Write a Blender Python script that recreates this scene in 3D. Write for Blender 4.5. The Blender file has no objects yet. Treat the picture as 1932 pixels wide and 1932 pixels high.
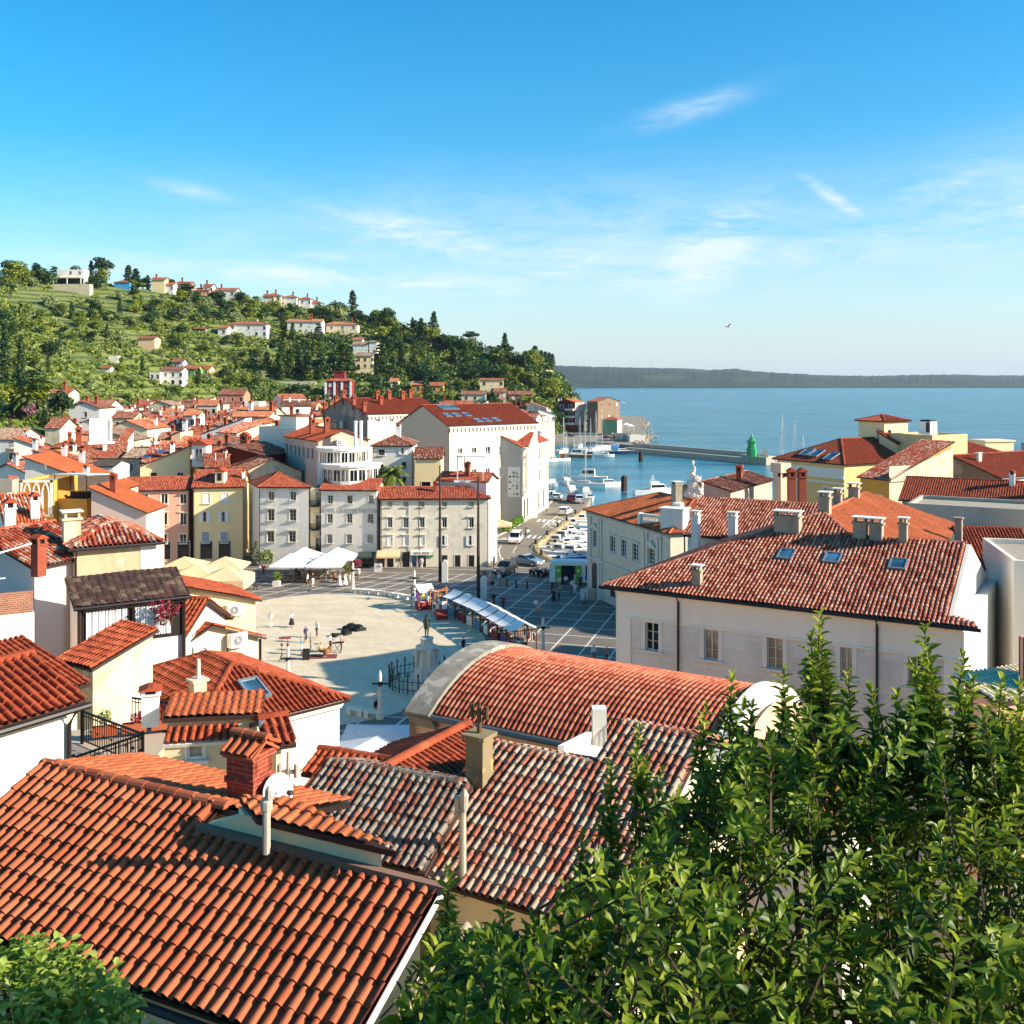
# Hillside view over an old harbour town: plaza, tiled roofs, harbour, wooded hill.  Everything is built in metres;
# the camera stands 25 m above the plaza (z = 0) at x = y = 0 and looks along +Y.
import bpy,bmesh,math,random
import numpy as np
from mathutils import Vector,Matrix,Euler
R = random.Random(11)
NR = np.random.RandomState(5)
F,HC,CX,HY = 1935.0,25.0,966.0,720.0
rad = math.radians
SC = bpy.context.scene
COL = SC.collection
V = Vector
ZN = {'A':(0,700,800,1932),'B':(700,800,1000,1932),'C':(1500,1000,800,1932),'D':(2200,1050,824,1932),'E':(0,1100,700,1932),
 'F':(650,1300,850,1932),'G':(0,1450,900,1932),'H':(700,1500,1200,1932),'I':(1700,1400,1324,1932),'J':(0,2000,1000,1887),
 'K':(850,1900,1150,1932),'L':(1600,1800,1424,1932),'M':(760,1780,400,1932),'N':(1200,1680,400,1932),'Q':(1550,1250,350,1932),
 'R':(1400,1450,450,1932),'S':(1500,1000,400,1932),'T':(700,1580,400,1932),'U':(0,1080,500,1932),'V':(450,1080,500,1932),
 'W':(880,1080,520,1092),'X':(2700,1250,324,786),'Y':(2650,1750,374,908),'O':(0,1300,500,1092)}
def P(z,x,y):                     # survey sheet z, coordinates x, y -> survey picture coordinates
 a,b,w,n = ZN[z]; s = w / n; k = 1932 / 3024
 return ((a + x * s) * k,(b + y * s) * k)
def W(p,D): return V(((p[0] - CX) * D / F,D,HC - (p[1] - HY) * D / F))
def Wz(p,z=0.0): return W(p,(HC - z) * F / (p[1] - HY))
CAM = V((0,0,HC))
def ray(p): return V(((p[0] - CX) / F,1,-(p[1] - HY) / F))
def hit(p,P0,n):
 r = ray(p); return CAM + r * ((P0 - CAM).dot(n) / r.dot(n))
# ---------------------------------------------------------------- objects
OFF = {}
def props(o,label=None,cat=None,group=None,kind=None):
 for k_,v_ in (('label',label),('category',cat),('group',group),('kind',kind)):
  if v_: o[k_] = v_
 return o
def thing(name,label,cat,loc=(0,0,0),rz=0,group=None):
 o = bpy.data.objects.new(name,None); COL.objects.link(o)
 o.location = loc; o.rotation_euler = (0,0,rz); o.empty_display_size = .3
 OFF[o] = V(loc)
 return props(o,label,cat,group)
def place(name,me,par=None,loc=(0,0,0),rot=(0,0,0),sc=None):
 o = bpy.data.objects.new(name,me); COL.objects.link(o)
 if par is not None: o.parent = par
 o.location = loc; o.rotation_euler = rot
 if sc: o.scale = sc if hasattr(sc,'__len__') else (sc,) * 3
 return o
def copy_tree(o,par=None):
 c = o.copy(); COL.objects.link(c)
 if par is not None: c.parent = par
 for ch in list(o.children): copy_tree(ch,c)
 return c
def again(o,loc,rz=None,label=None,sc=None,group=None):
 c = copy_tree(o); c.location = loc
 if rz is not None: c.rotation_euler = (0,0,rz)
 if label: c['label'] = label
 if group: c['group'] = group
 if sc: c.scale = sc if hasattr(sc,'__len__') else (sc,) * 3
 return c
class MB:
 """collects faces; build() links them as one mesh object"""
 def __init__(s): s.v = []; s.f = []; s.m = []; s.uv = []
 def face(s,pts,m=0,uv=None):
  i = len(s.v); s.v.extend([tuple(p) for p in pts]); s.f.append(tuple(range(i,i + len(pts)))); s.m.append(m); s.uv.append(uv); return s
 def grid(s,verts,faces,m=0,uvs=None):
  i = len(s.v); s.v.extend(verts)
  for k_,f in enumerate(faces):
   s.f.append(tuple(i + q for q in f)); s.m.append(m); s.uv.append(uvs[k_] if uvs else None)
  return s
 def hexa(s,b,t,m=0):           # bottom ring b (ccw from above), top ring t
  n = len(b); i = len(s.v); s.v.extend([tuple(p) for p in b] + [tuple(p) for p in t])
  fs = [tuple(i + q for q in range(n - 1,-1,-1)),tuple(i + n + q for q in range(n))]
  fs += [(i + q,i + (q + 1) % n,i + n + (q + 1) % n,i + n + q) for q in range(n)]
  for f in fs: s.f.append(f); s.m.append(m); s.uv.append(None)
  return s
 def box(s,c,d,rz=0,m=0,rot=None):
  hx,hy,hz = d[0] / 2,d[1] / 2,d[2] / 2
  M = (Euler(rot).to_matrix() if rot else Matrix.Rotation(rz,3,'Z')); c = V(c)
  q = lambda x,y,z: c + M @ V((x,y,z))
  return s.hexa([q(-hx,-hy,-hz),q(hx,-hy,-hz),q(hx,hy,-hz),q(-hx,hy,-hz)],[q(-hx,-hy,hz),q(hx,-hy,hz),q(hx,hy,hz),q(-hx,hy,hz)],m)
 def bar(s,a,b,w=.05,h=None,m=0):  # box from a to b
  a,b = V(a),V(b); d = b - a; L = d.length
  if L < 1e-6: return s
  d.normalize(); u = V((0,0,1)).cross(d)
  if u.length < 1e-3: u = V((1,0,0))
  u.normalize(); n = d.cross(u); h = h or w
  k_ = [(-1,-1),(1,-1),(1,1),(-1,1)]
  r = [a + u * (x * w / 2) + n * (y * h / 2) for x,y in k_]; t = [p + d * L for p in r]
  return s.hexa(r,t,m)
 def tube(s,pts,r,n=8,m=0,cap=True):
  pts = [V(p) for p in pts]; rs = r if hasattr(r,'__len__') else [r] * len(pts); i0 = len(s.v)
  for k_,p in enumerate(pts):
   d = (pts[min(k_ + 1,len(pts) - 1)] - pts[max(k_ - 1,0)]).normalized()
   u = d.orthogonal().normalized() if abs(d.z) < .99 else V((1,0,0)); u = (u - d * u.dot(d)).normalized(); w = d.cross(u)
   for q in range(n):
    a = 2 * math.pi * q / n; s.v.append(tuple(p + (u * math.cos(a) + w * math.sin(a)) * rs[k_]))
  for k_ in range(len(pts) - 1):
   for q in range(n):
    a,b = i0 + k_ * n + q,i0 + k_ * n + (q + 1) % n
    s.f.append((a,b,b + n,a + n)); s.m.append(m); s.uv.append(None)
  if cap:
   s.f.append(tuple(i0 + q for q in range(n - 1,-1,-1))); s.m.append(m); s.uv.append(None)
   e = i0 + (len(pts) - 1) * n; s.f.append(tuple(e + q for q in range(n))); s.m.append(m); s.uv.append(None)
  return s
 def lathe(s,prof,c=(0,0,0),n=12,m=0,sq=False,rz=0):   # profile [(r, z)...]
  c = V(c); return s._rings([[c + V((r * math.cos(rz + 2 * math.pi * q / n),r * math.sin(rz + 2 * math.pi * q / n),z)) for q in range(n)] for r,z in prof],m)
 def _rings(s,rings,m=0):
  i0 = len(s.v); n = len(rings[0])
  for r in rings: s.v.extend([tuple(p) for p in r])
  for k_ in range(len(rings) - 1):
   for q in range(n):
    a,b = i0 + k_ * n + q,i0 + k_ * n + (q + 1) % n
    s.f.append((a,b,b + n,a + n)); s.m.append(m); s.uv.append(None)
  s.f.append(tuple(i0 + q for q in range(n - 1,-1,-1))); s.m.append(m); s.uv.append(None)
  e = i0 + (len(rings) - 1) * n; s.f.append(tuple(e + q for q in range(n))); s.m.append(m); s.uv.append(None)
  return s
 def prism(s,poly,z0,z1,m=0):
  return s.hexa([(p[0],p[1],z0) for p in poly],[(p[0],p[1],z1) for p in poly],m)
 def slab(s,poly,th,m=0,up=V((0,0,1))):  # flat polygon thickened downward along -up
  return s.hexa([V(p) - up * th for p in poly],[V(p) for p in poly],m)
 def mesh(s,name,mats,off=None,smooth=False):
  me = bpy.data.meshes.new(name)
  vs = np.array(s.v,dtype=np.float64).reshape(-1,3)
  if off is not None: vs = vs - np.array(off)
  me.from_pydata(vs.tolist(),[],s.f)
  for m in (mats if isinstance(mats,(list,tuple)) else [mats]): me.materials.append(m)
  me.polygons.foreach_set('material_index',s.m)
  if any(u is not None for u in s.uv):
   L = me.uv_layers.new(name='UVMap'); a = np.zeros((len(me.loops),2)); i = 0
   for f,u in zip(s.f,s.uv):
    if u is not None: a[i:i + len(f)] = u
    i += len(f)
   L.data.foreach_set('uv',a.ravel())
  if smooth: me.polygons.foreach_set('use_smooth',[True] * len(me.polygons))
  me.update(); return me
 def build(s,name,mats,par=None,smooth=False,label=None):
  off = None; p = par
  while p is not None:
   if p in OFF: off = OFF[p]; break
   p = p.parent
  o = place(name,s.mesh(name,mats,off,smooth),par)
  if label: o['label'] = label
  return o
# ---------------------------------------------------------------- materials
def lin(c):
 if isinstance(c,str): c = tuple(int(c[i:i + 2],16) / 255 for i in (0,2,4))
 return tuple((x / 12.92 if x <= .04045 else ((x + .055) / 1.055) ** 2.4) for x in c)
MATS = {}
def new_mat(name):
 m = bpy.data.materials.new(name); m.use_nodes = True; nt = m.node_tree
 return m,nt,nt.nodes['Principled BSDF']
def nd(nt,t,**kw):
 n = nt.nodes.new('ShaderNode' + t)
 for k_,v_ in kw.items():
  if k_[0] == 'i' and k_[1:].isdigit(): n.inputs[int(k_[1:])].default_value = v_
  else: setattr(n,k_,v_)
 return n
def ramp(nt,stops,src,interp='LINEAR'):
 r = nt.nodes.new('ShaderNodeValToRGB'); e = r.color_ramp; e.interpolation = interp
 while len(e.elements) < len(stops): e.elements.new(.5)
 for el,(p,c) in zip(e.elements,stops):
  el.position = p; el.color = (c if len(c) == 4 else tuple(c) + (1,)) if not isinstance(c,float) else (c,c,c,1)
 nt.links.new(src,r.inputs[0]); return r.outputs[0]
def mixc(nt,a,b,fac,mode='MIX'):
 m = nt.nodes.new('ShaderNodeMix'); m.data_type = 'RGBA'; m.blend_type = mode
 for i,x in ((0,fac),(6,a),(7,b)):
  if hasattr(x,'is_output'): nt.links.new(x,m.inputs[i])
  else: m.inputs[i].default_value = x if i == 0 else tuple(x)[:3] + (1,)
 return m.outputs[2]
def noise(nt,scale,detail=4,vec=None,rough=.6,dist=0.0):
 n = nd(nt,'TexNoise'); n.inputs['Scale'].default_value = scale; n.inputs['Detail'].default_value = detail
 n.inputs['Roughness'].default_value = rough; n.inputs['Distortion'].default_value = dist
 if vec is not None: nt.links.new(vec,n.inputs['Vector'])
 return n.outputs['Fac']
def mapped(nt,vec,sc=(1,1,1),rot=(0,0,0),loc=(0,0,0)):
 n = nd(nt,'Mapping'); n.inputs['Scale'].default_value = sc; n.inputs['Rotation'].default_value = rot; n.inputs['Location'].default_value = loc
 nt.links.new(vec,n.inputs['Vector']); return n.outputs[0]
def coord(nt,k_='Object'):
 return nd(nt,'TexCoord').outputs[k_]
def gpos(nt): return nd(nt,'NewGeometry').outputs['Position']
def bump(nt,bs,h,strength=.3,dist=.02):
 b = nd(nt,'Bump'); b.inputs['Strength'].default_value = strength; b.inputs['Distance'].default_value = dist
 nt.links.new(h,b.inputs['Height']); nt.links.new(b.outputs[0],bs.inputs['Normal'])
def flat(name,c,rough=.6,metal=0.0,spec=.5,vary=.12,vs=3.0):
 key = ('flat',name)
 if key in MATS: return MATS[key]
 m,nt,bs = new_mat(name); c = lin(c)
 bs.inputs['Roughness'].default_value = rough; bs.inputs['Metallic'].default_value = metal; bs.inputs['Specular IOR Level'].default_value = spec
 f = noise(nt,vs,5,gpos(nt))
 nt.links.new(ramp(nt,[(.3,tuple(x * (1 - vary) for x in c)),(.7,tuple(min(1,x * (1 + vary)) for x in c))],f),bs.inputs['Base Color'])
 MATS[key] = m; return m
def plaster(name,c,dirt=.35,dirtc='8d8272',patch=None,scale=.55,bumps=.25,streak=.5):
 key = ('pl',name)
 if key in MATS: return MATS[key]
 m,nt,bs = new_mat(name); p = gpos(nt); c = lin(c); bs.inputs['Roughness'].default_value = .9; bs.inputs['Specular IOR Level'].default_value = .2
 n1 = noise(nt,scale,8,p,.7); n2 = noise(nt,1.0,6,mapped(nt,p,(1.6,1.6,.16)),.65)
 col = mixc(nt,tuple(x * .86 for x in c),tuple(min(1,x * 1.06) for x in c),n1)
 f1 = ramp(nt,[(.5,0.),(.78,float(dirt))],n1); f2 = ramp(nt,[(.5,0.),(.8,float(dirt * streak))],n2)
 d = lin(dirtc)
 col = mixc(nt,col,d,f1); col = mixc(nt,col,tuple(x * .7 for x in d),f2)
 if patch:
  f3 = ramp(nt,[(.56,0.),(.6,1.)],noise(nt,scale * .7,7,mapped(nt,p,(1,1,1),(0,0,0),(31,7,3)),.6)); col = mixc(nt,col,lin(patch),f3)
 nt.links.new(col,bs.inputs['Base Color'])
 bump(nt,bs,noise(nt,9,5,p),bumps,.02)
 MATS[key] = m; return m
def tiles(name,cols,lichen=0.0,lc=('cfc8b8','4a443a'),soot=.25,rough=.85,lscale=3.2):
 """clay tiles: UV cell = one tile; cols = colours tiles are fired in"""
 key = ('ti',name)
 if key in MATS: return MATS[key]
 m,nt,bs = new_mat(name); uv = nd(nt,'UVMap').outputs[0]; p = gpos(nt)
 fl = nd(nt,'VectorMath',operation='FLOOR'); nt.links.new(uv,fl.inputs[0])
 wn = nd(nt,'TexWhiteNoise',noise_dimensions='2D'); nt.links.new(fl.outputs[0],wn.inputs['Vector'])
 k_ = len(cols); col = ramp(nt,[((i + .5) / k_,lin(c)) for i,c in enumerate(cols)],wn.outputs['Value'])
 big = noise(nt,.35,5,p); col = mixc(nt,col,(.62,.58,.55),ramp(nt,[(.35,0.),(.75,float(soot))],big),'MULTIPLY')
 fine = noise(nt,14,4,p); col = mixc(nt,col,(.72,.7,.68),ramp(nt,[(.45,0.),(.8,.5)],fine),'MULTIPLY')
 if lichen:
  a = noise(nt,lscale,7,p,.75); wn2 = nd(nt,'TexWhiteNoise',noise_dimensions='3D'); nt.links.new(fl.outputs[0],wn2.inputs['Vector'])
  mm = nd(nt,'Math',operation='MULTIPLY_ADD',i1=.35,i2=-.17); nt.links.new(wn2.outputs['Value'],mm.inputs[0])
  ad = nd(nt,'Math',operation='ADD'); nt.links.new(a,ad.inputs[0]); nt.links.new(mm.outputs[0],ad.inputs[1])
  ad2 = nd(nt,'Math',operation='MULTIPLY_ADD',i1=.5,i2=-.25); nt.links.new(big,ad2.inputs[0])
  ad3 = nd(nt,'Math',operation='ADD'); nt.links.new(ad.outputs[0],ad3.inputs[0]); nt.links.new(ad2.outputs[0],ad3.inputs[1])
  col = mixc(nt,col,lin(lc[0]),ramp(nt,[(.62 - .3 * lichen,0.),(.7 - .3 * lichen,.9)],ad3.outputs[0]))
  b = noise(nt,lscale * 1.7,7,mapped(nt,p,(1,1,1),(0,0,0),(9,4,2)),.75)
  col = mixc(nt,col,lin(lc[1]),ramp(nt,[(.66 - .22 * lichen,0.),(.74 - .22 * lichen,.85)],b))
 nt.links.new(col,bs.inputs['Base Color']); bs.inputs['Roughness'].default_value = rough; bs.inputs['Specular IOR Level'].default_value = .25
 bump(nt,bs,noise(nt,40,3,p),.2,.01)
 MATS[key] = m; return m
def leafmat(name,cols,trans=.35,rough=.5,spec=.3):
 key = ('lf',name)
 if key in MATS: return MATS[key]
 m,nt,bs = new_mat(name); uv = nd(nt,'UVMap').outputs[0]
 sx = nd(nt,'SeparateXYZ'); nt.links.new(uv,sx.inputs[0])
 oi = nd(nt,'ObjectInfo'); ad = nd(nt,'Math',operation='MULTIPLY_ADD',i1=.3,i2=-.15); nt.links.new(oi.outputs['Random'],ad.inputs[0])
 a2 = nd(nt,'Math',operation='ADD'); nt.links.new(sx.outputs[0],a2.inputs[0]); nt.links.new(ad.outputs[0],a2.inputs[1])
 k_ = len(cols); col = ramp(nt,[((i + .5) / k_,lin(c)) for i,c in enumerate(cols)],a2.outputs[0])
 nt.links.new(col,bs.inputs['Base Color']); bs.inputs['Roughness'].default_value = rough; bs.inputs['Specular IOR Level'].default_value = spec
 tr = nd(nt,'BsdfTranslucent'); nt.links.new(mixc(nt,col,(1.0,1.0,.35),.35,'MULTIPLY'),tr.inputs[0])
 mx = nd(nt,'MixShader',i0=trans); nt.links.new(bs.outputs[0],mx.inputs[1]); nt.links.new(tr.outputs[0],mx.inputs[2])
 nt.links.new(mx.outputs[0],nt.nodes['Material Output'].inputs[0])
 MATS[key] = m; return m
def glassmat(name='window_glass',c='1c2226',rough=.08):
 key = ('gl',name)
 if key in MATS: return MATS[key]
 m,nt,bs = new_mat(name); bs.inputs['Roughness'].default_value = rough; bs.inputs['Specular IOR Level'].default_value = .8
 f = noise(nt,.9,3,gpos(nt)); c = lin(c); nt.links.new(ramp(nt,[(.4,tuple(x * .5 for x in c)),(.7,tuple(x * 1.7 for x in c))],f),bs.inputs['Base Color'])
 MATS[key] = m; return m
GLASS = glassmat(); GLASS2 = glassmat('curtained_glass','8a8578',.2); SKYGL = glassmat('skylight_glass','3c6478',.05)
FRAME_W = flat('white_window_paint','e8e4da',.5); FRAME_B = flat('brown_window_paint','5b3a28',.5); FRAME_C = flat('cream_window_paint','cfc7b2',.6)
STONE = plaster('pale_limestone','d8cfbd',.35,'80786a',None,1.2); STONE_W = plaster('white_stone_trim','e6dfd0',.25,'9a9080',None,1.5)
SHUT_W = flat('white_shutter_paint','ece8de',.6); SHUT_B = flat('pale_blue_shutter_paint','9fabb5',.6); SHUT_N = flat('brown_shutter_paint','4d3325',.6)
DARK = flat('dark_metal','1d1a18',.5,.3); IRON = flat('black_iron','14130f',.45,.5); GUT = flat('dark_gutter','241b17',.45,.2)
WOODD = flat('dark_wood','38241a',.7); ZINC = flat('zinc','9da3a6',.4,.6); WHITE = flat('white_paint','efece4',.5); CONC = plaster('weathered_concrete','a59c89',.6,'5a5246',None,1.4)
# ---------------------------------------------------------------- roofs, walls, windows
ZUP = V((0,0,1))
PROF = {0: [(0,0),(.17,0),(.185,.25),(.25,.66),(.36,.94),(.5,1),(.64,.94),(.75,.66),(.815,.25),(.83,0)],
  1: [(0,0),(.18,0),(.22,.5),(.36,.92),(.64,.92),(.78,.5),(.82,0)],2: [(0,0),(.2,0),(.34,.9),(.66,.9),(.8,0)]}
def tile_plane(mb,poly,lod=1,w=.22,L=.34,amp=.34,m=0,jit=.012,under=True,mu=1,th=.1):
 """barrel tiles laid over a flat convex polygon; poly[0]->poly[1] is the eave, counter-clockwise seen from above"""
 poly = [V(p) for p in poly]; p0 = poly[0]; e = (poly[1] - poly[0]).normalized()
 n = V((0,0,0))
 for i in range(1,len(poly) - 1): n += (poly[i] - p0).cross(poly[i + 1] - p0)
 n.normalize()
 if n.z < 0: n = -n
 s = n.cross(e).normalized()
 uv = [((p - p0).dot(e),(p - p0).dot(s)) for p in poly]
 u0,u1 = min(q[0] for q in uv),max(q[0] for q in uv); v0,v1 = min(q[1] for q in uv),max(q[1] for q in uv)
 if under: mb.slab([p - n * .02 for p in poly],th,mu,n)
 if lod >= 3:
  mb.face(poly,m,[(a / w,b / L) for a,b in uv]); return n
 pr = PROF[lod]; nt = len(pr); nc = int(math.ceil((u1 - u0) / w)) + 1; nr = int(math.ceil((v1 - v0) / L)) if lod < 2 else 1
 t = np.array([q[0] for q in pr]); h = np.array([q[1] for q in pr]) * amp * w
 rows = []
 rs = NR
 for r in range(nr):
  for k_ in (0,1):
   sc = 1.04 if k_ == 0 else .84
   if lod == 2: sc = 1
   tt = .5 + (t - .5) * np.where((t > .1) & (t < .9),sc,1)
   du = rs.uniform(-1,1,nc) * jit if lod < 2 else np.zeros(nc); dh = rs.uniform(-.5,1,nc) * jit if lod < 2 else np.zeros(nc)
   U = u0 + ((np.arange(nc)[:,None] + tt[None,:]) * w) + du[:,None] * (h > 0)[None,:]
   lift = (.026 if k_ == 0 else .0) if lod < 2 else 0
   Hh = h[None,:] + lift + dh[:,None] * (h > 0)[None,:] + .004
   vv = v0 + (r + k_) * L if lod < 2 else (v0 if k_ == 0 else v1)
   row = np.empty((nc * nt,3)); row[:,0] = U.ravel(); row[:,1] = vv; row[:,2] = Hh.ravel(); rows.append(row)
 A = np.concatenate(rows); nn = nc * nt; ph = rs.uniform(0,6,4)
 if lod < 2: A[:,2] += .022 * (np.sin(A[:,0] * 1.1 + ph[0]) * np.sin(A[:,1] * .9 + ph[1]) + .5 * np.sin(A[:,0] * 2.7 + ph[2]) * np.sin(A[:,1] * 2.1 + ph[3])) + .01; A[:,0] += .02 * np.sin(A[:,1] * 1.3 + ph[2])
 ea,sa,na = np.array(e),np.array(s),np.array(n)
 Wd = np.array(p0) + A[:,:1] * ea + A[:,1:2] * sa + A[:,2:] * na
 fi = []; fu = []
 for k_ in range(len(rows) - 1):
  r = (k_ + 1) // 2 if k_ % 2 else k_ // 2
  b = k_ * nn
  ii = np.arange(nn - 1); q = np.stack([b + ii,b + ii + 1,b + nn + ii + 1,b + nn + ii],1); fi.append(q)
  c = ii // nt + .5
  if lod < 2:
   o = np.zeros((nn - 1,4,2)); o[:,:,0] = c[:,None]; o[:,:,1] = r + .5
  else:
   o = np.zeros((nn - 1,4,2)); o[:,:,0] = c[:,None]; o[:,2:,1] = (v1 - v0) / L
  fu.append(o)
 fi = np.concatenate(fi); fu = np.concatenate(fu) + NR.randint(0,50)
 me = bpy.data.meshes.new('tmp'); me.from_pydata(Wd.tolist(),[],fi.tolist()); me.uv_layers.new(name='UVMap').data.foreach_set('uv',fu.ravel())
 bm = bmesh.new(); bm.from_mesh(me); bpy.data.meshes.remove(me); up = V((0,0,1))
 for i in range(len(poly)):
  a,b = poly[i],poly[(i + 1) % len(poly)]; o = (b - a).cross(n).normalized()
  if i == 0 and abs(uv[0][1] - v0) < .01 and abs(uv[1][1] - v0) < .01: continue
  bmesh.ops.bisect_plane(bm,geom=bm.verts[:] + bm.edges[:] + bm.faces[:],plane_co=a,plane_no=o,clear_outer=True,dist=1e-5)
 L_ = bm.loops.layers.uv.active; bm.verts.index_update()
 mb.grid([tuple(v.co) for v in bm.verts],[tuple(v.index for v in f.verts) for f in bm.faces],m,[[tuple(l[L_].uv) for l in f.loops] for f in bm.faces])
 bm.free(); return n
def caps(mb,a,b,r=.12,seg=.36,m=0,nseg=6,lift=.05):
 """half-round ridge tiles from a to b"""
 a,b = V(a),V(b); d = b - a; ln = d.length; d.normalize(); s = d.cross(ZUP).normalized(); u = s.cross(d); k_ = max(1,int(round(ln / seg)))
 for i in range(k_):
  q0 = a + d * (ln * i / k_); q1 = a + d * (ln * (i + 1) / k_ + .03); r0,r1 = r * R.uniform(.97,1.03),r * R.uniform(1.1,1.18)
  ring = lambda c,rr: [c + s * (math.cos(math.pi * j / nseg) * rr) + u * (math.sin(math.pi * j / nseg) * rr * .85 + lift - .04) for j in range(nseg + 1)]
  A,B = ring(q0,r0),ring(q1,r1); c = (R.randint(0,90) + .5,i + .5)
  for j in range(nseg): mb.face([A[j],A[j + 1],B[j + 1],B[j]][::-1],m,[c] * 4)
  mb.face(B,m,[c] * (nseg + 1))
def wall_face(mb,A,B,z0,z1,holes=(),dep=.18,m=0,mr=None):
 A,B = V((A[0],A[1],0)),V((B[0],B[1],0)); e = (B - A); L = e.length; e.normalize(); n = e.cross(ZUP); mr = m if mr is None else mr
 hs = [h for h in holes if h[1] > .02 and h[0] < L - .02]
 us = sorted(set([0,L] + [min(max(x,0),L) for h in hs for x in h[:2]])); zs = sorted(set([z0,z1] + [min(max(x,z0),z1) for h in hs for x in h[2:4]]))
 p = lambda u,z,d=0: A + e * u + ZUP * z - n * d
 for i in range(len(us) - 1):
  for j in range(len(zs) - 1):
   cu,cz = (us[i] + us[i + 1]) / 2,(zs[j] + zs[j + 1]) / 2
   if us[i + 1] - us[i] < 1e-4 or zs[j + 1] - zs[j] < 1e-4 or any(h[0] < cu < h[1] and h[2] < cz < h[3] for h in hs): continue
   mb.face([p(us[i],zs[j]),p(us[i + 1],zs[j]),p(us[i + 1],zs[j + 1]),p(us[i],zs[j + 1])],m)
 for h in hs:
  a,b,c,d = h[:4]
  for q in ([(a,c),(b,c)],[(b,c),(b,d)],[(b,d),(a,d)],[(a,d),(a,c)]):
   (x0,y0),(x1,y1) = q; mb.face([p(x0,y0),p(x1,y1),p(x1,y1,dep),p(x0,y0,dep)],mr)
  if len(h) > 4 and h[4]: mb.face([p(a,c,dep),p(b,c,dep),p(b,d,dep),p(a,d,dep)],mr)   # blind recess
WM = {}
def wstyle(c=2,r=3,fr=None,gl=None,sur=.13,surm=None,sill=True,sh=None,shm=None,head=False,arch=False,fw=.06):
 return dict(c=c,r=r,fr=fr or FRAME_W,gl=gl or GLASS,sur=sur,surm=surm or STONE_W,sill=sill,sh=sh,shm=shm or SHUT_W,head=head,fw=fw)
def slat_panel(mb,x0,x1,z0,z1,y,m=0,t=.035):
 mb.box(((x0 + x1) / 2,y,(z0 + z1) / 2),(x1 - x0,t * .5,z1 - z0),m=m)
 for a,b,c,d in ((x0,x0 + .06,z0,z1),(x1 - .06,x1,z0,z1),(x0 + .06,x1 - .06,z0,z0 + .08),(x0 + .06,x1 - .06,z1 - .08,z1),(x0 + .06,x1 - .06,(z0 + z1) / 2 - .03,(z0 + z1) / 2 + .03)):
  mb.box(((a + b) / 2,y - t * .6,(c + d) / 2),(b - a,t,d - c),m=m)
 k_ = int((z1 - z0) / .09)
 for i in range(k_):
  z = z0 + .1 + (z1 - z0 - .2) * (i + .5) / k_; mb.box(((x0 + x1) / 2,y - t * .45,z),(x1 - x0 - .12,.012,.06),m=m,rot=(-.6,0,0))
def window(T,A,e,u,z,w,h,st,near=True,name='window',rec=.18):
 """window in the opening centred at u (m) along wall from A, bottom at z"""
 key = (round(w,2),round(h,2),near,tuple((k_,(v_.name if hasattr(v_,'name') else v_)) for k_,v_ in st.items()))
 ms = [st['fr'],st['gl'],st['surm'],st['shm']]
 if key not in WM:
  b = MB(); f = st['fw']; y = rec - .05
  b.face([(-w / 2,rec - .01,0),(w / 2,rec - .01,0),(w / 2,rec - .01,h),(-w / 2,rec - .01,h)],1)
  for a in ((-w / 2 + f / 2,0),(w / 2 - f / 2,0)): b.box((a[0],y,h / 2),(f,.06,h),m=0)
  for zz in (f / 2,h - f / 2): b.box((0,y,zz),(w - 2 * f,.06,f),m=0)
  for i in range(1,st['c']): b.box((-w / 2 + w * i / st['c'],y,h / 2),(.07 if i * 2 == st['c'] else .035,.055,h - 2 * f),m=0)
  for j in range(1,st['r']):
   for i in range(st['c']):
    b.box((-w / 2 + w * (i + .5) / st['c'],y,h * j / st['r']),(w / st['c'] - .08,.05,.03),m=0)
  b2 = MB(); sw = st['sur']
  if sw:
   b2.box((-w / 2 - sw / 2,.0,h / 2),(sw,.07,h),m=0); b2.box((w / 2 + sw / 2,.0,h / 2),(sw,.07,h),m=0); b2.box((0,0,h + sw / 2),(w + 2 * sw,.07,sw),m=0)
  if st['head']: b2.box((0,-.09,h + sw + .07),(w + 2 * sw + .3,.24,.09),m=0); b2.box((0,-.045,h + sw + .0),(w + 2 * sw + .14,.15,.05),m=0)
  b3 = MB()
  if st['sill']: b3.box((0,-.06,-.05),(w + 2 * sw + .16,.22,.09),m=0)
  b4 = MB()
  if st['sh'] == 'open': slat_panel(b4,-w / 2,0,0,h,0)
  if st['sh'] == 'closed': slat_panel(b4,-w / 2 + .01,-.005,0.01,h - .01,.06)
  WM[key] = (b.mesh('window',ms),b2.mesh('surround',[st['surm']]) if b2.f else None,b3.mesh('sill',[st['surm']]) if b3.f else None,b4.mesh('shutter',[st['shm']]) if b4.f else None)
 me,su,si,sh = WM[key]; rz = math.atan2(e.y,e.x); base = OFF[T]
 loc = V((A[0],A[1],0)) + V((e.x,e.y,0)) * u + ZUP * z - base
 o = place(name,me,T,loc,(0,0,rz))
 if su: place('surround',su,o)
 if si: place('sill',si,o)
 if sh:
  if st['sh'] == 'open':
   place('shutter',sh,o,(-w / 2 - .03,-.06,0)); place('shutter',sh,o,(w + .03 - w / 2 + 0.0,-.06,0))
  else:
   place('shutter',sh,o); place('shutter',sh,o,(w / 2,0,0))
 return o
CH = {}
BRICK = None
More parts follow.
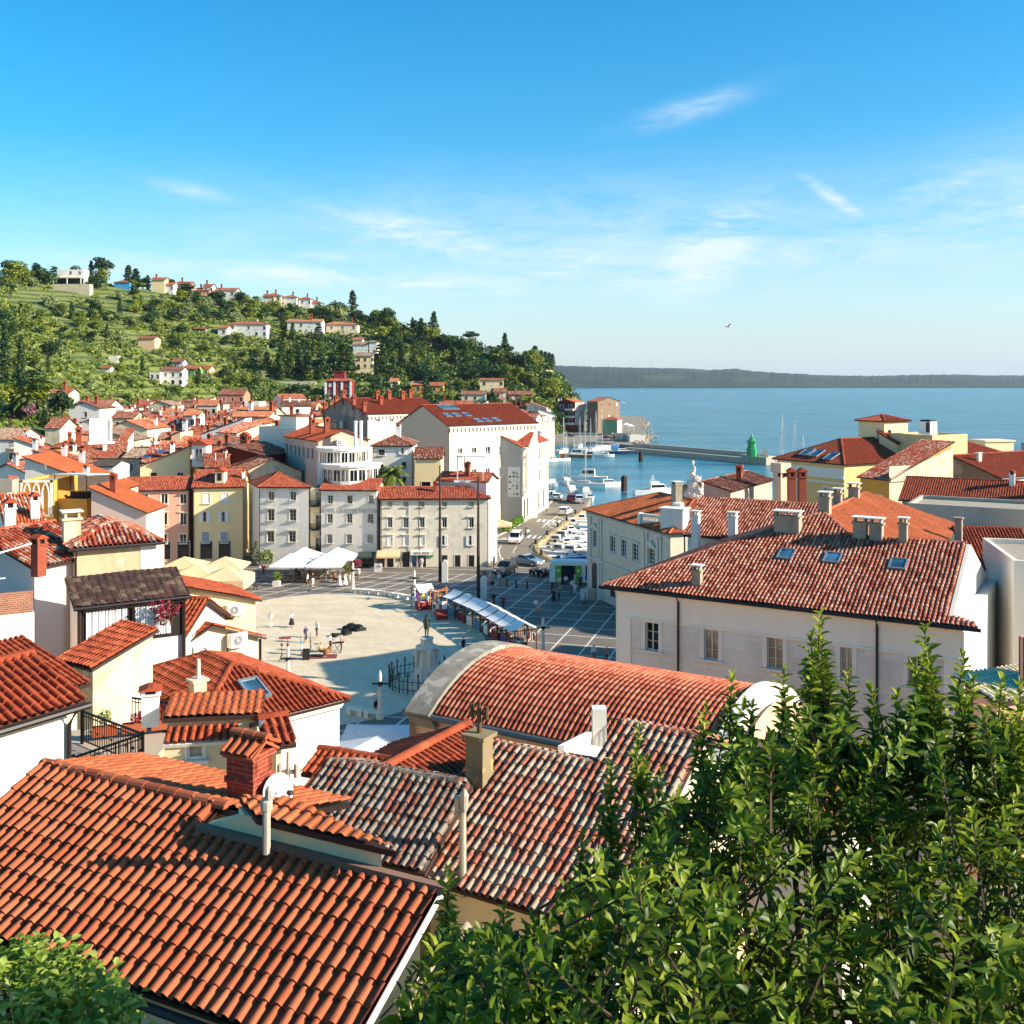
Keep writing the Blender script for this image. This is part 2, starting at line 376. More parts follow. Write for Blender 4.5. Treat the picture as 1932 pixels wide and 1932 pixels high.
def brickmat(name,c1,c2,mort,sc=8.0):
 key = ('br',name)
 if key in MATS: return MATS[key]
 m,nt,bs = new_mat(name); p = coord(nt); ge = nd(nt,'NewGeometry'); sp = nd(nt,'SeparateXYZ'); nt.links.new(p,sp.inputs[0])
 ad = nd(nt,'Math',operation='ADD'); nt.links.new(sp.outputs[0],ad.inputs[0]); nt.links.new(sp.outputs[1],ad.inputs[1])
 cb = nd(nt,'CombineXYZ'); nt.links.new(ad.outputs[0],cb.inputs[0]); nt.links.new(sp.outputs[2],cb.inputs[1])
 b = nd(nt,'TexBrick'); nt.links.new(cb.outputs[0],b.inputs['Vector']); b.inputs['Scale'].default_value = 1; b.inputs['Brick Width'].default_value = .25; b.inputs['Row Height'].default_value = .08
 b.inputs['Mortar Size'].default_value = .007; b.inputs['Color1'].default_value = lin(c1) + (1,); b.inputs['Color2'].default_value = lin(c2) + (1,); b.inputs['Mortar'].default_value = lin(mort) + (1,)
 col = mixc(nt,b.outputs['Color'],(.6,.55,.5),ramp(nt,[(.4,0.),(.75,.6)],noise(nt,3,5,gpos(nt))),'MULTIPLY')
 nt.links.new(col,bs.inputs['Base Color']); bs.inputs['Roughness'].default_value = .9; bump(nt,bs,b.outputs['Fac'],-.4,.01)
 MATS[key] = m; return m
RB = brickmat('red_brick','9c3f26','7e2e1b','a86a4e'); OLDB = brickmat('old_brick','a0664a','8a4f38','b8a48c')
T_CAP = tiles('cap_tiles',['b5532f','a8482a','c2643c','9c4428'],0,soot=.3)
def chim_mesh(kind):
 if kind in CH: return CH[kind]
 b = MB(); ms = [RB,DARK,T_CAP,WHITE,STONE]
 if kind == 'brick':           # square brick stack with smoke holes and a small tiled cap
  b.box((0,0,.55),(.5,.5,2.1),m=0); b.box((0,0,1.62),(.6,.6,.1),m=0)
  for x in (-.2,.2):
   for y in (-.2,.2): b.box((x,y,1.82),(.14,.14,.32),m=0)
  b.box((0,0,1.8),(.3,.3,.26),m=1); b.box((0,0,2.01),(.66,.66,.07),m=2); b.hexa([(-.33,-.33,2.05),(.33,-.33,2.05),(.33,.33,2.05),(-.33,.33,2.05)],[(-.06,-.3,2.25),(.06,-.3,2.25),(.06,.3,2.25),(-.06,.3,2.25)],2)
 elif kind == 'white':         # rendered stack with a hooded top
  b.box((0,0,.5),(.46,.46,2.0),m=3); b.box((0,0,1.48),(.56,.56,.08),m=3)
  for x in (-.19,.19):
   for y in (-.19,.19): b.box((x,y,1.64),(.1,.1,.24),m=3)
  b.box((0,0,1.62),(.26,.26,.22),m=1); b.hexa([(-.32,-.32,1.76),(.32,-.32,1.76),(.32,.32,1.76),(-.32,.32,1.76)],[(-.07,-.3,1.96),(.07,-.3,1.96),(.07,.3,1.96),(-.07,.3,1.96)],2)
 elif kind == 'stone':         # wide rendered stack with a thin slab top
  b.box((0,0,.5),(.75,.5,2.2),m=4); b.box((0,0,1.52),(.9,.64,.12),m=4); b.box((0,0,1.7),(.6,.36,.24),m=4); b.box((0,0,1.87),(.95,.68,.07),m=3)
 elif kind == 'pot':           # rendered stack, round clay pot
  b.box((0,0,.35),(.44,.44,1.6),m=3); b.box((0,0,1.2),(.54,.54,.1),m=3); b.lathe([(.14,1.25),(.12,1.6),(.17,1.64),(.17,1.72),(.05,1.8)],n=10,m=2)
 elif kind == 'pipe':
  b.lathe([(.09,-.5),(.09,1.7)],n=10,m=4); b.lathe([(.2,1.72),(.18,1.8),(.02,1.95)],n=10,m=1)
 elif kind == 'twin':          # tall steel flues side by side
  for x in (-.35,.35): b.lathe([(.2,-.5),(.2,3.4),(.24,3.42),(.24,3.55),(.14,3.6)],(x,0,0),n=12,m=3)
 CH[kind] = b.mesh('chimney',ms); return CH[kind]
def chimney(T,p,kind='brick',sc=1.0,rz=0,h=1.0):
 return place('chimney',chim_mesh(kind),T,V(p) - ZUP * (.55 * sc * h) - OFF[T],(0,0,rz),(sc,sc,sc * h))
class H_: pass
def house(name,label,cat,pl,pr,z=None,D=None,dep=8.,kind='gx',pitch=20,zb=0.,wall=None,roof=None,lod=None,oh=.3,wf=(),ws=(),wl=(),st=None,
  chim=(),w=.22,amp=.34,group=None,near=None,gut=True,L=None,rz=None,trim=None,soff=None,capr=.12,nv=None):
 """rectangular house under one roof. pl/pr: front eave ends in the survey picture at height z (or pl at depth D).
 wf/ws/wl: openings of front / right / left wall: (u, z, w, h[, style]) with u metres from the wall's left end, z above ground"""
 h = H_()
 if D is not None: z = HC - (pl[1] - HY) * D / F
 A = Wz(pl,z) if abs(pl[1] - HY) > 6 and D is None else W(pl,D)
 if L is None:
  B = Wz(pr,z)
 else:
  a = rad(rz or 0); B = A + V((math.cos(a),math.sin(a),0)) * L
 A.z = B.z = 0
 e = (B - A); ln = e.length; e.normalize(); n = V((nv[0],nv[1],0)).normalized() if nv else V((-e.y,e.x,0))      # n points inward (away from the viewer)
 h.A,h.B,h.e,h.n,h.L,h.dep,h.z = A,B,e,n,ln,dep,z
 h.pt = lambda u,d,zz: A + e * u + n * d + ZUP * zz
 Dm = (A.y + B.y) / 2
 if lod is None: lod = 0 if Dm < 32 else 1 if Dm < 95 else 2 if Dm < 235 else 3
 if near is None: near = Dm < 240
 T = thing(name,label,cat,tuple(h.pt(ln / 2,dep / 2,zb)),group=group); h.T = T
 tp = math.tan(rad(pitch)); rm = MB(); wm = MB(); st = st or wstyle(2,2)
 pl_ = []; rid = []; gab = []
 r = lambda u,d,hh: h.pt(u,d,z + hh)
 if kind == 'gx':
  f = dep / 2; hr = f * tp
  pl_ = [[r(0,0,0),r(ln,0,0),r(ln,f,hr),r(0,f,hr)],[r(ln,dep,0),r(0,dep,0),r(0,f,hr),r(ln,f,hr)]]; rid = [(r(0,f,hr),r(ln,f,hr))]
 elif kind == 'gy':
  f = ln / 2; hr = f * tp
  pl_ = [[r(0,dep,0),r(0,0,0),r(f,0,hr),r(f,dep,hr)],[r(ln,0,0),r(ln,dep,0),r(f,dep,hr),r(f,0,hr)]]; rid = [(r(f,0,hr),r(f,dep,hr))]
 elif kind == 'hip':
  k_ = min(ln,dep) / 2; hr = k_ * tp
  if ln >= dep: c,d = r(k_,k_,hr),r(ln - k_,k_,hr); q = [[r(0,0,0),r(ln,0,0),d,c],[r(ln,0,0),r(ln,dep,0),d],[r(ln,dep,0),r(0,dep,0),c,d],[r(0,dep,0),r(0,0,0),c]]
  else: c,d = r(k_,k_,hr),r(k_,dep - k_,hr); q = [[r(0,0,0),r(ln,0,0),c],[r(ln,0,0),r(ln,dep,0),d,c],[r(ln,dep,0),r(0,dep,0),d],[r(0,dep,0),r(0,0,0),c,d]]
  pl_ = q
  if (c - d).length > .3: rid.append((c,d))
  rid += [(r(0,0,0),c),(r(ln,0,0),c if ln < dep else d),(r(ln,dep,0),d),(r(0,dep,0),d if ln < dep else c)]
 elif kind in ('gxr','gxl'):      # gable at one end, hip at the other
  f = dep / 2; hr = f * tp; l_,r_ = (f,ln) if kind == 'gxl' else (0,ln - f)
  c,d = r(l_,f,hr),r(r_,f,hr); pl_ = [[r(0,0,0),r(ln,0,0),d,c],[r(ln,dep,0),r(0,dep,0),c,d],[r(ln,0,0),r(ln,dep,0),d] if kind == 'gxr' else [r(0,dep,0),r(0,0,0),c]]
  rid = [(c,d)] + ([(r(ln,0,0),d),(r(ln,dep,0),d)] if kind == 'gxr' else [(r(0,0,0),c),(r(0,dep,0),c)])
 elif kind == 'shed': hr = dep * tp; pl_ = [[r(0,0,0),r(ln,0,0),r(ln,dep,hr),r(0,dep,hr)]]
 elif kind == 'shedr': hr = ln * tp; pl_ = [[r(ln,0,0),r(ln,dep,0),r(0,dep,hr),r(0,0,hr)]]      # falls to the right
 elif kind == 'shedl': hr = ln * tp; pl_ = [[r(0,dep,0),r(0,0,0),r(ln,0,hr),r(ln,dep,hr)]]
 else: hr = 0
 h.hr = hr; h.pl = pl_; h.rid = rid
 if kind != 'flat':
  for q in pl_: tile_plane(rm,q,lod,w=w,amp=amp)
  for a,b in rid: caps(rm,a,b,capr,.36 if lod < 2 else .8,0,6 if lod < 2 else 4)
  h.roof = rm.build('roof',[roof,soff or WOODD],T)
 else:
  rm.prism([tuple(h.pt(u,d,0))[:2] for u,d in ((oh,oh),(ln - oh,oh),(ln - oh,dep - oh),(oh,dep - oh))],z - .45,z - .3,0)
  h.roof = rm.build('roof',[roof or CONC],T)
 # walls
 o = oh if kind != 'flat' else 0
 c = [h.pt(o,o,0),h.pt(ln - o,o,0),h.pt(ln - o,dep - o,0),h.pt(o,dep - o,0)]; h.c = c; h.wA,h.wB = c[0],c[1]
 zt = z + o * tp - .1 if kind in ('hip',) else z - .06 if kind != 'flat' else z
 side = [(c[0],c[1],wf),(c[1],c[2],ws),(c[2],c[3],()),(c[3],c[0],wl)]
 for a,b,ww in side:
  hs = []
  for q in ww: hs.append((q[0] - q[2] / 2,q[0] + q[2] / 2,zb + q[1],zb + q[1] + q[3]))
  wall_face(wm,a,b,zb - 2,zt,hs)
  for q in ww: window(T,a,(b - a).normalized(),q[0],zb + q[1],q[2],q[3],q[4] if len(q) > 4 else st,near)
 def tri(pts): wm.face(pts,0)
 if kind in ('gx','gxr','gxl'):
  for uu,s_ in ((o,1),(ln - o,-1)):
   if (s_ == 1 and kind == 'gxl') or (s_ == -1 and kind == 'gxr'): continue
   q = [h.pt(uu,o,zt),h.pt(uu,dep - o,zt),h.pt(uu,dep - o,z + o * tp - .1),h.pt(uu,dep / 2,z + hr - .1),h.pt(uu,o,z + o * tp - .1)]; tri(q if s_ < 0 else q[::-1])
 elif kind == 'gy':
  for dd,s_ in ((o,1),(dep - o,-1)):
   q = [h.pt(o,dd,zt),h.pt(ln - o,dd,zt),h.pt(ln - o,dd,z + o * tp - .1),h.pt(ln / 2,dd,z + hr - .1),h.pt(o,dd,z + o * tp - .1)]; tri(q if s_ > 0 else q[::-1])
 elif kind == 'shed':
  for uu,s_ in ((o,1),(ln - o,-1)):
   q = [h.pt(uu,o,zt),h.pt(uu,dep - o,zt),h.pt(uu,dep - o,z + (dep - o) * tp - .1),h.pt(uu,o,z + o * tp - .1)]; tri(q if s_ < 0 else q[::-1])
  tri([c[2] + ZUP * zt,c[3] + ZUP * zt,h.pt(o,dep - o,z + (dep - o) * tp - .1),h.pt(ln - o,dep - o,z + (dep - o) * tp - .1)])
 elif kind in ('shedr','shedl'):
  hi,lo = (o,ln - o) if kind == 'shedr' else (ln - o,o); top = z + (ln - o) * tp - .1; low = z + o * tp - .1
  for dd,s_ in ((o,1),(dep - o,-1)):
   q = [h.pt(lo,dd,zt),h.pt(lo,dd,low),h.pt(hi,dd,top),h.pt(hi,dd,zt)]; tri(q)
  tri([h.pt(hi,o,zt),h.pt(hi,dep - o,zt),h.pt(hi,dep - o,top),h.pt(hi,o,top)])
 elif kind == 'flat':
  i = [h.pt(.25,.25,0),h.pt(ln - .25,.25,0),h.pt(ln - .25,dep - .25,0),h.pt(.25,dep - .25,0)]
  for k_ in range(4):
   a,b,a2,b2 = c[k_],c[(k_ + 1) % 4],i[k_],i[(k_ + 1) % 4]
   wm.face([a + ZUP * z,b + ZUP * z,b2 + ZUP * z,a2 + ZUP * z]); wm.face([b2 + ZUP * z,a2 + ZUP * z,a2 + ZUP * (z - .5),b2 + ZUP * (z - .5)])
 h.wall = wm.build('wall',[wall],T)
 if gut and kind in ('gx','hip','shed','gxr','gxl') and lod < 3:
  g = MB(); g.tube([h.pt(-.02,-.08,z - .05),h.pt(ln + .02,-.08,z - .05)],.075,8)
  g.build('gutter',[GUT],T)
  for uu in ([.35] if gut is True else gut): g = MB(); g.tube([h.pt(uu,-.06,z - .08),h.pt(uu,o - .08,z - .45),h.pt(uu,o - .08,zb)],.05,6); g.build('downpipe',[GUT],T)
 if trim:
  t = MB(); a,b = c[0],c[1]
  for k_ in range(4):
   a,b = c[k_],c[(k_ + 1) % 4]; ee = (b - a).normalized(); nn = ee.cross(ZUP)
   t.hexa([tuple((p + nn * q) + ZUP * (zt - .32)) for p,q in ((a,.0),(a,.16),(b,.16),(b,.0))],[tuple((p + nn * q) + ZUP * (zt - .02)) for p,q in ((a,.0),(a,.26),(b,.26),(b,.0))])
  t.build('cornice',[trim],T)
 h.zr = lambda u,d: z + (min(d,dep - d) * tp if kind[:2] == 'gx' else min(u,ln - u) * tp if kind == 'gy' else min(u,ln - u,d,dep - d) * tp if kind == 'hip' else d * tp if kind == 'shed' else (ln - u) * tp if kind == 'shedr' else u * tp if kind == 'shedl' else -.3)
 for q in chim:
  u,d,k_ = q[:3]; u = u * ln if u <= 1 else u; d = d * dep if d <= 1 else d
  chimney(T,h.pt(u,d,h.zr(u,d)),k_,q[3] if len(q) > 3 else 1.,math.atan2(e.y,e.x),q[4] if len(q) > 4 else 1.)
 return h
def wall_uv(h,p):     # survey point -> (u along front wall, height above the plaza)
 X = hit(p,h.wA,h.n); return (X - h.wA).dot(h.e),X.z
def wrects(h_args,rects,zb=0,st=None): pass
def pixwin(A,B,rects,st=None,zb=0):
 """window openings read off the survey picture on the wall line A-B: rects (x0,y0,x1,y1[,style])"""
 A,B = V((A[0],A[1],0)),V((B[0],B[1],0)); e = (B - A).normalized(); n = V((-e.y,e.x,0)); out = []
 for q in rects:
  a,b = hit(q[0],A,n),hit(q[1],A,n); u0,u1 = (a - A).dot(e),(b - A).dot(e); out.append(((u0 + u1) / 2,min(a.z,b.z) - zb,abs(u1 - u0),abs(a.z - b.z),q[2] if len(q) > 2 else st))
 return out
def skylight(T,p,n,e,w=.78,h=1.1):
 """roof window lying on a roof plane"""
 s = n.cross(e).normalized(); b = MB(); b2 = MB(); p = V(p); q = lambda x,y,z: p + e * x + s * y + n * z
 for x0,x1,y0,y1 in ((-w / 2,-w / 2 + .09,-h / 2,h / 2),(w / 2 - .09,w / 2,-h / 2,h / 2),(-w / 2 + .09,w / 2 - .09,-h / 2,-h / 2 + .09),(-w / 2 + .09,w / 2 - .09,h / 2 - .09,h / 2)):
  b.hexa([q(x0,y0,-.1),q(x1,y0,-.1),q(x1,y1,-.1),q(x0,y1,-.1)],[q(x0,y0,.2),q(x1,y0,.2),q(x1,y1,.2),q(x0,y1,.2)])
 b2.hexa([q(-w / 2 + .09,-h / 2 + .09,-.1),q(w / 2 - .09,-h / 2 + .09,-.1),q(w / 2 - .09,h / 2 - .09,-.1),q(-w / 2 + .09,h / 2 - .09,-.1)],[q(-w / 2 + .09,-h / 2 + .09,.16),q(w / 2 - .09,-h / 2 + .09,.16),q(w / 2 - .09,h / 2 - .09,.16),q(-w / 2 + .09,h / 2 - .09,.16)])
 o = b.build('skylight',[ZINC],T); b2.build('pane',[SKYGL],o); return o
ACM = None
def ac_unit(T,A,e,u,z,label=None,w=.85):
 """outdoor air conditioner on brackets on a wall"""
 global ACM
 if ACM is None:
  b = MB(); b.box((0,-.3,.3),(.85,.32,.58),m=0); b.box((-.1,-.465,.3),(.56,.012,.5),m=0)
  b.tube([(-.1,-.462,.3),(-.1,-.475,.3)],.23,20,1); b.tube([(-.1,-.47,.3),(-.1,-.485,.3)],.06,10,0)
  for k_ in range(5): b.tube([(-.1 + math.cos(a) * (.05 + k_ * .04),-.48,.3 + math.sin(a) * (.05 + k_ * .04)) for a in [i * math.pi / 8 for i in range(17)]],.005,4,0,False)
  for x in (-.3,.3): b.box((x,-.22,-.02),(.04,.5,.04),m=2); b.box((x,.0,-.12),(.04,.04,.2),m=2)
  ACM = b.mesh('air_conditioner',[WHITE,flat('fan_grille_grey','4b4a48',.5),DARK])
 loc = V((A[0],A[1],0)) + V((e.x,e.y,0)) * u + ZUP * z; s = w / .85
 return place('air_conditioner',ACM,T,loc - (OFF[T] if T else V((0,0,0))),(0,0,math.atan2(e.y,e.x)),s)
# ---------------------------------------------------------------- camera, sun, sky
cam = bpy.data.cameras.new('camera'); co = bpy.data.objects.new('camera',cam); COL.objects.link(co); SC.camera = co
co.location = CAM; co.rotation_euler = (rad(90),0,0); cam.sensor_width = 36; cam.lens = 36 * F / 1932; cam.shift_y = -(966 - HY) / 1932
cam.clip_start = .1; cam.clip_end = 30000
SUN_EL,SUN_AZ = rad(25),rad(12)        # azimuth measured from +X toward the camera side
sd = V((math.cos(SUN_EL) * math.cos(SUN_AZ),-math.cos(SUN_EL) * math.sin(SUN_AZ),math.sin(SUN_EL)))
sl = bpy.data.lights.new('sun','SUN'); sl.energy = 4.7; sl.angle = rad(.55); sl.color = (1,.89,.74)
so = bpy.data.objects.new('sun',sl); COL.objects.link(so); so.rotation_euler = sd.to_track_quat('Z','Y').to_euler(); so.location = (60,-20,80)
w = bpy.data.worlds.new('World'); SC.world = w; w.use_nodes = True; nt = w.node_tree; bg = nt.nodes['Background']
sk = nd(nt,'TexSky',sky_type='NISHITA'); sk.sun_disc = False; sk.sun_elevation = SUN_EL; sk.sun_rotation = rad(90) + SUN_AZ
sk.air_density = 1.0; sk.dust_density = .6; sk.ozone_density = 2.5; sk.altitude = 30
def M2(op,a,b=None,c=None):
 n = nd(nt,'Math',operation=op)
 for i,x in enumerate((a,b,c)):
  if x is None: continue
  if hasattr(x,'is_output'): nt.links.new(x,n.inputs[i])
  else: n.inputs[i].default_value = x
 return n.outputs[0]
tc = coord(nt,'Generated'); sx = nd(nt,'SeparateXYZ'); nt.links.new(tc,sx.inputs[0])
az = M2('ARCTAN2',sx.outputs[0],sx.outputs[1]); el = M2('ARCSINE',sx.outputs[2])
cb = nd(nt,'CombineXYZ'); nt.links.new(az,cb.inputs[0]); nt.links.new(el,cb.inputs[1]); dirv = cb.outputs[0]
hs = nd(nt,'HueSaturation'); hs.inputs['Saturation'].default_value = 1.68; hs.inputs['Value'].default_value = 1.08; hs.inputs['Hue'].default_value = .490; nt.links.new(sk.outputs[0],hs.inputs['Color'])
# thin cirrus: stretched noise, gathered in a few banks (azimuth, elevation in radians, half sizes, tilt, strength)
tot = None
for a0,e0,sa,se,tl,st_ in ((.1,.13,.42,.055,.0,.3),(-.14,.098,.28,.012,-.035,.6),(-.06,.135,.12,.017,-.22,.75),(.06,.112,.13,.020,-.17,.55),(.19,.125,.07,.036,.5,.75),(.305,.168,.028,.006,-.62,1.0),
        (.40,.172,.06,.012,.2,.45),(.17,.255,.06,.010,.25,.35),(.28,.12,.22,.03,.1,.35),(-.30,.175,.05,.008,-.2,.3),(.46,.15,.12,.05,.2,.4),(-.17,.118,.05,.006,-.12,.5)):
 dx,dy = M2('SUBTRACT',az,a0),M2('SUBTRACT',el,e0); c_,s_ = math.cos(tl),math.sin(tl)
 u = M2('ADD',M2('MULTIPLY',dx,c_ / sa),M2('MULTIPLY',dy,s_ / sa)); v = M2('ADD',M2('MULTIPLY',dx,-s_ / se),M2('MULTIPLY',dy,c_ / se))
 g = M2('MULTIPLY',M2('EXPONENT',M2('MULTIPLY',M2('ADD',M2('MULTIPLY',u,u),M2('MULTIPLY',v,v)),-1.0)),st_)
 tot = g if tot is None else M2('MAXIMUM',tot,g)
n1 = noise(nt,1,8,mapped(nt,dirv,(6,27,1),(0,0,-.2)),.62,1.0); n2 = noise(nt,1,9,mapped(nt,dirv,(17,66,1),(0,0,-.12)),.7,1.6)
tex = M2('MULTIPLY_ADD',n1,1.9,M2('MULTIPLY_ADD',n2,1.3,-1.18)); cl = M2('MINIMUM',M2('MAXIMUM',M2('MULTIPLY',tex,M2('MULTIPLY',tot,2.1)),0),.85)
hz = M2('MULTIPLY',M2('EXPONENT',M2('MULTIPLY',M2('ABSOLUTE',el),-7.0)),M2('MULTIPLY_ADD',az,.25,.78))
skyc = mixc(nt,hs.outputs[0],(3.0,3.72,4.35),hz)                       # pale air low over the sea
skyc = mixc(nt,skyc,(4.3,4.9,5.3),cl)
nt.links.new(skyc,bg.inputs[0]); bg.inputs[1].default_value = .094
vs = SC.view_settings; vs.view_transform = 'Standard'; vs.look = 'None'; vs.exposure = 1.15; vs.gamma = 1
SC.cycles.use_denoising = True; SC.cycles.max_bounces = 6; SC.cycles.diffuse_bounces = 3; SC.cycles.glossy_bounces = 3; SC.cycles.transmission_bounces = 3; SC.cycles.transparent_max_bounces = 6; SC.cycles.volume_bounces = 0
SC.cycles.use_adaptive_sampling = True; SC.cycles.adaptive_threshold = .02; SC.cycles.caustics_reflective = False; SC.cycles.caustics_refractive = False
# ---------------------------------------------------------------- sea, land
def structure(o): o['kind'] = 'structure'; return o
SEA = -1.3
m,nt,bs = new_mat('sea_water'); MSEA = m
p = gpos(nt); bs.inputs['Roughness'].default_value = .2; bs.inputs['IOR'].default_value = 1.33
big = noise(nt,.02,7,mapped(nt,p,(.35,2.6,1)),.68); nt.links.new(ramp(nt,[(.3,lin('1a5064')),(.7,lin('4a8f9e'))],big),bs.inputs['Base Color'])
wv = noise(nt,.55,5,mapped(nt,p,(1,1.7,1),(0,0,.3)),.6,.4); w2 = noise(nt,.06,3,mapped(nt,p,(1,1.6,1),(0,0,.2)))
dst = nd(nt,'VectorMath',operation='LENGTH'); nt.links.new(p,dst.inputs[0])
calm = ramp(nt,[(.0,.05),(.062,.05),(.1,1.)],(lambda q: (nt.links.new(dst.outputs['Value'],q.inputs[0]),q.outputs[0])[1])(nd(nt,'Math',operation='MULTIPLY',i1=1 / 4000)))
ad = nd(nt,'Math',operation='MULTIPLY_ADD',i1=2.5); nt.links.new(w2,ad.inputs[0]); nt.links.new(wv,ad.inputs[2])
b = nd(nt,'Bump'); b.inputs['Distance'].default_value = 1.3; nt.links.new(ad.outputs[0],b.inputs['Height']); nt.links.new(calm,b.inputs['Strength']); nt.links.new(b.outputs[0],bs.inputs['Normal'])
structure(MB().face([(-16000,-300,SEA),(16000,-300,SEA),(16000,15000,SEA),(-16000,15000,SEA)]).build('sea',[MSEA]))
QUAY = plaster('quay_stone','b8ad98',.5,'6d6558',None,1.5)
LANDM = plaster('street_paving','8f8778',.4,'615b50',None,.8)
QP = [(9,137.5),(5.8,141.9),(5,144.4),(3.9,148.8),(3.6,155.8),(7.6,173),(13.9,198),(17,221)]      # quay along the road
LAND = [(-900,-60),(130,-60),(130,172),(62,184),(30,168),(27,136)] + QP + [(-6,223),(-4,300),(6,425),(32,428),(48,402),(56,412),(62,470),(72,560),(86,640),(92,735),(70,800),(10,900),(-900,1000)]
structure(MB().prism(LAND,-4,0).build('ground',[LANDM]))
# slope under the nearest houses, below the look-out
TM = plaster('bare_earth','6b5f48',.5,'3f3a2a',None,.6)
def gz(x,y): return max(-.3,19.5 - .98 * max(0,y - 3.5) if y < 12 else 11.2 - .32 * (y - 12) if y < 46 else .3 - .2 * (y - 46))
b = MB(); nx,ny = 24,24
vs_ = [(x,y,gz(x,y)) for y in np.linspace(-6,52,ny) for x in np.linspace(-60,60,nx)]
b.grid(vs_,[(j * nx + i,j * nx + i + 1,(j + 1) * nx + i + 1,(j + 1) * nx + i) for j in range(ny - 1) for i in range(nx - 1)]); structure(b.build('slope',[TM]))
# plaza
PAVE = new_mat('plaza_paving'); m,nt,bs = PAVE; PAVE = m; p = gpos(nt); bs.inputs['Roughness'].default_value = .75
br = nd(nt,'TexBrick'); nt.links.new(mapped(nt,p,(1,1,1),(0,0,rad(17))),br.inputs['Vector']); br.inputs['Scale'].default_value = 1; br.inputs['Brick Width'].default_value = 1.2; br.inputs['Row Height'].default_value = .6; br.inputs['Mortar Size'].default_value = .012
for k_,c in (('Color1','6f665b'),('Color2','7a7064'),('Mortar','584f46')): br.inputs[k_].default_value = lin(c) + (1,)
nt.links.new(mixc(nt,br.outputs[0],lin('5b5a55'),ramp(nt,[(.4,0.),(.75,.6)],noise(nt,.4,6,p))),bs.inputs['Base Color'])
m,nt,bs = new_mat('oval_limestone'); OVAL = m; p = gpos(nt); bs.inputs['Roughness'].default_value = .7
br = nd(nt,'TexBrick'); nt.links.new(mapped(nt,p,(1,1,1),(0,0,rad(62))),br.inputs['Vector']); br.inputs['Scale'].default_value = 1; br.inputs['Brick Width'].default_value = 1.5; br.inputs['Row Height'].default_value = .5; br.inputs['Mortar Size'].default_value = .01
for k_,c in (('Color1','cebd9c'),('Color2','d8c8aa'),('Mortar','a3967e')): br.inputs[k_].default_value = lin(c) + (1,)
col = mixc(nt,br.outputs[0],lin('b5a280'),ramp(nt,[(.42,0.),(.75,.65)],noise(nt,.35,6,mapped(nt,p,(.5,1.6,1),(0,0,rad(-62)))))); col = mixc(nt,col,lin('90846e'),ramp(nt,[(.55,0.),(.8,.5)],noise(nt,1.3,7,p)))
nt.links.new(col,bs.inputs['Base Color'])
ASPH = plaster('asphalt_grey','837a6c',.4,'625b50',None,1.2); KERB = flat('kerb_stone','c9c0ae',.8); LINEM = flat('inlaid_white_stone','d9d2c0',.7); PAINT = flat('road_paint','f0ece0',.6)
def sheet(name,poly,z,m): return structure(MB().face([(x,y,z) for x,y in poly]).build(name,[m]))
sheet('plaza',[(-60,48),(40,48),(14,128),(2,141),(-2,139.3),(-60,150)],.004,PAVE)
EC,EA,EB,ET = V((-18.35,97.4,0)),23.5,15.7,math.atan2(.9938,-.1114)
def ell(t,k_=1.0,z=0.):
 x,y = math.cos(t) * EA * k_,math.sin(t) * EB * k_; return V((EC.x + x * math.cos(ET) - y * math.sin(ET),EC.y + x * math.sin(ET) + y * math.cos(ET),z))
sheet('oval_paving',[tuple(ell(2 * math.pi * i / 90))[:2] for i in range(90)],.016,OVAL)
b = MB()
for i in range(90):
 a,c = 2 * math.pi * i / 90,2 * math.pi * (i + 1) / 90; b.face([ell(a,1,.02),ell(a,1.012,.02),ell(c,1.012,.02),ell(c,1,.02)])
b.face([(0,0,-.5),(.01,0,-.5),(0,.01,-.5)]); structure(b.build('oval_border',[KERB]))
b = MB()
def stripe(x0,y0,x1,y1,wd=.16,z=.009):
 d = V((x1 - x0,y1 - y0,0)).normalized(); n = V((-d.y,d.x,0)) * wd / 2; b.face([V((x0,y0,z)) - n,V((x1,y1,z)) - n,V((x1,y1,z)) + n,V((x0,y0,z)) + n])
for i in range(-16,8):
 x0 = -.5 + 3.0 * i; an = rad(74 if i >= -1 else 74 + 2.0 * (i + 1)) if i > -9 else rad(58); d = V((math.cos(an),math.sin(an),0)); lo,hi = (56 - 112.6) / d.y,(134 + min(0,i) * .1 - 112.6) / d.y
 stripe(x0 + d.x * lo,112.6 + d.y * lo,x0 + d.x * hi,112.6 + d.y * hi)
for j in range(-16,6):
 y0 = 121.9 + 3.55 * j; stripe(-4.5 - 55,y0 + 55 * .155,-4.5,y0,z=.012); stripe(-4.5,y0,-4.5 + 30,y0 - 30 * .31,z=.012)
structure(b.build('paving_lines',[LINEM]))
# road round the harbour inlet
ROAD = [(2.0,141.0),(-2.6,139.5),(-3.0,146),(-3.6,154),(-2.6,164),(1.2,178),(5.6,198),(8.5,214),(-5,222),(16,220.5),(13.2,199),(6.9,174),(2.9,156.2),(3.2,148.6),(4.3,144.2),(5.2,141.6),(8.0,137.8)]
sheet('road',[(8.0,137.0),(-2.6,139.2)] + ROAD[2:8] + [(9.2,221),(16.5,220.5),(13.2,199),(6.9,174),(2.9,156.2),(3.2,148.6),(4.3,144.2),(5.2,141.6)],.006,ASPH)
b = MB()
for q in (ROAD[2:8],):
 for k_ in range(len(q) - 1):
  a,c = V(q[k_] + (0,)),V(q[k_ + 1] + (0,)); d = (c - a).normalized(); n = V((-d.y,d.x,0)) * .3
  b.hexa([a,c,c + n,a + n],[p_ + ZUP * .14 for p_ in (a,c,c + n,a + n)])
structure(b.build('kerb',[KERB]))
b = MB()
def gp(z_,x,y): return Wz(P(z_,x,y),.012)
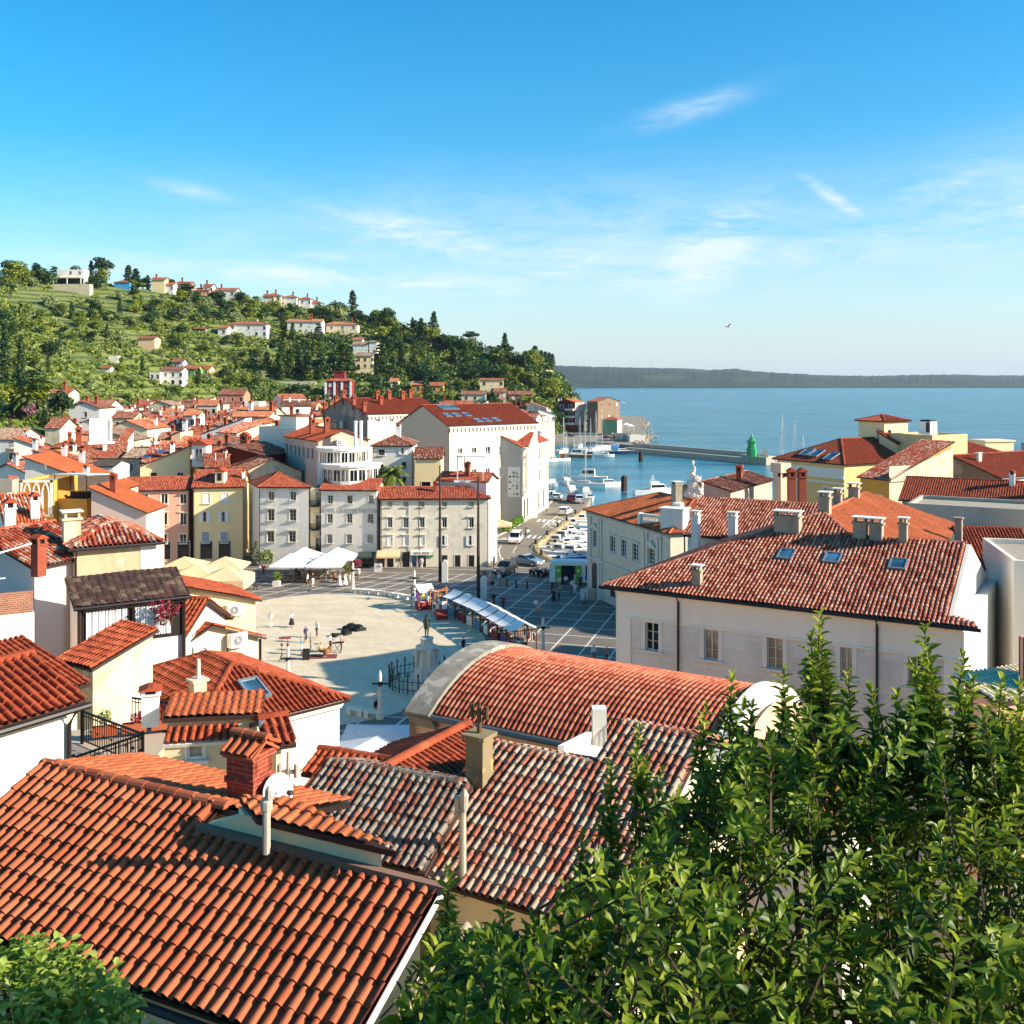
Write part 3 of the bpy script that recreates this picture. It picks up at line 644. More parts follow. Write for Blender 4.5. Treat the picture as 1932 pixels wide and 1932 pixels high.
for x0,y0,x1,y1 in ((0,0,0,0),) if 0 else ():
 pass
for k_ in range(6):                    # two zebra crossings
 x = 822 + k_ * 63; y = 372 + k_ * 4; b.face([gp('R',*q) for q in ((x - 30,y + 16),(x + 4,y + 16),(x + 32,y - 14),(x - 2,y - 14))])
for k_ in range(3):
 x = 696 + k_ * 68; y = 576 + k_ * 6; b.face([gp('R',*q) for q in ((x - 32,y + 18),(x + 2,y + 18),(x + 36,y - 18),(x + 2,y - 18))])
for k_ in range(3):
 x = 330; y = 598 + k_ * 18; b.face([gp('R',*q) for q in ((x - 100,y + 5),(x + 70,y + 5),(x + 100,y - 4),(x - 70,y - 4))])
def pl_line(pts,wd=.14):
 for (x0,y0),(x1,y1) in zip(pts,pts[1:]):
  a,c = gp('R',x0,y0),gp('R',x1,y1); d = (c - a).normalized(); n = V((-d.y,d.x,0)) * wd / 2; b.face([a - n,c - n,c + n,a + n])
pl_line([(860,465),(1055,318)]); pl_line([(930,435),(1020,478)]); pl_line([(1060,325),(1160,372)]); pl_line([(1085,325),(1225,325)]); pl_line([(890,465),(1040,485)]); pl_line([(985,905),(860,850),(760,790),(715,750),(740,690),(800,640),(960,525)])
pl_line([(345,690),(315,740),(330,830),(390,890)]); pl_line([(500,790),(505,750),(540,700)],.1)
structure(b.build('road_markings',[PAINT]))
fc = bpy.data.curves.new('road_word','FONT'); fc.body = 'ŠOLA'; fc.size = 1.7; fc.extrude = .001; fc.materials.append(PAINT); fc.align_x = 'CENTER'
fo = place('road_word',fc,None,gp('R',1010,432) + V((0,0,.004)),(0,0,rad(-16)),(1,1.9,1)); me = bpy.data.meshes.new_from_object(fo.evaluated_get(bpy.context.evaluated_depsgraph_get())); f2 = place('road_lettering',me,None,fo.location,fo.rotation_euler,fo.scale[:]); bpy.data.objects.remove(fo); structure(f2)
# ---------------------------------------------------------------- hill
HX = np.array([-500,-200,0,100,200,300,420,520,640,760,860,950,1010,1040,1058,1076,1094,1106])
HYS = np.array([505,515,524,533,538,548,560,572,592,615,642,665,680,694,714,738,764,778])
HDR = np.array([430,470,500,520,530,540,560,570,580,575,560,545,540,545,550,560,600,690])
HDF = np.array([200,230,262,290,330,365,395,405,410,425,440,452,465,480,500,530,585,680])
HZF = np.array([2,2,2,2,2,2,3,3,3,2,1,1,1,0,-1,-2,-2,-2])
def ip(x,ys): return float(np.interp(x,HX,ys))
def hill(x,t):
 Df,Dr,zf = ip(x,HDF),ip(x,HDR),ip(x,HZF); zr = HC - (ip(x,HYS) - HY) * Dr / F
 if t <= 1:
  D = Df + (Dr - Df) * t; s = t ** .92; s += .012 * math.sin(t * 40 + x * .01) * (1 - t) * t * 4; z = zf + (zr - zf) * s
 else: D = Dr + (t - 1) * 300; z = zr - (t - 1) * (zr + 4) * 1.6 - (t - 1) ** 2 * 6
 return V(((x - CX) * D / F,D,z))
def hill_at(x,y):              # point of the slope that the survey picture shows at x, y
 lo,hi = 0.,1.
 f = lambda t: HY - (hill(x,t).z - HC) * F / hill(x,t).y
 if y >= f(0): return hill(x,0)
 if y <= f(1): return hill(x,1)
 for _ in range(30):
  m_ = (lo + hi) / 2
  if f(m_) > y: lo = m_
  else: hi = m_
 return hill(x,(lo + hi) / 2)
m,nt,bs = new_mat('hillside_grass'); HM = m; p = gpos(nt); bs.inputs['Roughness'].default_value = 1
sp = nd(nt,'SeparateXYZ'); nt.links.new(p,sp.inputs[0])
n1 = noise(nt,.035,6,p); wv = nd(nt,'TexWave',wave_type='BANDS',bands_direction='Z'); wv.inputs['Scale'].default_value = .11; wv.inputs['Distortion'].default_value = 2.5; wv.inputs['Detail'].default_value = 3; nt.links.new(p,wv.inputs['Vector'])
col = mixc(nt,lin('4d6128'),lin('7d8238'),ramp(nt,[(.35,0.),(.65,1.)],n1)); col = mixc(nt,col,lin('2f4219'),ramp(nt,[(.15,.8),(.45,0.)],wv.outputs['Fac'])); col = mixc(nt,col,lin('b3a478'),ramp(nt,[(.64,0.),(.72,.6)],noise(nt,.05,5,mapped(nt,p,(1,1,3)))))
nt.links.new(col,bs.inputs['Base Color']); bump(nt,bs,noise(nt,.8,5,p),.6,.5)
b = MB(); xs = list(range(-500,1000,20)) + list(range(1000,1107,6)); ts = [i / 24 for i in range(25)] + [1.05,1.15,1.3,1.6,2.0]; vs_ = []
for t in ts:
 for x in xs: q = hill(x,t); vs_.append((q.x,q.y,q.z))
nx = len(xs); b.grid(vs_,[(j * nx + i,j * nx + i + 1,(j + 1) * nx + i + 1,(j + 1) * nx + i) for j in range(len(ts) - 1) for i in range(nx - 1)])
structure(b.build('hill',[HM],smooth=True))
# far shore across the bay
m,nt,bs = new_mat('far_wooded_shore'); p = gpos(nt); bs.inputs['Roughness'].default_value = 1
col = mixc(nt,lin('0f2018'),lin('223a22'),ramp(nt,[(.42,0.),(.58,1.)],noise(nt,.022,9,mapped(nt,p,(1,.5,1)),.8))); col = mixc(nt,col,lin('3c5030'),ramp(nt,[(.58,0.),(.66,.7)],noise(nt,.004,3,mapped(nt,p,(1,1,12))))); nt.links.new(col,bs.inputs['Base Color'])
FSX = [(900,688),(1060,690),(1180,693),(1240,694),(1300,695),(1340,698),(1385,695),(1420,700),(1480,704),(1560,708),(1640,709),(1720,707),(1800,706),(1870,708),(1932,708),(2100,706),(2500,712)]
b = MB(); xs = list(np.arange(900,2501,2.5)); rows = [(4180,0),(4200,.08),(4230,.2),(4270,.33),(4320,.5),(4400,.7),(4520,.86),(4700,1.0),(5400,.9),(6500,-.2)]; vs_ = []
rs = np.random.RandomState(3); jit = rs.normal(0,1,len(xs)); j2 = rs.normal(0,1,(len(rows),len(xs)))
for r_,(D,k_) in enumerate(rows):
 for i,x in enumerate(xs):
  top = HC - (np.interp(x,[q[0] for q in FSX],[q[1] for q in FSX]) - HY) * 4700 / F + jit[i] * 1.2; vs_.append(((x - CX) * D / F + rs.normal() * .8,D + j2[r_,i] * 2.5 * (k_ > 0),SEA - .5 + (top - SEA) * k_ + (j2[r_,i] * .5 if k_ > 0 else 0)))
nx = len(xs); b.grid(vs_,[(j * nx + i,j * nx + i + 1,(j + 1) * nx + i + 1,(j + 1) * nx + i) for j in range(len(rows) - 1) for i in range(nx - 1)]); structure(b.build('far_shore',[m],smooth=True))
HZ = MB().prism([(-9000,-40),(9000,-40),(9000,7200),(-9000,7200)],-5.5,130).build('haze',[bpy.data.materials.new('haze_air')]); HZ['kind'] = 'stuff'
m = HZ.data.materials[0]; m.use_nodes = True; nt = m.node_tree; nt.nodes.remove(nt.nodes['Principled BSDF']); pv = nt.nodes.new('ShaderNodeVolumePrincipled'); pv.inputs['Density'].default_value = 4e-5; pv.inputs['Color'].default_value = (.62,.8,1,1); pv.inputs['Anisotropy'].default_value = .2; nt.links.new(pv.outputs[0],nt.nodes['Material Output'].inputs[1])
# ---------------------------------------------------------------- colours of the town
T_PAL = tiles('palace_tiles',['b0644a','c68468','9a4e38','b87156','d0967a','84402e'],.0,soot=.3)
T_ORG = tiles('orange_tiles',['ba643a','ae5932','c46f44','b3603a'],0,soot=.4)  # orange clay, also used to colour sunlit slopes brighter
T_RED = tiles('red_tiles',['a24c2d','914024','ae5a38','823820','9a482c'],.0,('b98a6a','3a1d13'),.3)
T_FG = tiles('foreground_tiles',['ad5c3a','b76844','9a4e2e','a85736','b0603e'],0,soot=.35)
T_OLD = tiles('lichened_tiles',['a8634a','96543f','a8705a','7d4634','b98068'],.44,('a3937c','40342a'),.4)
T_DRK = tiles('sooty_lichened_tiles',['8a5040','74483a','96604c','6d4034'],.62,('857c6e','2e2720'),.55)
T_MIX = tiles('patched_old_tiles',['a2452a','b3573a','8f3a22','c06a48','7c3420'],.22,('c2a890','40291f'),.4)
T_BRN = tiles('brown_old_tiles',['8a4a34','7a4030','96563c','6e3a2a'],.2,('a98c74','3c2a20'),.4)
P_WHT = plaster('white_render','e9e2d3',.3,'a2957f'); P_WH2 = plaster('chalk_white_render','ece2cf',.25,'9a9280'); P_CRM = plaster('cream_render','e3d3ae',.3,'a08a66')
P_YEL = plaster('pale_yellow_render','f0d8a2',.2,'b39a66'); P_PNK = plaster('pink_render','dca68c',.25,'b08270'); P_ORC = plaster('ochre_render','cf9a45',.25,'8f6a34'); P_GRY = plaster('grey_render','b1a797',.5,'6e655a')
P_OLD = plaster('peeling_render','c4ad8a',.6,'7d6a50','ddd0b6',.8); P_RGH = plaster('rough_pale_render','d8c8a8',.6,'857658','bba988',1.1); P_DGR = plaster('dark_grey_render','776f66',.7,'47423c','8f877b',.5); P_PCH = plaster('peach_render','e6bd96',.2,'b08c6c')
BIGS = wstyle(2,3,FRAME_C,GLASS2,.24,STONE_W); BIGD = wstyle(2,3,FRAME_C,GLASS,.24,STONE_W)
def plane_of(p0,e,pitch):
 e = V((e[0],e[1],0)).normalized(); n_in = V((-e.y,e.x,0)); s = n_in * math.cos(rad(pitch)) + ZUP * math.sin(rad(pitch)); return e.cross(s),e,s
def quadroof(name,T,polys,mat,lod,w=.22,amp=.34,ridges=(),capr=.12,soff=None,mb=None):
 rm = mb or MB()
 for q in polys: tile_plane(rm,q,lod,w=w,amp=amp)
 for a,b_ in ridges: caps(rm,a,b_,capr)
 return rm.build(name,[mat,soff or WOODD],T)
# ---------------------------------------------------------------- white palace, right
ZE = 12.7; EL_,ER = Wz(P('I',110,482),ZE),Wz(P('I',1738,668),ZE); pe = (ER - EL_).normalized(); n,pe,ps = plane_of(EL_,pe,21); pin = V((-pe.y,pe.x,0))
T = thing('palace','long white palace with grey stonework front, three skylights and wavy red tiled roof','building',(EL_.x,EL_.y,0)); PAL = T
hp = lambda z_,x,y: hit(P(z_,x,y),EL_,n)
RL,RR,RM,PK = Wz(P('I',1622,655),ZE),hp('I',1682,300),hp('I',1190,268),hp('I',1065,165)
RL = EL_ + pe * (RR - EL_).dot(pe); XM = EL_ + pe * (RM - EL_).dot(pe); kb = (PK - EL_).dot(pin)
BK = EL_ + pin * 2 * kb; orn = pe.cross(ZUP)
RG2 = Wz(P('I',1250,80),PK.z); e1,e2 = None,None
n2,_,_ = plane_of(RG2,pin,21)
hq = lambda z_,x,y: hit(P(z_,x,y),PK,n2)
OE1,OE2 = hq('I',1612,290),hq('I',1640,215)
rm = MB(); lo = RL + ZUP * 0
for q in ([EL_,XM,RM,PK],[XM,RL,RR,RM]): tile_plane(rm,q,1,w=.235,amp=.5)
tile_plane(rm,[BK,EL_,PK],1,w=.235)
bkr = RR + (RR - RL) * 1.0; bkr.z = ZE; tile_plane(rm,[bkr,XM + (RM - XM) * 2 - ZUP * 2 * (RM.z - ZE),RM,RR],2,w=.235)
cr = ER + ZUP * .02; tile_plane(rm,[RL + pe * .0,cr,cr + (ps * .55) - pe * .3,RL + ps * .95],1,w=.235)
for a,c in ((EL_,PK),(RM,RR),(PK,RM)): caps(rm,a,c,.14,.4)
roof = rm.build('roof',[T_PAL,GUT],T)
quadroof('rear_roof',T,[[OE1,OE2,RG2,PK,RM]],T_ORG,1,w=.22,amp=.24,ridges=[(PK,RG2)])  # slope faces the sun; its sunlit look is put into brighter orange tiles
wm = MB(); oh = .55; wa = EL_ + pe * .75 + pin * oh; wb = ER - pe * .75 + pin * oh; wa.z = wb.z = 0
wins = pixwin(wa,wb,[(P('I',300,637),P('I',357,765),BIGD),(P('I',553,668),P('I',615,805),BIGS),(P('I',824,702),P('I',893,845),BIGS),(P('I',1140,745),P('I',1192,895),BIGS),(P('I',1432,785),P('I',1505,928),BIGD)],BIGS)
wins += [(q[0],q[1] - 4.3,q[2],q[3],q[4]) for q in wins]
hs = [(q[0] - q[2] / 2,q[0] + q[2] / 2,q[1],q[1] + q[3]) for q in wins]; wl_ = (wb - wa).length
m,nt,bs = new_mat('ashlar_grey_front'); ASHL = m; p = gpos(nt); ge = nd(nt,'VectorMath',operation='DOT_PRODUCT'); nt.links.new(p,ge.inputs[0]); ge.inputs[1].default_value = tuple(pe)
sp = nd(nt,'SeparateXYZ'); nt.links.new(p,sp.inputs[0]); cb = nd(nt,'CombineXYZ'); nt.links.new(ge.outputs['Value'],cb.inputs[0]); nt.links.new(sp.outputs[2],cb.inputs[1])
br = nd(nt,'TexBrick'); nt.links.new(cb.outputs[0],br.inputs['Vector']); br.inputs['Scale'].default_value = 1; br.inputs['Brick Width'].default_value = 1.5; br.inputs['Row Height'].default_value = .62; br.inputs['Mortar Size'].default_value = .022
for k_,c in (('Color1','d3ccbf'),('Color2','dad3c6'),('Mortar','e6dfd2')): br.inputs[k_].default_value = lin(c) + (1,)
nt.links.new(mixc(nt,br.outputs[0],lin('a39b8d'),ramp(nt,[(.45,0.),(.8,.5)],noise(nt,.7,7,p))),bs.inputs['Base Color']); bs.inputs['Roughness'].default_value = .9; bump(nt,bs,br.outputs['Fac'],.25,.02)
wall_face(wm,wa,wb,-1,ZE - .2,hs,.25)
ga = wb; gb = wb + pin * (2 * (RR - RL).dot(pin) - .9); wall_face(wm,ga,gb,-1,ZE - .2); mid = (ga + gb) / 2
wm.face([V((q_.x,q_.y,ZE - .22)) for q_ in (RL,ga,gb,V((bkr.x,bkr.y,0)))]); fl_ = EL_ + pe * .75 + pin * (2 * kb - .6); fl_.z = 0; wall_face(wm,fl_,wa,-1,ZE - .2); wall_face(wm,gb,fl_,-1,ZE - .2)
RRg = RR + pe * (wb - V((RR.x,RR.y,0))).dot(pe)
wm.build('wall',[ASHL],T)
for q in wins: window(T,wa,pe,q[0],q[1],q[2],q[3],q[4],True,rec=.25)
# white gable wall (sunny side) standing proud, frieze, corner pilasters, eave board
g = MB(); gw = RL + pin * oh + pe * .12; gw.z = 0; g2 = gw + pin * (2 * (RR - RL).dot(pin) - 1.1)
wall_face(g,wb + pe * .004,wb + pin * ((gb - ga).length) + pe * .004,0,ZE - .25)
tri = [V((RL.x,RL.y,ZE - .1)) + pe * .03 + pin * .3,V((bkr.x,bkr.y,ZE - .1)) + pe * .03,RR + pe * .03 - ZUP * .02]; q3 = [p_ + pe * .22 for p_ in tri]; g.hexa(tri,q3)
g.build('gable',[P_WHT],T)
f = MB(); of = pe.cross(ZUP)
def strip(mb,a,b_,z0,z1,o0,o1,m=0): mb.hexa([a + of * 0 + ZUP * z0,a + of * o0 + ZUP * z0,b_ + of * o0 + ZUP * z0,b_ + ZUP * z0],[a + ZUP * z1,a + of * o1 + ZUP * z1,b_ + of * o1 + ZUP * z1,b_ + ZUP * z1],m)
strip(f,wa,wb,ZE - 1.75,ZE - .35,.04,.04); strip(f,wa,wb,ZE - 1.85,ZE - 1.75,.1,.1); strip(f,wa,wb,ZE - .35,ZE - .12,.14,.5); strip(f,wa,wa + pe * .95,0,ZE - 1.85,.06,.06); strip(f,wb - pe * .95,wb,0,ZE - 1.85,.06,.06)
f.build('frieze',[plaster('cream_frieze','f4ead6',.2,'b8a88c',None,1.0)],T)
g = MB(); g.tube([EL_ - pe * .1 + of * .08 - ZUP * .06,ER + pe * .1 + of * .08 - ZUP * .06],.1,8); g.build('gutter',[GUT],T)
for x in (445,1300):
 X = hit(P('I',x,700),wa,pin); g = MB(); g.tube([V((X.x,X.y,ZE - .1)) + of * .5,V((X.x,X.y,ZE - .55)) + of * .12,V((X.x,X.y,.2)) + of * .12],.07,8); g.build('downpipe',[GUT],T)
for x,y in ((908,352),(1107,368),(1390,395)): skylight(T,hp('I',x,y),n,pe,.95,1.15)
CHP = plaster('sooty_chimney_render','a59a84',.7,'5d5344',None,1.6)
def stack(T,p,w_,d_,h_,e,m=None,top=True,name='chimney'):
 """rendered chimney block with slab top"""
 b = MB(); p = V(p); rz = math.atan2(e.y,e.x)
 b.box(p + ZUP * (h_ / 2 - .3),(w_,d_,h_ + .6),rz); b.box(p + ZUP * (h_ + .03),(w_ + .16,d_ + .16,.1),rz)
 if top:
  for k_ in (-1,1): b.box(p + ZUP * (h_ + .2) + e * (k_ * (w_ / 2 - .08)),(.1,d_,.26),rz)
  b.box(p + ZUP * (h_ + .37),(w_ + .2,d_ + .2,.07),rz,1)
 return b.build(name,[m or CHP,STONE_W],T)
for x,y,w_,d_,h_ in ((915,250,1.55,.8,.95),(524,478,.52,.45,.8),(1228,272,.75,.7,.85),(1297,278,.7,.7,.85),(1412,296,.45,.45,1.1),(1075,156,.65,.65,.8)): stack(T,hp('I',x,y),w_,d_,h_,pe)
for x,y,w_,d_,h_ in ((1200,98,.7,.6,.6),(1130,120,.5,.5,.55),(1650,300,.45,.45,1.7)): stack(T,hq('I',x,y),w_,d_,h_,pe,None,x != 1650)
# ---------------------------------------------------------------- courthouse wing behind it
r1,r2 = Wz(P('C',1372,1132),15.5),Wz(P('I',1050,132),15.5); n3,ce,cs = plane_of(r1,r2 - r1,21); ev = hit(P('C',1250,1402),r1,n3); ev2 = ev + ce * 13.5
T = thing('courthouse','pale building with wavy red tiled roof and slim white chimneys behind the palace','building',(ev.x,ev.y,0)); cin = V((-ce.y,ce.x,0)); cof = ce.cross(ZUP)
bw = [r2 + cin * 9 - ZUP * 3.4,r1 + cin * 9 - ZUP * 3.4,r1,r2]
quadroof('roof',T,[[ev,ev2,r2,r1],bw],T_PAL,1,w=.24,amp=.5,ridges=[(r1,r2)])
wm = MB(); a,c = ev + cin * .4 + ce * .2,ev2 + cin * .4; a.z = c.z = 0; wall_face(wm,a,c,0,ev.z - .1,[(.5,1.6,9.4,10.7),(3.2,4.2,9.6,10.6)]); bb = V((r1.x,r1.y,0)) + cin * 8.6 + ce * .2; wall_face(wm,bb,a,0,ev.z - .1); wm.face([a + ZUP * (ev.z - .1),V((r1.x,r1.y,r1.z - .12)) + ce * .25,bb + ZUP * (ev.z - .1)]); wall_face(wm,c,V((r2.x,r2.y,0)) + cin * 8.6,0,ev.z - .1); wm.build('wall',[P_WHT],T)
window(T,a,ce,1.05,9.4,1.1,1.3,wstyle(2,2,FRAME_B)); window(T,a,ce,3.7,9.6,1.0,1.0,wstyle(2,2,FRAME_B))
g = MB(); g.tube([ev + cof * .05,ev2 + cof * .05],.09,8); g.build('gutter',[GUT],T); g = MB(); g.tube([ev + ce * .1,V((ev.x,ev.y,.2)) + ce * .2 + cin * .3],.06,6); g.build('downpipe',[GUT],T)
stack(T,hit(P('C',1340,1490),ev + cof * .6,cin) * 1,.55,.5,2.4,ce,P_WHT); stack(T,hit(P('C',1604,1425),r1,n3),.6,.5,1.6,ce,P_WHT)
ac_unit(T,a,ce,5.6,ev.z - 1.3,w=1.0)
# ---------------------------------------------------------------- municipality palace at the inlet
MW = wstyle(2,4,FRAME_W,GLASS,.2,STONE,head=True)
PA,PB = P('C',527,1215),None
hA = Wz(P('C',533,1217),9.9); ang = -70.1
ee = V((math.cos(rad(ang)),math.sin(rad(ang)),0)); a0 = hA + ee * .45 + V((-ee.y,ee.x,0)) * .45; b0 = a0 + ee * 20; a0.z = b0.z = 0
wf = pixwin(a0,b0,[(P('C',607,1365),P('C',643,1490)),(P('C',729,1405),P('C',766,1530)),(P('C',808,1430),P('C',845,1560)),(P('C',889,1458),P('C',930,1590)),(P('C',1004,1492),P('C',1050,1618))],MW)
wf += [(q[0],5.5 - 4.6,q[2],2.0,wstyle(2,3,FRAME_B,GLASS,.2,STONE)) for q in wf[1:]]
P_MUN = plaster('cream_stone_front','d6cab2',.4,'8d8068',None,1.0)
MU = house('municipal_palace','ornate cream palace with pilasters, arched door and orange roof beside the inlet','building',P('C',533,1217),None,z=9.9,L=21,rz=ang,dep=13.3,kind='hip',pitch=19.8,wall=P_MUN,roof=T_ORG,lod=1,oh=.45,wf=wf,gut=False,trim=STONE,amp=.22,w=.26)
T = MU.T; e,of2 = MU.e,MU.e.cross(ZUP); b = MB(); A0 = MU.wA
def pil(u,w_,z0,z1,d_): p_ = A0 + e * u; b.hexa([p_ + ZUP * z0 - e * w_ / 2,p_ + of2 * d_ + ZUP * z0 - e * w_ / 2,p_ + of2 * d_ + ZUP * z0 + e * w_ / 2,p_ + ZUP * z0 + e * w_ / 2],[p_ + ZUP * z1 - e * w_ / 2,p_ + of2 * d_ + ZUP * z1 - e * w_ / 2,p_ + of2 * d_ + ZUP * z1 + e * w_ / 2,p_ + ZUP * z1 + e * w_ / 2])
u1,u5 = wf[0][0],wf[4][0]
for u in (.35,.95,2 * u1 - .6,2 * u1 - 1.3,u5 - 1.7,u5 - 1.0,u5 + 1.3,u5 + 2.0):
 pil(u,.42,4.9,9.0,.14); pil(u,.52,9.0,9.35,.22); pil(u,.52,4.6,4.9,.22); pil(u,.5,0,4.3,.12)
pil(10,20,4.3,4.6,.25); pil(10,20,9.35,9.5,.2)
for u in np.arange(.3,19,.55): pil(float(u),.22,9.5,9.72,.3)
b.build('pilaster',[STONE],T)
for u,h_ in ((u1,wf[0]),(u5,wf[4])):
 b = MB(); z = h_[1] + h_[3] + .35; p_ = A0 + e * u + of2 * .02; b.hexa([p_ - e * .95 + ZUP * z,p_ - e * .95 + of2 * .25 + ZUP * z,p_ + e * .95 + of2 * .25 + ZUP * z,p_ + e * .95 + ZUP * z],[p_ - e * .05 + ZUP * (z + .55),p_ - e * .05 + of2 * .25 + ZUP * (z + .55),p_ + e * .05 + of2 * .25 + ZUP * (z + .55),p_ + e * .05 + ZUP * (z + .55)]); b.build('pediment',[STONE],T)
b = MB(); p_ = A0 + e * (u1 + .1)     # arched doorway with dark recess
arc = [(math.cos(t) * .95,3.1 + math.sin(t) * .95) for t in np.linspace(0,math.pi,11)]; pts = [(.95,.02)] + arc + [(-.95,.02)]
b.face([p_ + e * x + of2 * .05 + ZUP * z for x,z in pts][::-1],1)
for (x0,z0),(x1,z1) in zip(pts,pts[1:]):
 k_ = 1.22; q = lambda x,z,s: p_ + e * x * s + of2 * .13 + ZUP * (3.1 + (z - 3.1) * s if z > 3.1 else z)
 b.face([q(x0,z0,1),q(x0,z0,k_),q(x1,z1,k_),q(x1,z1,1)][::-1]); b.face([q(x0,z0,1),q(x1,z1,1),q(x1,z1,1) - of2 * .1,q(x0,z0,1) - of2 * .1])
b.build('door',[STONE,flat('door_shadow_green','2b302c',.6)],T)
# balustrade and attic block on its near end
b = MB(); q0,q1 = W(P('C',945,1315),108),W(P('C',1105,1375),106); z0 = q0.z - .3; q0.z = q1.z = z0; d = (q1 - q0); b.bar(q0,q1,.3,.25); b.bar(q0 + ZUP * 1.25,q1 + ZUP * 1.25,.34,.2)
for i in range(15): b.lathe([(.07,.1),(.12,.35),(.06,.8),(.09,1.2)],q0 + d * ((i + .8) / 15.6),n=6)
for t in (0,1): b.box(q0 + d * t + ZUP * .65,(.45,.45,1.5),rad(ang))
b.build('balustrade',[STONE_W],T)
b = MB(); q = W(P('C',1190,1400),104); b.box(q + ZUP * 1.2,(2.4,1.8,2.9),rad(ang + 40)); b.box(q + ZUP * 2.72,(2.7,2.1,.16),rad(ang + 40)); b.box(W(P('C',1215,1205),105.2) ,(.9,.9,1.0),rad(ang + 40)); b.build('attic',[P_WHT],T)
b = MB(); c0 = W(P('C',1030,1395),106); c1 = W(P('C',1225,1420),103); tile_plane(b,[c0 - ZUP * .1,c1 - ZUP * .1,c1 + V((.6,1.4,.55)),c0 + V((.6,1.4,.55))],1); b.build('lower_roof',[T_PAL,GUT],T)
stack(T,W(P('C',1205,1150),110),.9,.8,1.6,e)
# stone trophy group on the roof
def lump_mesh(name,pts,mat,T=None,seed=1,label=None,sub=2,dis=.12):
 """one stone mass from overlapping rough blobs fused by voxel remesh"""
 bm = bmesh.new()
 for c,r,s in pts:
  q = bmesh.ops.create_icosphere(bm,subdivisions=2,radius=1,matrix=Matrix.Translation(c) @ Matrix.Diagonal((r * s[0],r * s[1],r * s[2],1)))
 me = bpy.data.meshes.new('tmp'); bm.to_mesh(me); bm.free(); o = bpy.data.objects.new('tmp',me); COL.objects.link(o)
 md = o.modifiers.new('r','REMESH'); md.mode = 'VOXEL'; md.voxel_size = .09 if dis > .05 else .03; md2 = o.modifiers.new('s','SMOOTH'); md2.iterations = 2; md2.factor = .5
 dg = bpy.context.evaluated_depsgraph_get(); m2 = bpy.data.meshes.new_from_object(o.evaluated_get(dg)); bpy.data.objects.remove(o); m2.name = name
 m2.materials.clear(); m2.materials.append(mat); rs = np.random.RandomState(seed)
 for v in m2.vertices: v.co += V(rs.normal(0,dis * .12,3))
 return m2
c = W(P('C',1325,1195),112); pts = [((0,0,.3),.6,(1.5,.8,.7)),((0,0,1.0),.55,(1.35,.8,1.0)),((-.45,0,1.2),.35,(1,.8,1.2)),((.5,0,1.4),.38,(1,.7,1.3)),((-.1,0,2.0),.42,(1.1,.8,1.2)),((.25,0,2.5),.32,(1,.8,1.2)),((-.15,0,2.9),.3,(.9,.8,1.2)),((.0,0,3.4),.22,(.9,.8,1.5)),((-.05,0,3.95),.14,(.8,.8,1.8)),((.75,0,2.0),.2,(.6,.6,2.2)),((-.75,0,.9),.25,(.8,.8,1.6)),((.6,0,2.7),.14,(.6,.6,2)),((-.5,0,2.3),.17,(.7,.6,1.8))]
o = place('roof_sculpture',lump_mesh('roof_sculpture',[(V(a),r,s) for a,r,s in pts],STONE_W,seed=4,dis=.3),None,c - ZUP * .2,(0,0,rad(-20)),1.25)
props(o,'tall carved pale stone trophy crowning the palace roof against the harbour water','sculpture')
# ---------------------------------------------------------------- yellow block with tower, right
YW = wstyle(2,2,FRAME_W,GLASS,.16,STONE_W)
Y1 = house('yellow_building','large yellow block with hipped red roof and three skylights behind the courthouse','building',P('D',190,712),P('D',690,757),z=14.5,dep=34,kind='hip',pitch=24,wall=plaster('tan_yellow_render','e8bf80',.2,'a8854e'),roof=T_RED,lod=2,wf=[(8.9,9.2,1.0,2.1,YW),(3.0,9.2,1.0,2.1,YW),(8.9,4.8,1,2.1,YW)],ws=[(1.9,9.6,1.1,1.9,wstyle(2,2,FRAME_B,GLASS,.1,STONE_W)),(7,9.6,1.1,1.9,YW)],st=YW,oh=.45,trim=STONE_W,gut=True)
f = MB(); a,c = Y1.wA,Y1.wB; o_ = Y1.e.cross(ZUP)
for z0,z1,d_ in ((12.6,13.0,.16),(13.0,13.9,.06),(11.9,12.15,.1)): f.hexa([a + ZUP * z0,a + o_ * d_ + ZUP * z0,c + o_ * d_ + ZUP * z0,c + ZUP * z0],[a + ZUP * z1,a + o_ * d_ + ZUP * z1,c + o_ * d_ + ZUP * z1,c + ZUP * z1])
f.build('frieze',[STONE_W],Y1.T)
for x,y in ((430,672),(500,680),(598,702)): q = Y1.pl[0]; nn = (q[1] - q[0]).cross(q[2] - q[0]).normalized(); skylight(Y1.T,hit(P('D',x,y),q[0],nn),nn,Y1.e,1.5,1.9)
a59 = -59.3
tw = house('roof_tower','square yellow lookout tower with small hipped red roof on the yellow block','tower',P('D',757,448),None,D=143.5,L=5.2,rz=a59,dep=5.6,kind='hip',pitch=17,zb=15.2,wall=P_YEL,roof=T_RED,lod=2,oh=.4,wf=[(3.4,1.2,.35,2.2,wstyle(1,1,FRAME_C,GLASS2,.05))],ws=[(1.0,.6,.7,2.6,wstyle(1,1,FRAME_B,GLASS,.1)),(3.2,.5,.9,2.0,wstyle(1,1,FRAME_C,GLASS2,.1))],gut=False)
cb_ = house('roof_plant_room','flat topped concrete plant room with a stained arch beside the roof tower','plant room',P('D',1005,537),None,D=138.5,L=6.6,rz=a59,dep=7.2,kind='flat',zb=14,wall=plaster('stained_yellow_concrete','d3bf8e',.6,'7d6a45',None,.7),gut=False)
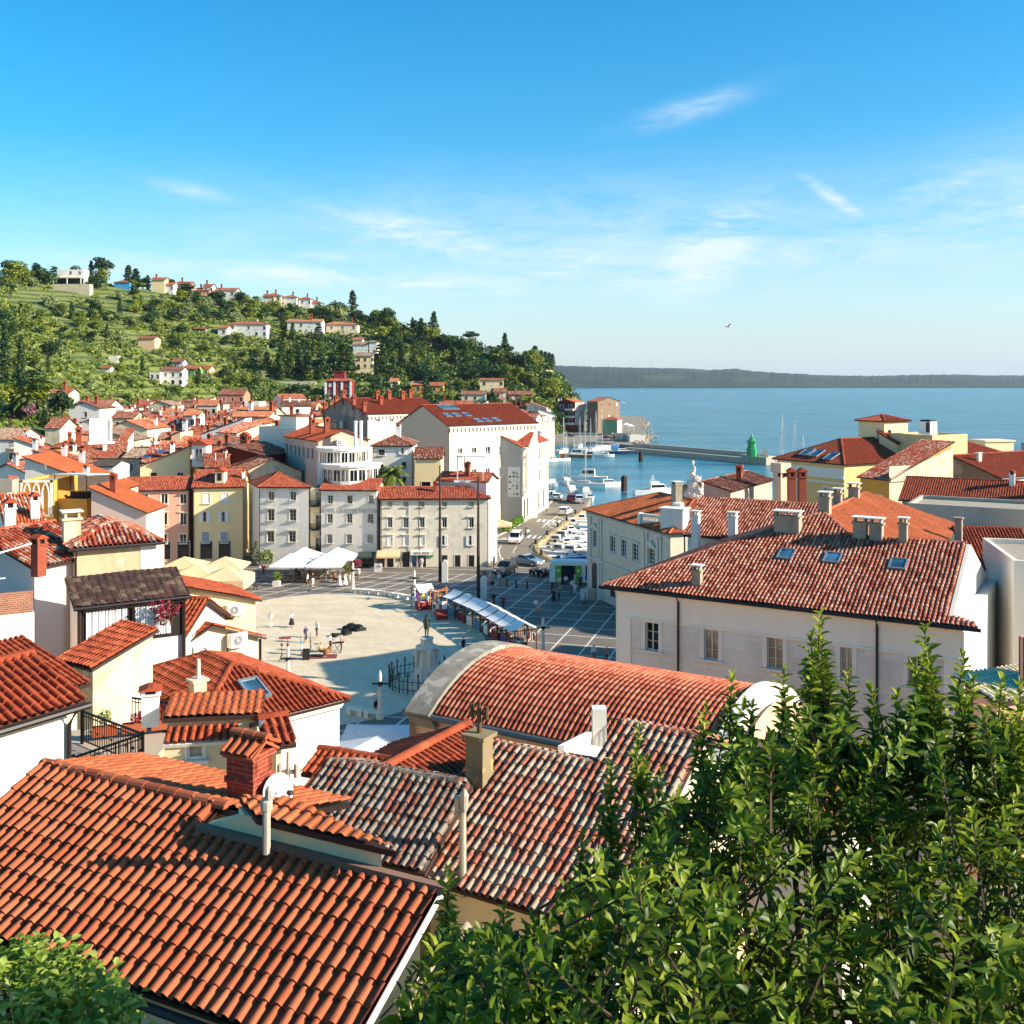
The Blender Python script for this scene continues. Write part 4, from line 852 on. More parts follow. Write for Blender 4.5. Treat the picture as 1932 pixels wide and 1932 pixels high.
b = MB(); q = cb_.pt(3.2,3.6,17.95); b.box(q + ZUP * .12,(1.9,1.5,.2),rad(a59)); b.box(q + ZUP * .95,(1.8,1.4,1.5),rad(a59)); b.box(q + ZUP * 1.82,(1.5,1.2,.28),rad(a59),1)
for k_ in (-1,1): b.box(q + ZUP * .95 + V((math.cos(rad(a59)),math.sin(rad(a59)),0)) * .0 + V((.2 * k_,-.6 * k_,0)),(.5,1.5,1.3),rad(a59),1)
props(b.build('cooling_unit',[WHITE,DARK]),'white cooling unit with dark louvres standing on the concrete plant room','cooling unit')
ww = house('stair_hood','little lean-to with red tiles and small window between tower and plant room','lean-to',P('D',905,600),None,D=139.5,L=3.4,rz=a59,dep=2.4,kind='shedr',pitch=24,zb=14,wall=P_YEL,roof=T_RED,lod=2,ws=[(1.3,1.0,.8,1.2,YW)],gut=False)
oc = house('ochre_house','small ochre house with white shutter and patched roof against a rough cream wall','house',P('D',770,840),P('D',1000,864),D=118,dep=11,kind='shed',pitch=20,wall=P_ORC,roof=T_MIX,lod=2,wf=[(2.6,10.0,1.2,2.2,wstyle(1,1,WHITE,SHUT_W,.08))],gut=False)
b = MB(); a,c = oc.c[1],oc.c[2]; s_ = oc.e * .02
wall_face(b,a + s_,c + s_,0,oc.z + 1.5); b.hexa([a + s_ + ZUP * (oc.z - .2),a + s_ * 12 + ZUP * (oc.z - .2),c + s_ * 12 + ZUP * (oc.z - .2),c + s_ + ZUP * (oc.z - .2)],[a + s_ + ZUP * (oc.z + .3),a + s_ * 12 + ZUP * (oc.z + .3),c + s_ * 12 + ZUP * (oc.z + 3.3),c + s_ + ZUP * (oc.z + 3.3)]); b.build('party_wall',[P_RGH],oc.T)
gh = house('grey_gable_house','house with gable wall coloured shade grey, white front and red roof at the right edge','house',P('D',1775,852),None,D=120,L=17,rz=30.7,dep=13.4,kind='gx',pitch=19,wall=P_DGR,roof=T_RED,lod=2,wl=[(7.4,8.4,.9,1.9,wstyle(1,1,WHITE,SHUT_B,.06)),(9.2,8.4,1.3,1.9,wstyle(1,1,WHITE,SHUT_B,.06))],chim=[(.15,.35,'stone',.8)],gut=True)  # gable wall carries the shade of its left side in its colour
b = MB(); wall_face(b,gh.c[0] - gh.n * .03,gh.c[1] - gh.n * .03,0,gh.z - .1,[(1.6,2.5,9.6,11.6),(8,9,9.6,11.6),(1.6,2.5,5,7)],.1); b.build('front',[P_WHT],gh.T)
for u,z in ((2.05,9.6),(8.5,9.6),(2.05,5)): window(gh.T,gh.c[0] - gh.n * .03,gh.e,u,z,.9,2.0,wstyle(2,2,FRAME_W,GLASS,.08),rec=.1)
for u,z in ((4.9,10.3),(5.0,8.0)): ac_unit(gh.T,gh.c[0] - gh.n * .03,gh.e,u,z,w=1.2)
rt = house('red_roofed_house','low house with fine red tiles and four stubby chimneys behind the long grey wall','house',P('D',1060,1000),None,D=96,L=17,rz=-30,dep=9,kind='gx',pitch=22,wall=P_GRY,roof=T_RED,lod=2,chim=[(.55,.42,'white'),(.64,.2,'stone',.9),(.73,.25,'stone',.8),(.82,.15,'stone',.9)],gut=False)
fw = house('long_walled_house','flat roofed house with long streaked grey wall and cooling unit beside the orange roof','house',(1712,949),None,D=84.5,L=26,rz=-30,dep=7,kind='flat',wall=P_GRY,gut=False)
ac_unit(fw.T,fw.wA,fw.e,4.9,12.3,w=1.6)
sr = house('shaded_house','white house with dark shaded red roof and tall framed windows right of palace gable','house',P('I',1690,403),None,D=68,L=4.6,rz=-12,dep=10,kind='gx',pitch=22,wall=P_WHT,roof=T_RED,lod=1,oh=.25,gut=True,wf=pixwin(W(P('I',1690,403),68) + V((0,.3,0)),W(P('I',1690,403),68) + V((math.cos(rad(-12)) * 4,math.sin(rad(-12)) * 4 + .3,0)),[(P('I',1708,495),P('I',1772,610)),(P('I',1715,740),P('I',1780,850))],wstyle(2,2,FRAME_W,GLASS2,.1,head=True)))
wr = house('white_house','plain white rendered house cut by the right edge of the view','house',P('I',1888,372),None,D=60,L=9,rz=-14,dep=9,kind='flat',wall=P_WH2,gut=False)
pk = house('small_terrace_house','pink walled terrace with corrugated canopy half hidden by the laurel','terrace',P('Y',720,790),None,D=36,L=7,rz=24,dep=2,kind='shed',pitch=12,zb=9,wall=P_PNK,roof=P_CRM,lod=1,gut=False,wf=[(2.6,4.4,2.6,2.4,wstyle(1,1,FRAME_B,GLASS,0,sill=False))])
# small harbour-side houses between courthouse and yellow block
lh = house('lilac_harbour_house','low lilac grey house with brick chimney in front of the harbour','house',P('C',1600,1090),P('C',1905,1005),D=112,dep=7,kind='gx',pitch=15,wall=P_GRY,roof=T_BRN,lod=2,chim=[(.42,.2,'brick',1.2)],gut=False)
lt = thing('chimney_tower','tall pale square chimney tower with wide head left of the yellow block','chimney',tuple(W(P('D',248,1010),118)))
b = MB(); q = W(P('D',248,1010),118); b.box(q + ZUP * .5,(1.2,1.2,7),rad(a59)); b.box(q + ZUP * 3.9,(1.6,1.6,1.1),rad(a59))
for k_ in (-.35,.35): b.box(q + ZUP * 3.1 + V((k_,-.6,0)),(.25,.3,.4),0,1)
b.build('shaft',[plaster('pink_grey_render','cdb9a0',.3,'8d7a66'),DARK],lt)
for x in (322,395): q = W(P('D',x,945),116); chimney(Y1.T,q,'brick',1.6)
bt = house('cream_tower_house','cream flat block with roof hut and blue tank at the far right edge','house',P('D',1700,700),None,D=160,L=24,rz=10,dep=10,kind='flat',wall=P_CRM,gut=False)
b = MB(); q = bt.pt(3,4,bt.z); b.box(q + ZUP * .9,(5,4,2.6),rad(10)); b.box(q + ZUP * 2.3,(5.4,4.4,.25),rad(10)); b.build('roof_hut',[P_CRM],bt.T); b = MB(); b.lathe([(1.2,0),(1.2,2.0),(1.1,2.2)],bt.pt(9,3,bt.z - .3),14); b.build('tank',[flat('blue_tank','3f6f86',.5)],bt.T)
# ---------------------------------------------------------------- vaulted hall
c1,c2 = Wz(P('K',1025,50),12.5),Wz(P('L',850,345),12.5); va = (c2 - c1).normalized(); vin = V((-va.y,va.x,0)); c1.z = c2.z = 12.5
hs_,rise = 4.75,1.5; Rr = (hs_ ** 2 + rise ** 2) / (2 * rise); ah = math.asin(hs_ / Rr)
T = thing('vaulted_hall','hall with barrel vaulted red tile roof between two raised stone end arches','hall',(c1.x,c1.y,0)); Lv = (c2 - c1).length - .3
def vp(u,a,r=0): return c1 + va * u + vin * (math.sin(a) * (Rr + r)) + ZUP * ((math.cos(a) - 1) * Rr + math.cos(a) * r)
rm = MB(); ns = 22; sa = 2 * ah / ns; w_,L_ = .235,Rr * sa
nc = int(Lv / w_); pr = PROF[1]
for i in range(nc):
 prev = None
 for j in range(ns):           # j from front eave up and over
  a0_,a1_ = -ah + j * sa,-ah + (j + 1) * sa; dn = a0_ < -.02 and j < ns / 2
  lo_,hi_ = (.026,0) if j < ns / 2 else (0,.026); dj = R.uniform(0,.006)
  lo2 = [vp(i * w_ + (.5 + (t - .5) * (1.04 if j < ns / 2 else .84)) * w_,a0_,h * .48 * w_ + lo_ + dj) for t,h in pr] + [vp((i + 1) * w_,a0_,lo_)]
  hi2 = [vp(i * w_ + (.5 + (t - .5) * (.84 if j < ns / 2 else 1.04)) * w_,a1_,h * .48 * w_ + hi_ + dj) for t,h in pr] + [vp((i + 1) * w_,a1_,hi_)]
  uv = [(i + .5,j + .5)] * 4
  for q in range(len(pr)): rm.face([lo2[q],lo2[q + 1],hi2[q + 1],hi2[q]],0,uv)
  if prev:
   for q in range(len(pr)): rm.face([prev[q],prev[q + 1],lo2[q + 1],lo2[q]],0,uv)
  prev = hi2
rm.build('roof',[tiles('vault_tiles',['b5664a','a65840','c07658','944a34'],.0,('d0a890','42231a'),.25)],T)
EARCH = plaster('lichened_concrete','98907f',.8,'4a443a','b0a898',1.6)
def arch(u0,u1,r0,m,name):
 b = MB(); k_ = 28; an = [-ah - .03 + (2 * ah + .06) * i / k_ for i in range(k_ + 1)]
 for i in range(k_):
  A = [vp(u,a,r) for a in (an[i],an[i + 1]) for u in (u0,u1) for r in (-.7,r0)]
  b.face([A[1],A[3],A[7],A[5]]); b.face([A[0],A[1],A[5],A[4]][::-1]); b.face([A[2],A[3],A[7],A[6]])
 for s_,an_ in ((1,an[0]),(-1,an[-1])): b.face([vp(u0,an_,-.7),vp(u0,an_,r0),vp(u1,an_,r0),vp(u1,an_,-.7)])
 return b.build(name,[m],T)
arch(-1.3,-.05,.24,EARCH,'end_arch'); arch(Lv + .1,Lv + .7,.28,P_WHT,'end_arch')
wm = MB(); f0,f1 = vp(-1.3,-ah),vp(Lv + .95,-ah); b0_,b1_ = vp(-1.3,ah),vp(Lv + .95,ah); ez = f0.z
for q in (f0,f1,b0_,b1_): q.z = 0
wall_face(wm,f0 + vin * .35,f1 + vin * .35,0,ez - .05); wall_face(wm,f1,b1_,0,ez - .3); wall_face(wm,b1_,b0_,0,ez); wall_face(wm,b0_,f0,0,ez - .3)
for u in (-1.3,Lv + .95): wm.face([vp(u,a,-.3) for a in np.linspace(-ah,ah,16)] + [vp(u,ah) - ZUP * .5,vp(u,-ah) - ZUP * .5])
wm.build('wall',[P_PCH],T)
g = MB(); g.tube([vp(-1.5,-ah - .02,.02),vp(Lv + 1,-ah - .02,.02)],.13,8); g.build('gutter',[flat('grey_gutter','5d6668',.5,.4)],T)
# ---------------------------------------------------------------- lichened roofs, centre foreground
r1,r2 = Wz(P('K',218,585),15.4),Wz(P('K',850,692),15.4); n4,we,wsl = plane_of(r1,r2 - r1,23); h4 = lambda x,y: hit(P('K',x,y),r1,n4)
T = thing('old_tiled_house','small old house with sooty lichen grey barrel tile roof and brown stone wall','house',(r1.x,r1.y,8)); of4 = we.cross(ZUP); win_ = -of4
EVL,EVR = h4(80,985),h4(560,1105); EVL = h4(108,955)
lowz = (h4(360,1075) - r1).dot(wsl); e0 = r1 + wsl * lowz; e1_ = e0 + we * (r2 - r1).length
quadroof('roof',T,[[e0 - we * .1,e1_ + we * .35,r2 + we * .35,r1 - we * .1],[r2 + win_ * 2.6 - ZUP * 1.0,r1 + win_ * 2.6 - ZUP * 1.0,r1,r2]],T_DRK,0,w=.2,amp=.46,ridges=[(r1,r2)])
caps(rm := MB(),r1 + wsl * .05 - we * .12,e0 - we * .12,.09,.33); rm.build('verge',[T_RED],T)
wm = MB(); q = [e0 - of4 * .3,e1_ - of4 * .3,V((r2.x,r2.y,0)) + win_ * 2.4,V((r1.x,r1.y,0)) + win_ * 2.4]
for i in range(4): wall_face(wm,q[i],q[(i + 1) % 4],4,e0.z - .1)
for s_ in (0,1): wm.face([(q[0] if not s_ else q[1]) * 1 + ZUP * 0 if 0 else V((q[s_].x,q[s_].y,e0.z - .1)),V((q[3 - s_].x,q[3 - s_].y,e0.z - .1)),(r1,r2)[s_] - ZUP * .1])
wm.build('wall',[plaster('brown_rubble','8f7444',.7,'4d3d22','a98f5c',1.5)],T)
s1,s2 = Wz(P('K',1000,490),15.6),Wz(P('K',1530,603),15.6); n5,we,wsl = plane_of(s1,s2 - s1,23); h5 = lambda z_,x,y: hit(P(z_,x,y),s1,n5)
T = thing('lichened_roof_house','wide old house under a big slope of black and white lichened barrel tiles','house',(s1.x,s1.y,6)); of5 = we.cross(ZUP); win5 = -of5
lv = (h5('K',900,1240) - s1).dot(wsl); uL = (h5('K',545,1160) - s1).dot(we); uS = (s2 - s1).dot(we); uR = (h5('L',662,502) - s1).dot(we); vt = (h5('K',1680,395) - s1).dot(wsl); tl = (h5('K',905,655) - s1); tlu,tlv = tl.dot(we),tl.dot(wsl)
g5 = lambda u,v: s1 + we * u + wsl * v
quadroof('roof',T,[[g5(uL,lv),g5(uS,lv),g5(uS,0),g5(min(uL,0),0)],[g5(uS,lv),g5(uR,lv),g5(uR,vt),g5(uS,vt)],[g5(uS,0) + win5 * 3 - ZUP * 1.2,g5(min(uL,0),0) + win5 * 3 - ZUP * 1.2,g5(min(uL,0),0),g5(uS,0)],[g5(uR,vt) + win5 * 3 - ZUP * 1.2,g5(uS,vt) + win5 * 3 - ZUP * 1.2,g5(uS,vt),g5(uR,vt)]],T_OLD,0,w=.205,amp=.48,ridges=[(g5(uS,vt),g5(uR,vt)),(g5(uS,0),g5(min(uL,0),0))],capr=.1)
caps(rm := MB(),g5(min(uL,0) - .08,0),g5(uL - .08,lv),.1,.33); rm.build('verge',[T_RED],T); caps(rm := MB(),g5(uS,vt),g5(uS,0),.08,.33); rm.build('verge',[T_RED],T)
wm = MB(); q = [g5(uL + .1,lv) + win5 * .3,g5(uR - .1,lv) + win5 * .3,g5(uR - .1,vt) + win5 * 2.8,g5(uL + .1,vt) + win5 * 2.8]
zz = g5(0,lv).z - .1
for i in range(4): wall_face(wm,q[i],q[(i + 1) % 4],3,zz)
wm.face([V((q[0].x,q[0].y,zz)),V((q[3].x,q[3].y,zz)),g5(uL + .1,0) - ZUP * .12]); wm.face([V((q[1].x,q[1].y,zz)),V((q[2].x,q[2].y,zz)),g5(uR - .1,vt) - ZUP * .12]); wm.build('wall',[P_RGH],T)
for u in np.linspace(0,1,2): pass
stack(T,h5('K',950,700),.5,.48,1.2,we,plaster('mossy_chimney','8c7c5c',.8,'4c4128','b29a6a',2.0),False)
b = MB(); q = h5('K',950,700) + ZUP * 1.22; b.tube([q,q + ZUP * .7],.06,8); b.tube([q + ZUP * .55 - we * .2,q + ZUP * .55 + we * .2],.045,8)
for k_ in (-.21,.21): b.tube([q + ZUP * .42 + we * k_,q + ZUP * .74 + we * k_],.055,8)
b.tube([q + ZUP * .66,q + ZUP * .82],.04,8); b.build('flue_pot',[plaster('sooted_clay','6b5138',.7,'2e2419')],T)
b = MB(); q = h5('K',868,1165); b.lathe([(.08,-.4),(.075,1.5),(.09,1.55)],q,10); b.lathe([(.04,1.35),(.085,1.4),(.085,1.75),(.07,1.78)],q - we * .12,8,0); b.lathe([(.07,1.5),(.1,1.85),(.03,1.98)],q + we * .04,8,0); b.build('flue',[plaster('fibre_cement_grey','b3aa98',.6,'6f6656',None,2.5)],T)
# red roof and terrace beside it
r1,r2 = Wz(P('K',495,607),15.1),Wz(P('K',892,398),15.1); de = (r1 - r2).normalized(); n6,_,s6 = plane_of(r1,V((-de.x,-de.y,0)),22); n6,e6,s6 = plane_of(r1,V((r2.x - r1.x,r2.y - r1.y,0)),22)
T = thing('red_gable_house','small house with clean red tiles and thick ridge in front of vaulted hall','house',(r1.x,r1.y,8)); out6 = e6.cross(ZUP)
d1 = out6 * 2.6 - ZUP * 1.05; d2 = -out6 * 2.6 - ZUP * 1.05; r0 = r1 - e6 * 1.2
quadroof('roof',T,[[r0 + d1,r2 + d1,r2,r0],[r2 + d2,r0 + d2,r0,r2]],T_RED,0,w=.2,amp=.32,ridges=[(r0,r2)],capr=.14)
wm = MB(); q = [r0 + d1 * .9,r2 + d1 * .9,r2 + d2 * .9,r0 + d2 * .9]
for i in range(4): wall_face(wm,q[i],q[(i + 1) % 4],4,r1.z - 1.1)
for c_ in (r0,r2): wm.face([c_ + d1 * .9 - ZUP * .1,c_ + d2 * .9 - ZUP * .1,c_ - ZUP * .12])
wm.build('wall',[P_WHT],T)
rr = house('low_red_house','low house with short red tiled slope just left of the sooty roof','house',P('K',62,645),P('K',175,625),D=27.5,dep=1.8,kind='gx',pitch=22,zb=6,wall=P_CRM,roof=T_RED,lod=0,gut=False,L=2.2,rz=-22)
# white terrace with iron railing behind the ridge
t0 = W(P('K',1340,540),31); T = thing('white_terrace','white walled roof terrace with thin iron railing beside the vaulted roof','terrace',tuple(t0))
b = MB(); a = t0; c = W(P('K',1490,440),33); b.hexa([a - ZUP * 1.5,a - ZUP * 1.5 + V((.2,0,0)),c - ZUP * 1.9 + V((.2,0,0)),c - ZUP * 1.9],[a + ZUP * .2,a + ZUP * .2 + V((.2,0,0)),c + ZUP * .05 + V((.2,0,0)),c + ZUP * .05]); b.box(c + V((.35,0,-.3)),(.45,.45,2.2)); q = W(P('K',1500,575),30); b.box(q + V((.2,1,-.55)),(1.5,1.6,.6),rad(-25)); b.build('parapet',[P_WHT],T)
b = MB(); e0 = c + V((.5,-.1,.5)); e1_ = e0 + V((2.6,-1.1,0))
for k_ in range(18): b.bar(e0 + (e1_ - e0) * (k_ / 17) - ZUP * .95,e0 + (e1_ - e0) * (k_ / 17),.018)
b.bar(e0,e1_,.03); b.bar(e0 - ZUP * .9,e1_ - ZUP * .9,.03); b.build('railing',[IRON],T)
# ---------------------------------------------------------------- houses along the plaza
W22 = wstyle(2,2,FRAME_W,GLASS,.1,STONE_W); W23 = wstyle(2,3,FRAME_C,GLASS,.1,STONE,head=True); W23b = wstyle(2,3,FRAME_B,GLASS,.1,STONE)
WCL = wstyle(1,1,FRAME_W,GLASS,.1,STONE_W,sh='closed'); WBL = wstyle(1,1,FRAME_W,GLASS,.1,STONE_W,sh='closed',shm=SHUT_B); WOP = wstyle(2,2,FRAME_W,GLASS,.08,STONE_W,sh='open'); WHD = wstyle(2,1,FRAME_W,GLASS,.1,STONE_W,head=True)
def line_of(pl,pr,z,oh=.3):
 A,B = Wz(pl,z),Wz(pr,z); e = V((B.x - A.x,B.y - A.y,0)).normalized(); n = V((-e.y,e.x,0)); return A + e * oh + n * oh,B - e * oh + n * oh
def rc(zone,xs,y0,y1,hw,st=None): return [(P(zone,x - hw,y0),P(zone,x + hw,y1),st) if st else (P(zone,x - hw,y0),P(zone,x + hw,y1)) for x in xs]
T_PLZ = tiles('plaza_row_tiles',['b0553a','bd6648','a04a30','c67a5a','94432c'],.0,soot=.35)
z = 10.7; l_ = line_of(P('F',250,315),P('F',612,318),z)
ww = pixwin(*l_,rc('F',(352,498),345,402,19) + rc('F',(350,496),465,540,22) + rc('F',(347,492),612,683,23),W23) + pixwin(*l_,rc('F',(345,),755,800,15),W22)
hl = house('white_townhouse','white plaza house with hipped roof left of the narrow balconies','house',P('F',250,315),P('F',612,318),z=z,dep=8.2,kind='hip',pitch=25,wall=P_WHT,roof=T_PLZ,lod=2,wf=ww,nv=(-.4,.91),amp=.42)
bay = house('balcony_bay','narrow set back house front with three stacked iron balconies','house',P('F',606,322),P('F',668,322),D=139.8,dep=6,kind='flat',wall=P_CRM,gut=False,wf=[(1.15,8.0,.85,2.0,W23),(1.15,4.8,.85,2.0,W23),(1.15,1.7,.85,2.0,W23)])
for z_ in (7.9,4.7,1.6):
 b = MB(); q = bay.wA + bay.e * .05 + ZUP * z_; w_ = bay.L - .1; o_ = bay.e.cross(ZUP) * .8; b.hexa([q,q + o_,q + o_ + bay.e * w_,q + bay.e * w_],[p_ + ZUP * .12 for p_ in (q,q + o_,q + o_ + bay.e * w_,q + bay.e * w_)])
 for k_ in range(14): p_ = q + o_ + bay.e * (w_ * k_ / 13); b.bar(p_,p_ + ZUP * 1.0,.025,m=1)
 for k_ in range(5):
  for s_ in (0,w_): p_ = q + o_ * (k_ / 4) + bay.e * s_; b.bar(p_,p_ + ZUP * 1.0,.025,m=1)
 b.bar(q + o_ + ZUP,q + o_ + bay.e * w_ + ZUP,.05,m=1); b.box(q + o_ * .8 + bay.e * w_ / 2 + ZUP * .25,(w_ * .6,.2,.2),m=2); b.build('balcony',[STONE,IRON,flat('balcony_plants','2f3f1e',.9)],bay.T)
z = 10.33; l_ = line_of(P('F',660,335),P('F',1062,338),z)
ww = pixwin(*l_,rc('F',(740,1013),370,425,17) + [(P('F',855,372),P('F',888,425),wstyle(1,1,FRAME_B,GLASS,.1,STONE))] + rc('F',(738,869,1010),495,555,18) + rc('F',(736,867,1008),632,692,18),wstyle(2,3,FRAME_C,GLASS,.09,STONE)) + pixwin(*l_,[(P('F',950,765),P('F',1035,850),wstyle(4,1,FRAME_B,GLASS,.1,STONE))])
ht = house('hotel','white hotel with faded grey name painted between its window rows','hotel',P('F',660,335),P('F',1062,338),z=z,dep=6.2,kind='gx',pitch=22,wall=P_WH2,roof=T_PLZ,lod=2,wf=ww,amp=.42,gut=[13.7])
LETT = plaster('faded_sign_paint','a39c90',.3,'b9b2a4',None,2.0)
def to_mesh(o):
 me = bpy.data.meshes.new_from_object(o.evaluated_get(bpy.context.evaluated_depsgraph_get())); n = place('x',me,o.parent,o.location,o.rotation_euler,o.scale[:]); nm = o.name.split('.')[0]
 bpy.data.objects.remove(o); n.name = nm; return n
def text_on(name,T,s,A,e,u,z,size,mat,sx=1.0,vert=False,off=.02,al='CENTER'):
 """letters standing 2 mm thick on a wall"""
 fc = bpy.data.curves.new(name,'FONT'); fc.body = s; fc.size = size; fc.extrude = .01; fc.align_x = al; fc.resolution_u = 2; fc.materials.append(mat)
 if vert: fc.space_line = .95
 loc = V((A.x,A.y,0)) + e * u + ZUP * z + e.cross(ZUP) * off - (OFF[T] if T else V((0,0,0)))
 o = place(name,fc,T,loc,(rad(90),0,math.atan2(e.y,e.x)),(sx,1,1)); return to_mesh(o)
uv0 = wall_uv(ht,P('F',862,474)); text_on('lettering',ht.T,'HOTEL GIUSEPPE TARTINI',ht.wA,ht.e,uv0[0],uv0[1] - .25,.8,LETT,.82)
z = 9.2; l_ = line_of(P('F',1060,396),P('F',1818,392),z)
xs = (1140,1247,1356,1506,1687)
ww = pixwin(*l_,rc('F',xs,412,446,17,wstyle(2,2,FRAME_C,GLASS2,.08,STONE)) + rc('F',xs,520,586,17,WHD) + rc('F',xs[:3],640,708,17,wstyle(1,1,FRAME_W,GLASS,.08,STONE_W,sh='closed',head=True)) + rc('F',xs[3:],640,704,17,WOP)
 + [(P('F',1068,768),P('F',1105,852),wstyle(1,2,FRAME_B,glassmat('shop_glass','35505c'),.05,STONE,sill=False)),(P('F',1118,768),P('F',1165,856),wstyle(1,1,FRAME_B,GLASS,.05,STONE,sill=False)),(P('F',1222,750),P('F',1272,852),wstyle(2,4,FRAME_B,GLASS,.08,STONE,sill=False)),(P('F',1284,758),P('F',1320,852),wstyle(1,1,FRAME_W,glassmat('blue_shop_glass','2b6c9c'),.04,STONE,sill=False)),(P('F',1328,758),P('F',1382,854),wstyle(1,1,FRAME_B,GLASS,.05,STONE,sill=False))]
 + rc('F',(1506,1594,1687),772,850,19,wstyle(1,2,SHUT_N,GLASS,.12,STONE,sill=False)))
gb = house('grey_plaza_house','long greyish white plaza house with shops and hipped red roof behind the flagpoles','house',P('F',1060,396),P('F',1818,392),z=z,dep=6.4,kind='gxr',pitch=22,wall=plaster('greyish_white_render','e4d9c0',.5,'9c9482','ccc4b2',.6),roof=T_PLZ,lod=2,wf=ww,amp=.42,gut=[.4,15.2],chim=[(.5,.3,'brick',.9)])
T = gb.T
def awning(T,A,e,u0,u1,z,out,drop,m,name='awning',val=.25):
 b = MB(); o_ = e.cross(ZUP); a,c = V((A.x,A.y,z)) + e * u0 + o_ * .03,V((A.x,A.y,z)) + e * u1 + o_ * .03; f,g = a + o_ * out - ZUP * drop,c + o_ * out - ZUP * drop
 b.hexa([a - ZUP * .03,f - ZUP * .03,g - ZUP * .03,c - ZUP * .03],[a,f,g,c]); b.hexa([f - ZUP * val,f + o_ * .015 - ZUP * val,g + o_ * .015 - ZUP * val,g - ZUP * val],[f,f + o_ * .015,g + o_ * .015,g]); return b.build(name,[m],T)
ua,ub = wall_uv(gb,P('F',1055,738)),wall_uv(gb,P('F',1210,738)); awning(T,gb.wA,gb.e,ua[0],ub[0],ua[1],1.5,.6,flat('beige_awning_cloth','d6b98a',.8))
ua,ub = wall_uv(gb,P('F',1278,738)),wall_uv(gb,P('F',1428,738)); awning(T,gb.wA,gb.e,ua[0],ub[0],ua[1],.5,.1,flat('white_shop_fascia','e6dfcc',.7),'shop_sign',.5)
text_on('lettering',T,'BENE BENE',gb.wA + gb.e.cross(ZUP) * .53,gb.e,(ua[0] + ub[0]) / 2,ua[1] - .48,.42,flat('sign_grey','77716a',.7))
b = MB(); ua = wall_uv(gb,P('F',1408,765)); q = gb.wA + gb.e * ua[0] + gb.e.cross(ZUP) * .1 + ZUP * ua[1]; b.box(q,(.9,.08,.8),math.atan2(gb.e.y,gb.e.x)); b.build('shop_panel',[flat('green_sign_panel','3a8f4c',.5)],T)
ua,ub = wall_uv(ht,P('F',935,748)),wall_uv(ht,P('F',1045,748)); awning(ht.T,ht.wA,ht.e,ua[0],ub[0],ua[1],1.3,.5,flat('dark_green_awning','38463c',.8))
# yellow and pink fronts, left
z = 10.3; l_ = line_of((359.7,920.7),(461.5,919),z)
ww = pixwin(*l_,rc('G',(1308,1424),15,78,22,WCL) + [(P('G',1286,132),P('G',1330,195),WOP),(P('G',1404,132),P('G',1447,195),WOP)] + rc('G',(1303,1422),260,328,22,WBL),W22)
ww += [(q[0],.4,1.6,2.4,wstyle(1,1,FRAME_B,GLASS,.1,STONE,sill=False)) for q in ww[:2]]
yh = house('yellow_townhouse','pale yellow plaza house with pale blue shutters and one roof dormer','house',(359.7,920.7),(461.5,919),z=z,dep=10,kind='gx',pitch=22,wall=P_YEL,roof=T_PLZ,lod=2,wf=ww,amp=.42,chim=[(.95,.25,'white',.9)])
dq = yh.pt(3.9,1.6,yh.zr(3.9,1.6)); b = MB(); b.box(dq + ZUP * .65,(1.25,1.6,1.6),0); b.hexa([dq + V((-.85,-1,1.45)),dq + V((.85,-1,1.45)),dq + V((.85,1.6,1.45)),dq + V((-.85,1.6,1.45))],[dq + V((-.04,-1,2.0)),dq + V((.04,-1,2.0)),dq + V((.04,1.6,2.0)),dq + V((-.04,1.6,2.0))],1); b.box(dq + V((0,-.81,.75)),(.6,.04,1.0),m=2); b.build('dormer',[P_CRM,T_CAP,GLASS],yh.T)
z = 10; l_ = line_of((230,926.5),(358.8,924),z)
ww = pixwin(*l_,rc('G',(918,1042,1163),18,80,21,wstyle(2,1,FRAME_W,GLASS,.1,STONE_W)) + rc('G',(1040,1163),140,214,21,WHD) + rc('G',(1038,1161),275,332,21,wstyle(2,2,FRAME_W,GLASS,.1,STONE_W,head=True)),W22); ww += [(q[0],.4,1.6,2.4,wstyle(1,1,FRAME_B,GLASS,.1,STONE,sill=False)) for q in ww[1:3]]
sh_ = house('salmon_townhouse','salmon pink plaza house with white framed windows beside the yellow one','house',(230,926.5),(358.8,924),z=z,dep=7.5,kind='gx',pitch=22,wall=P_PNK,roof=T_PLZ,lod=2,wf=ww,amp=.42)
# pink house with stepped red coping, yellow gable behind
ph = house('pale_pink_house','pale pink house with bright sloping tiled roof, in front of the salmon one','house',(165,968),(279,968),D=113,dep=6.5,kind='shedr',pitch=23.5,wall=plaster('faint_pink_render','e8c6b2',.25,'b89a86'),roof=T_ORG,lod=2,chim=[(.3,.35,'brick',1.3)],wf=[(1.45,8.1,1.0,1.5,WCL)],gut=False); ac_unit(ph.T,ph.wA,ph.e,3.0,7.6)
yg = house('yellow_gable','small yellow gabled attic house with orange roof above the pale pink house','house',P('O',590,315),P('O',812,315),D=119,dep=5,kind='gy',pitch=21,wall=P_YEL,roof=T_ORG,lod=2,gut=False)
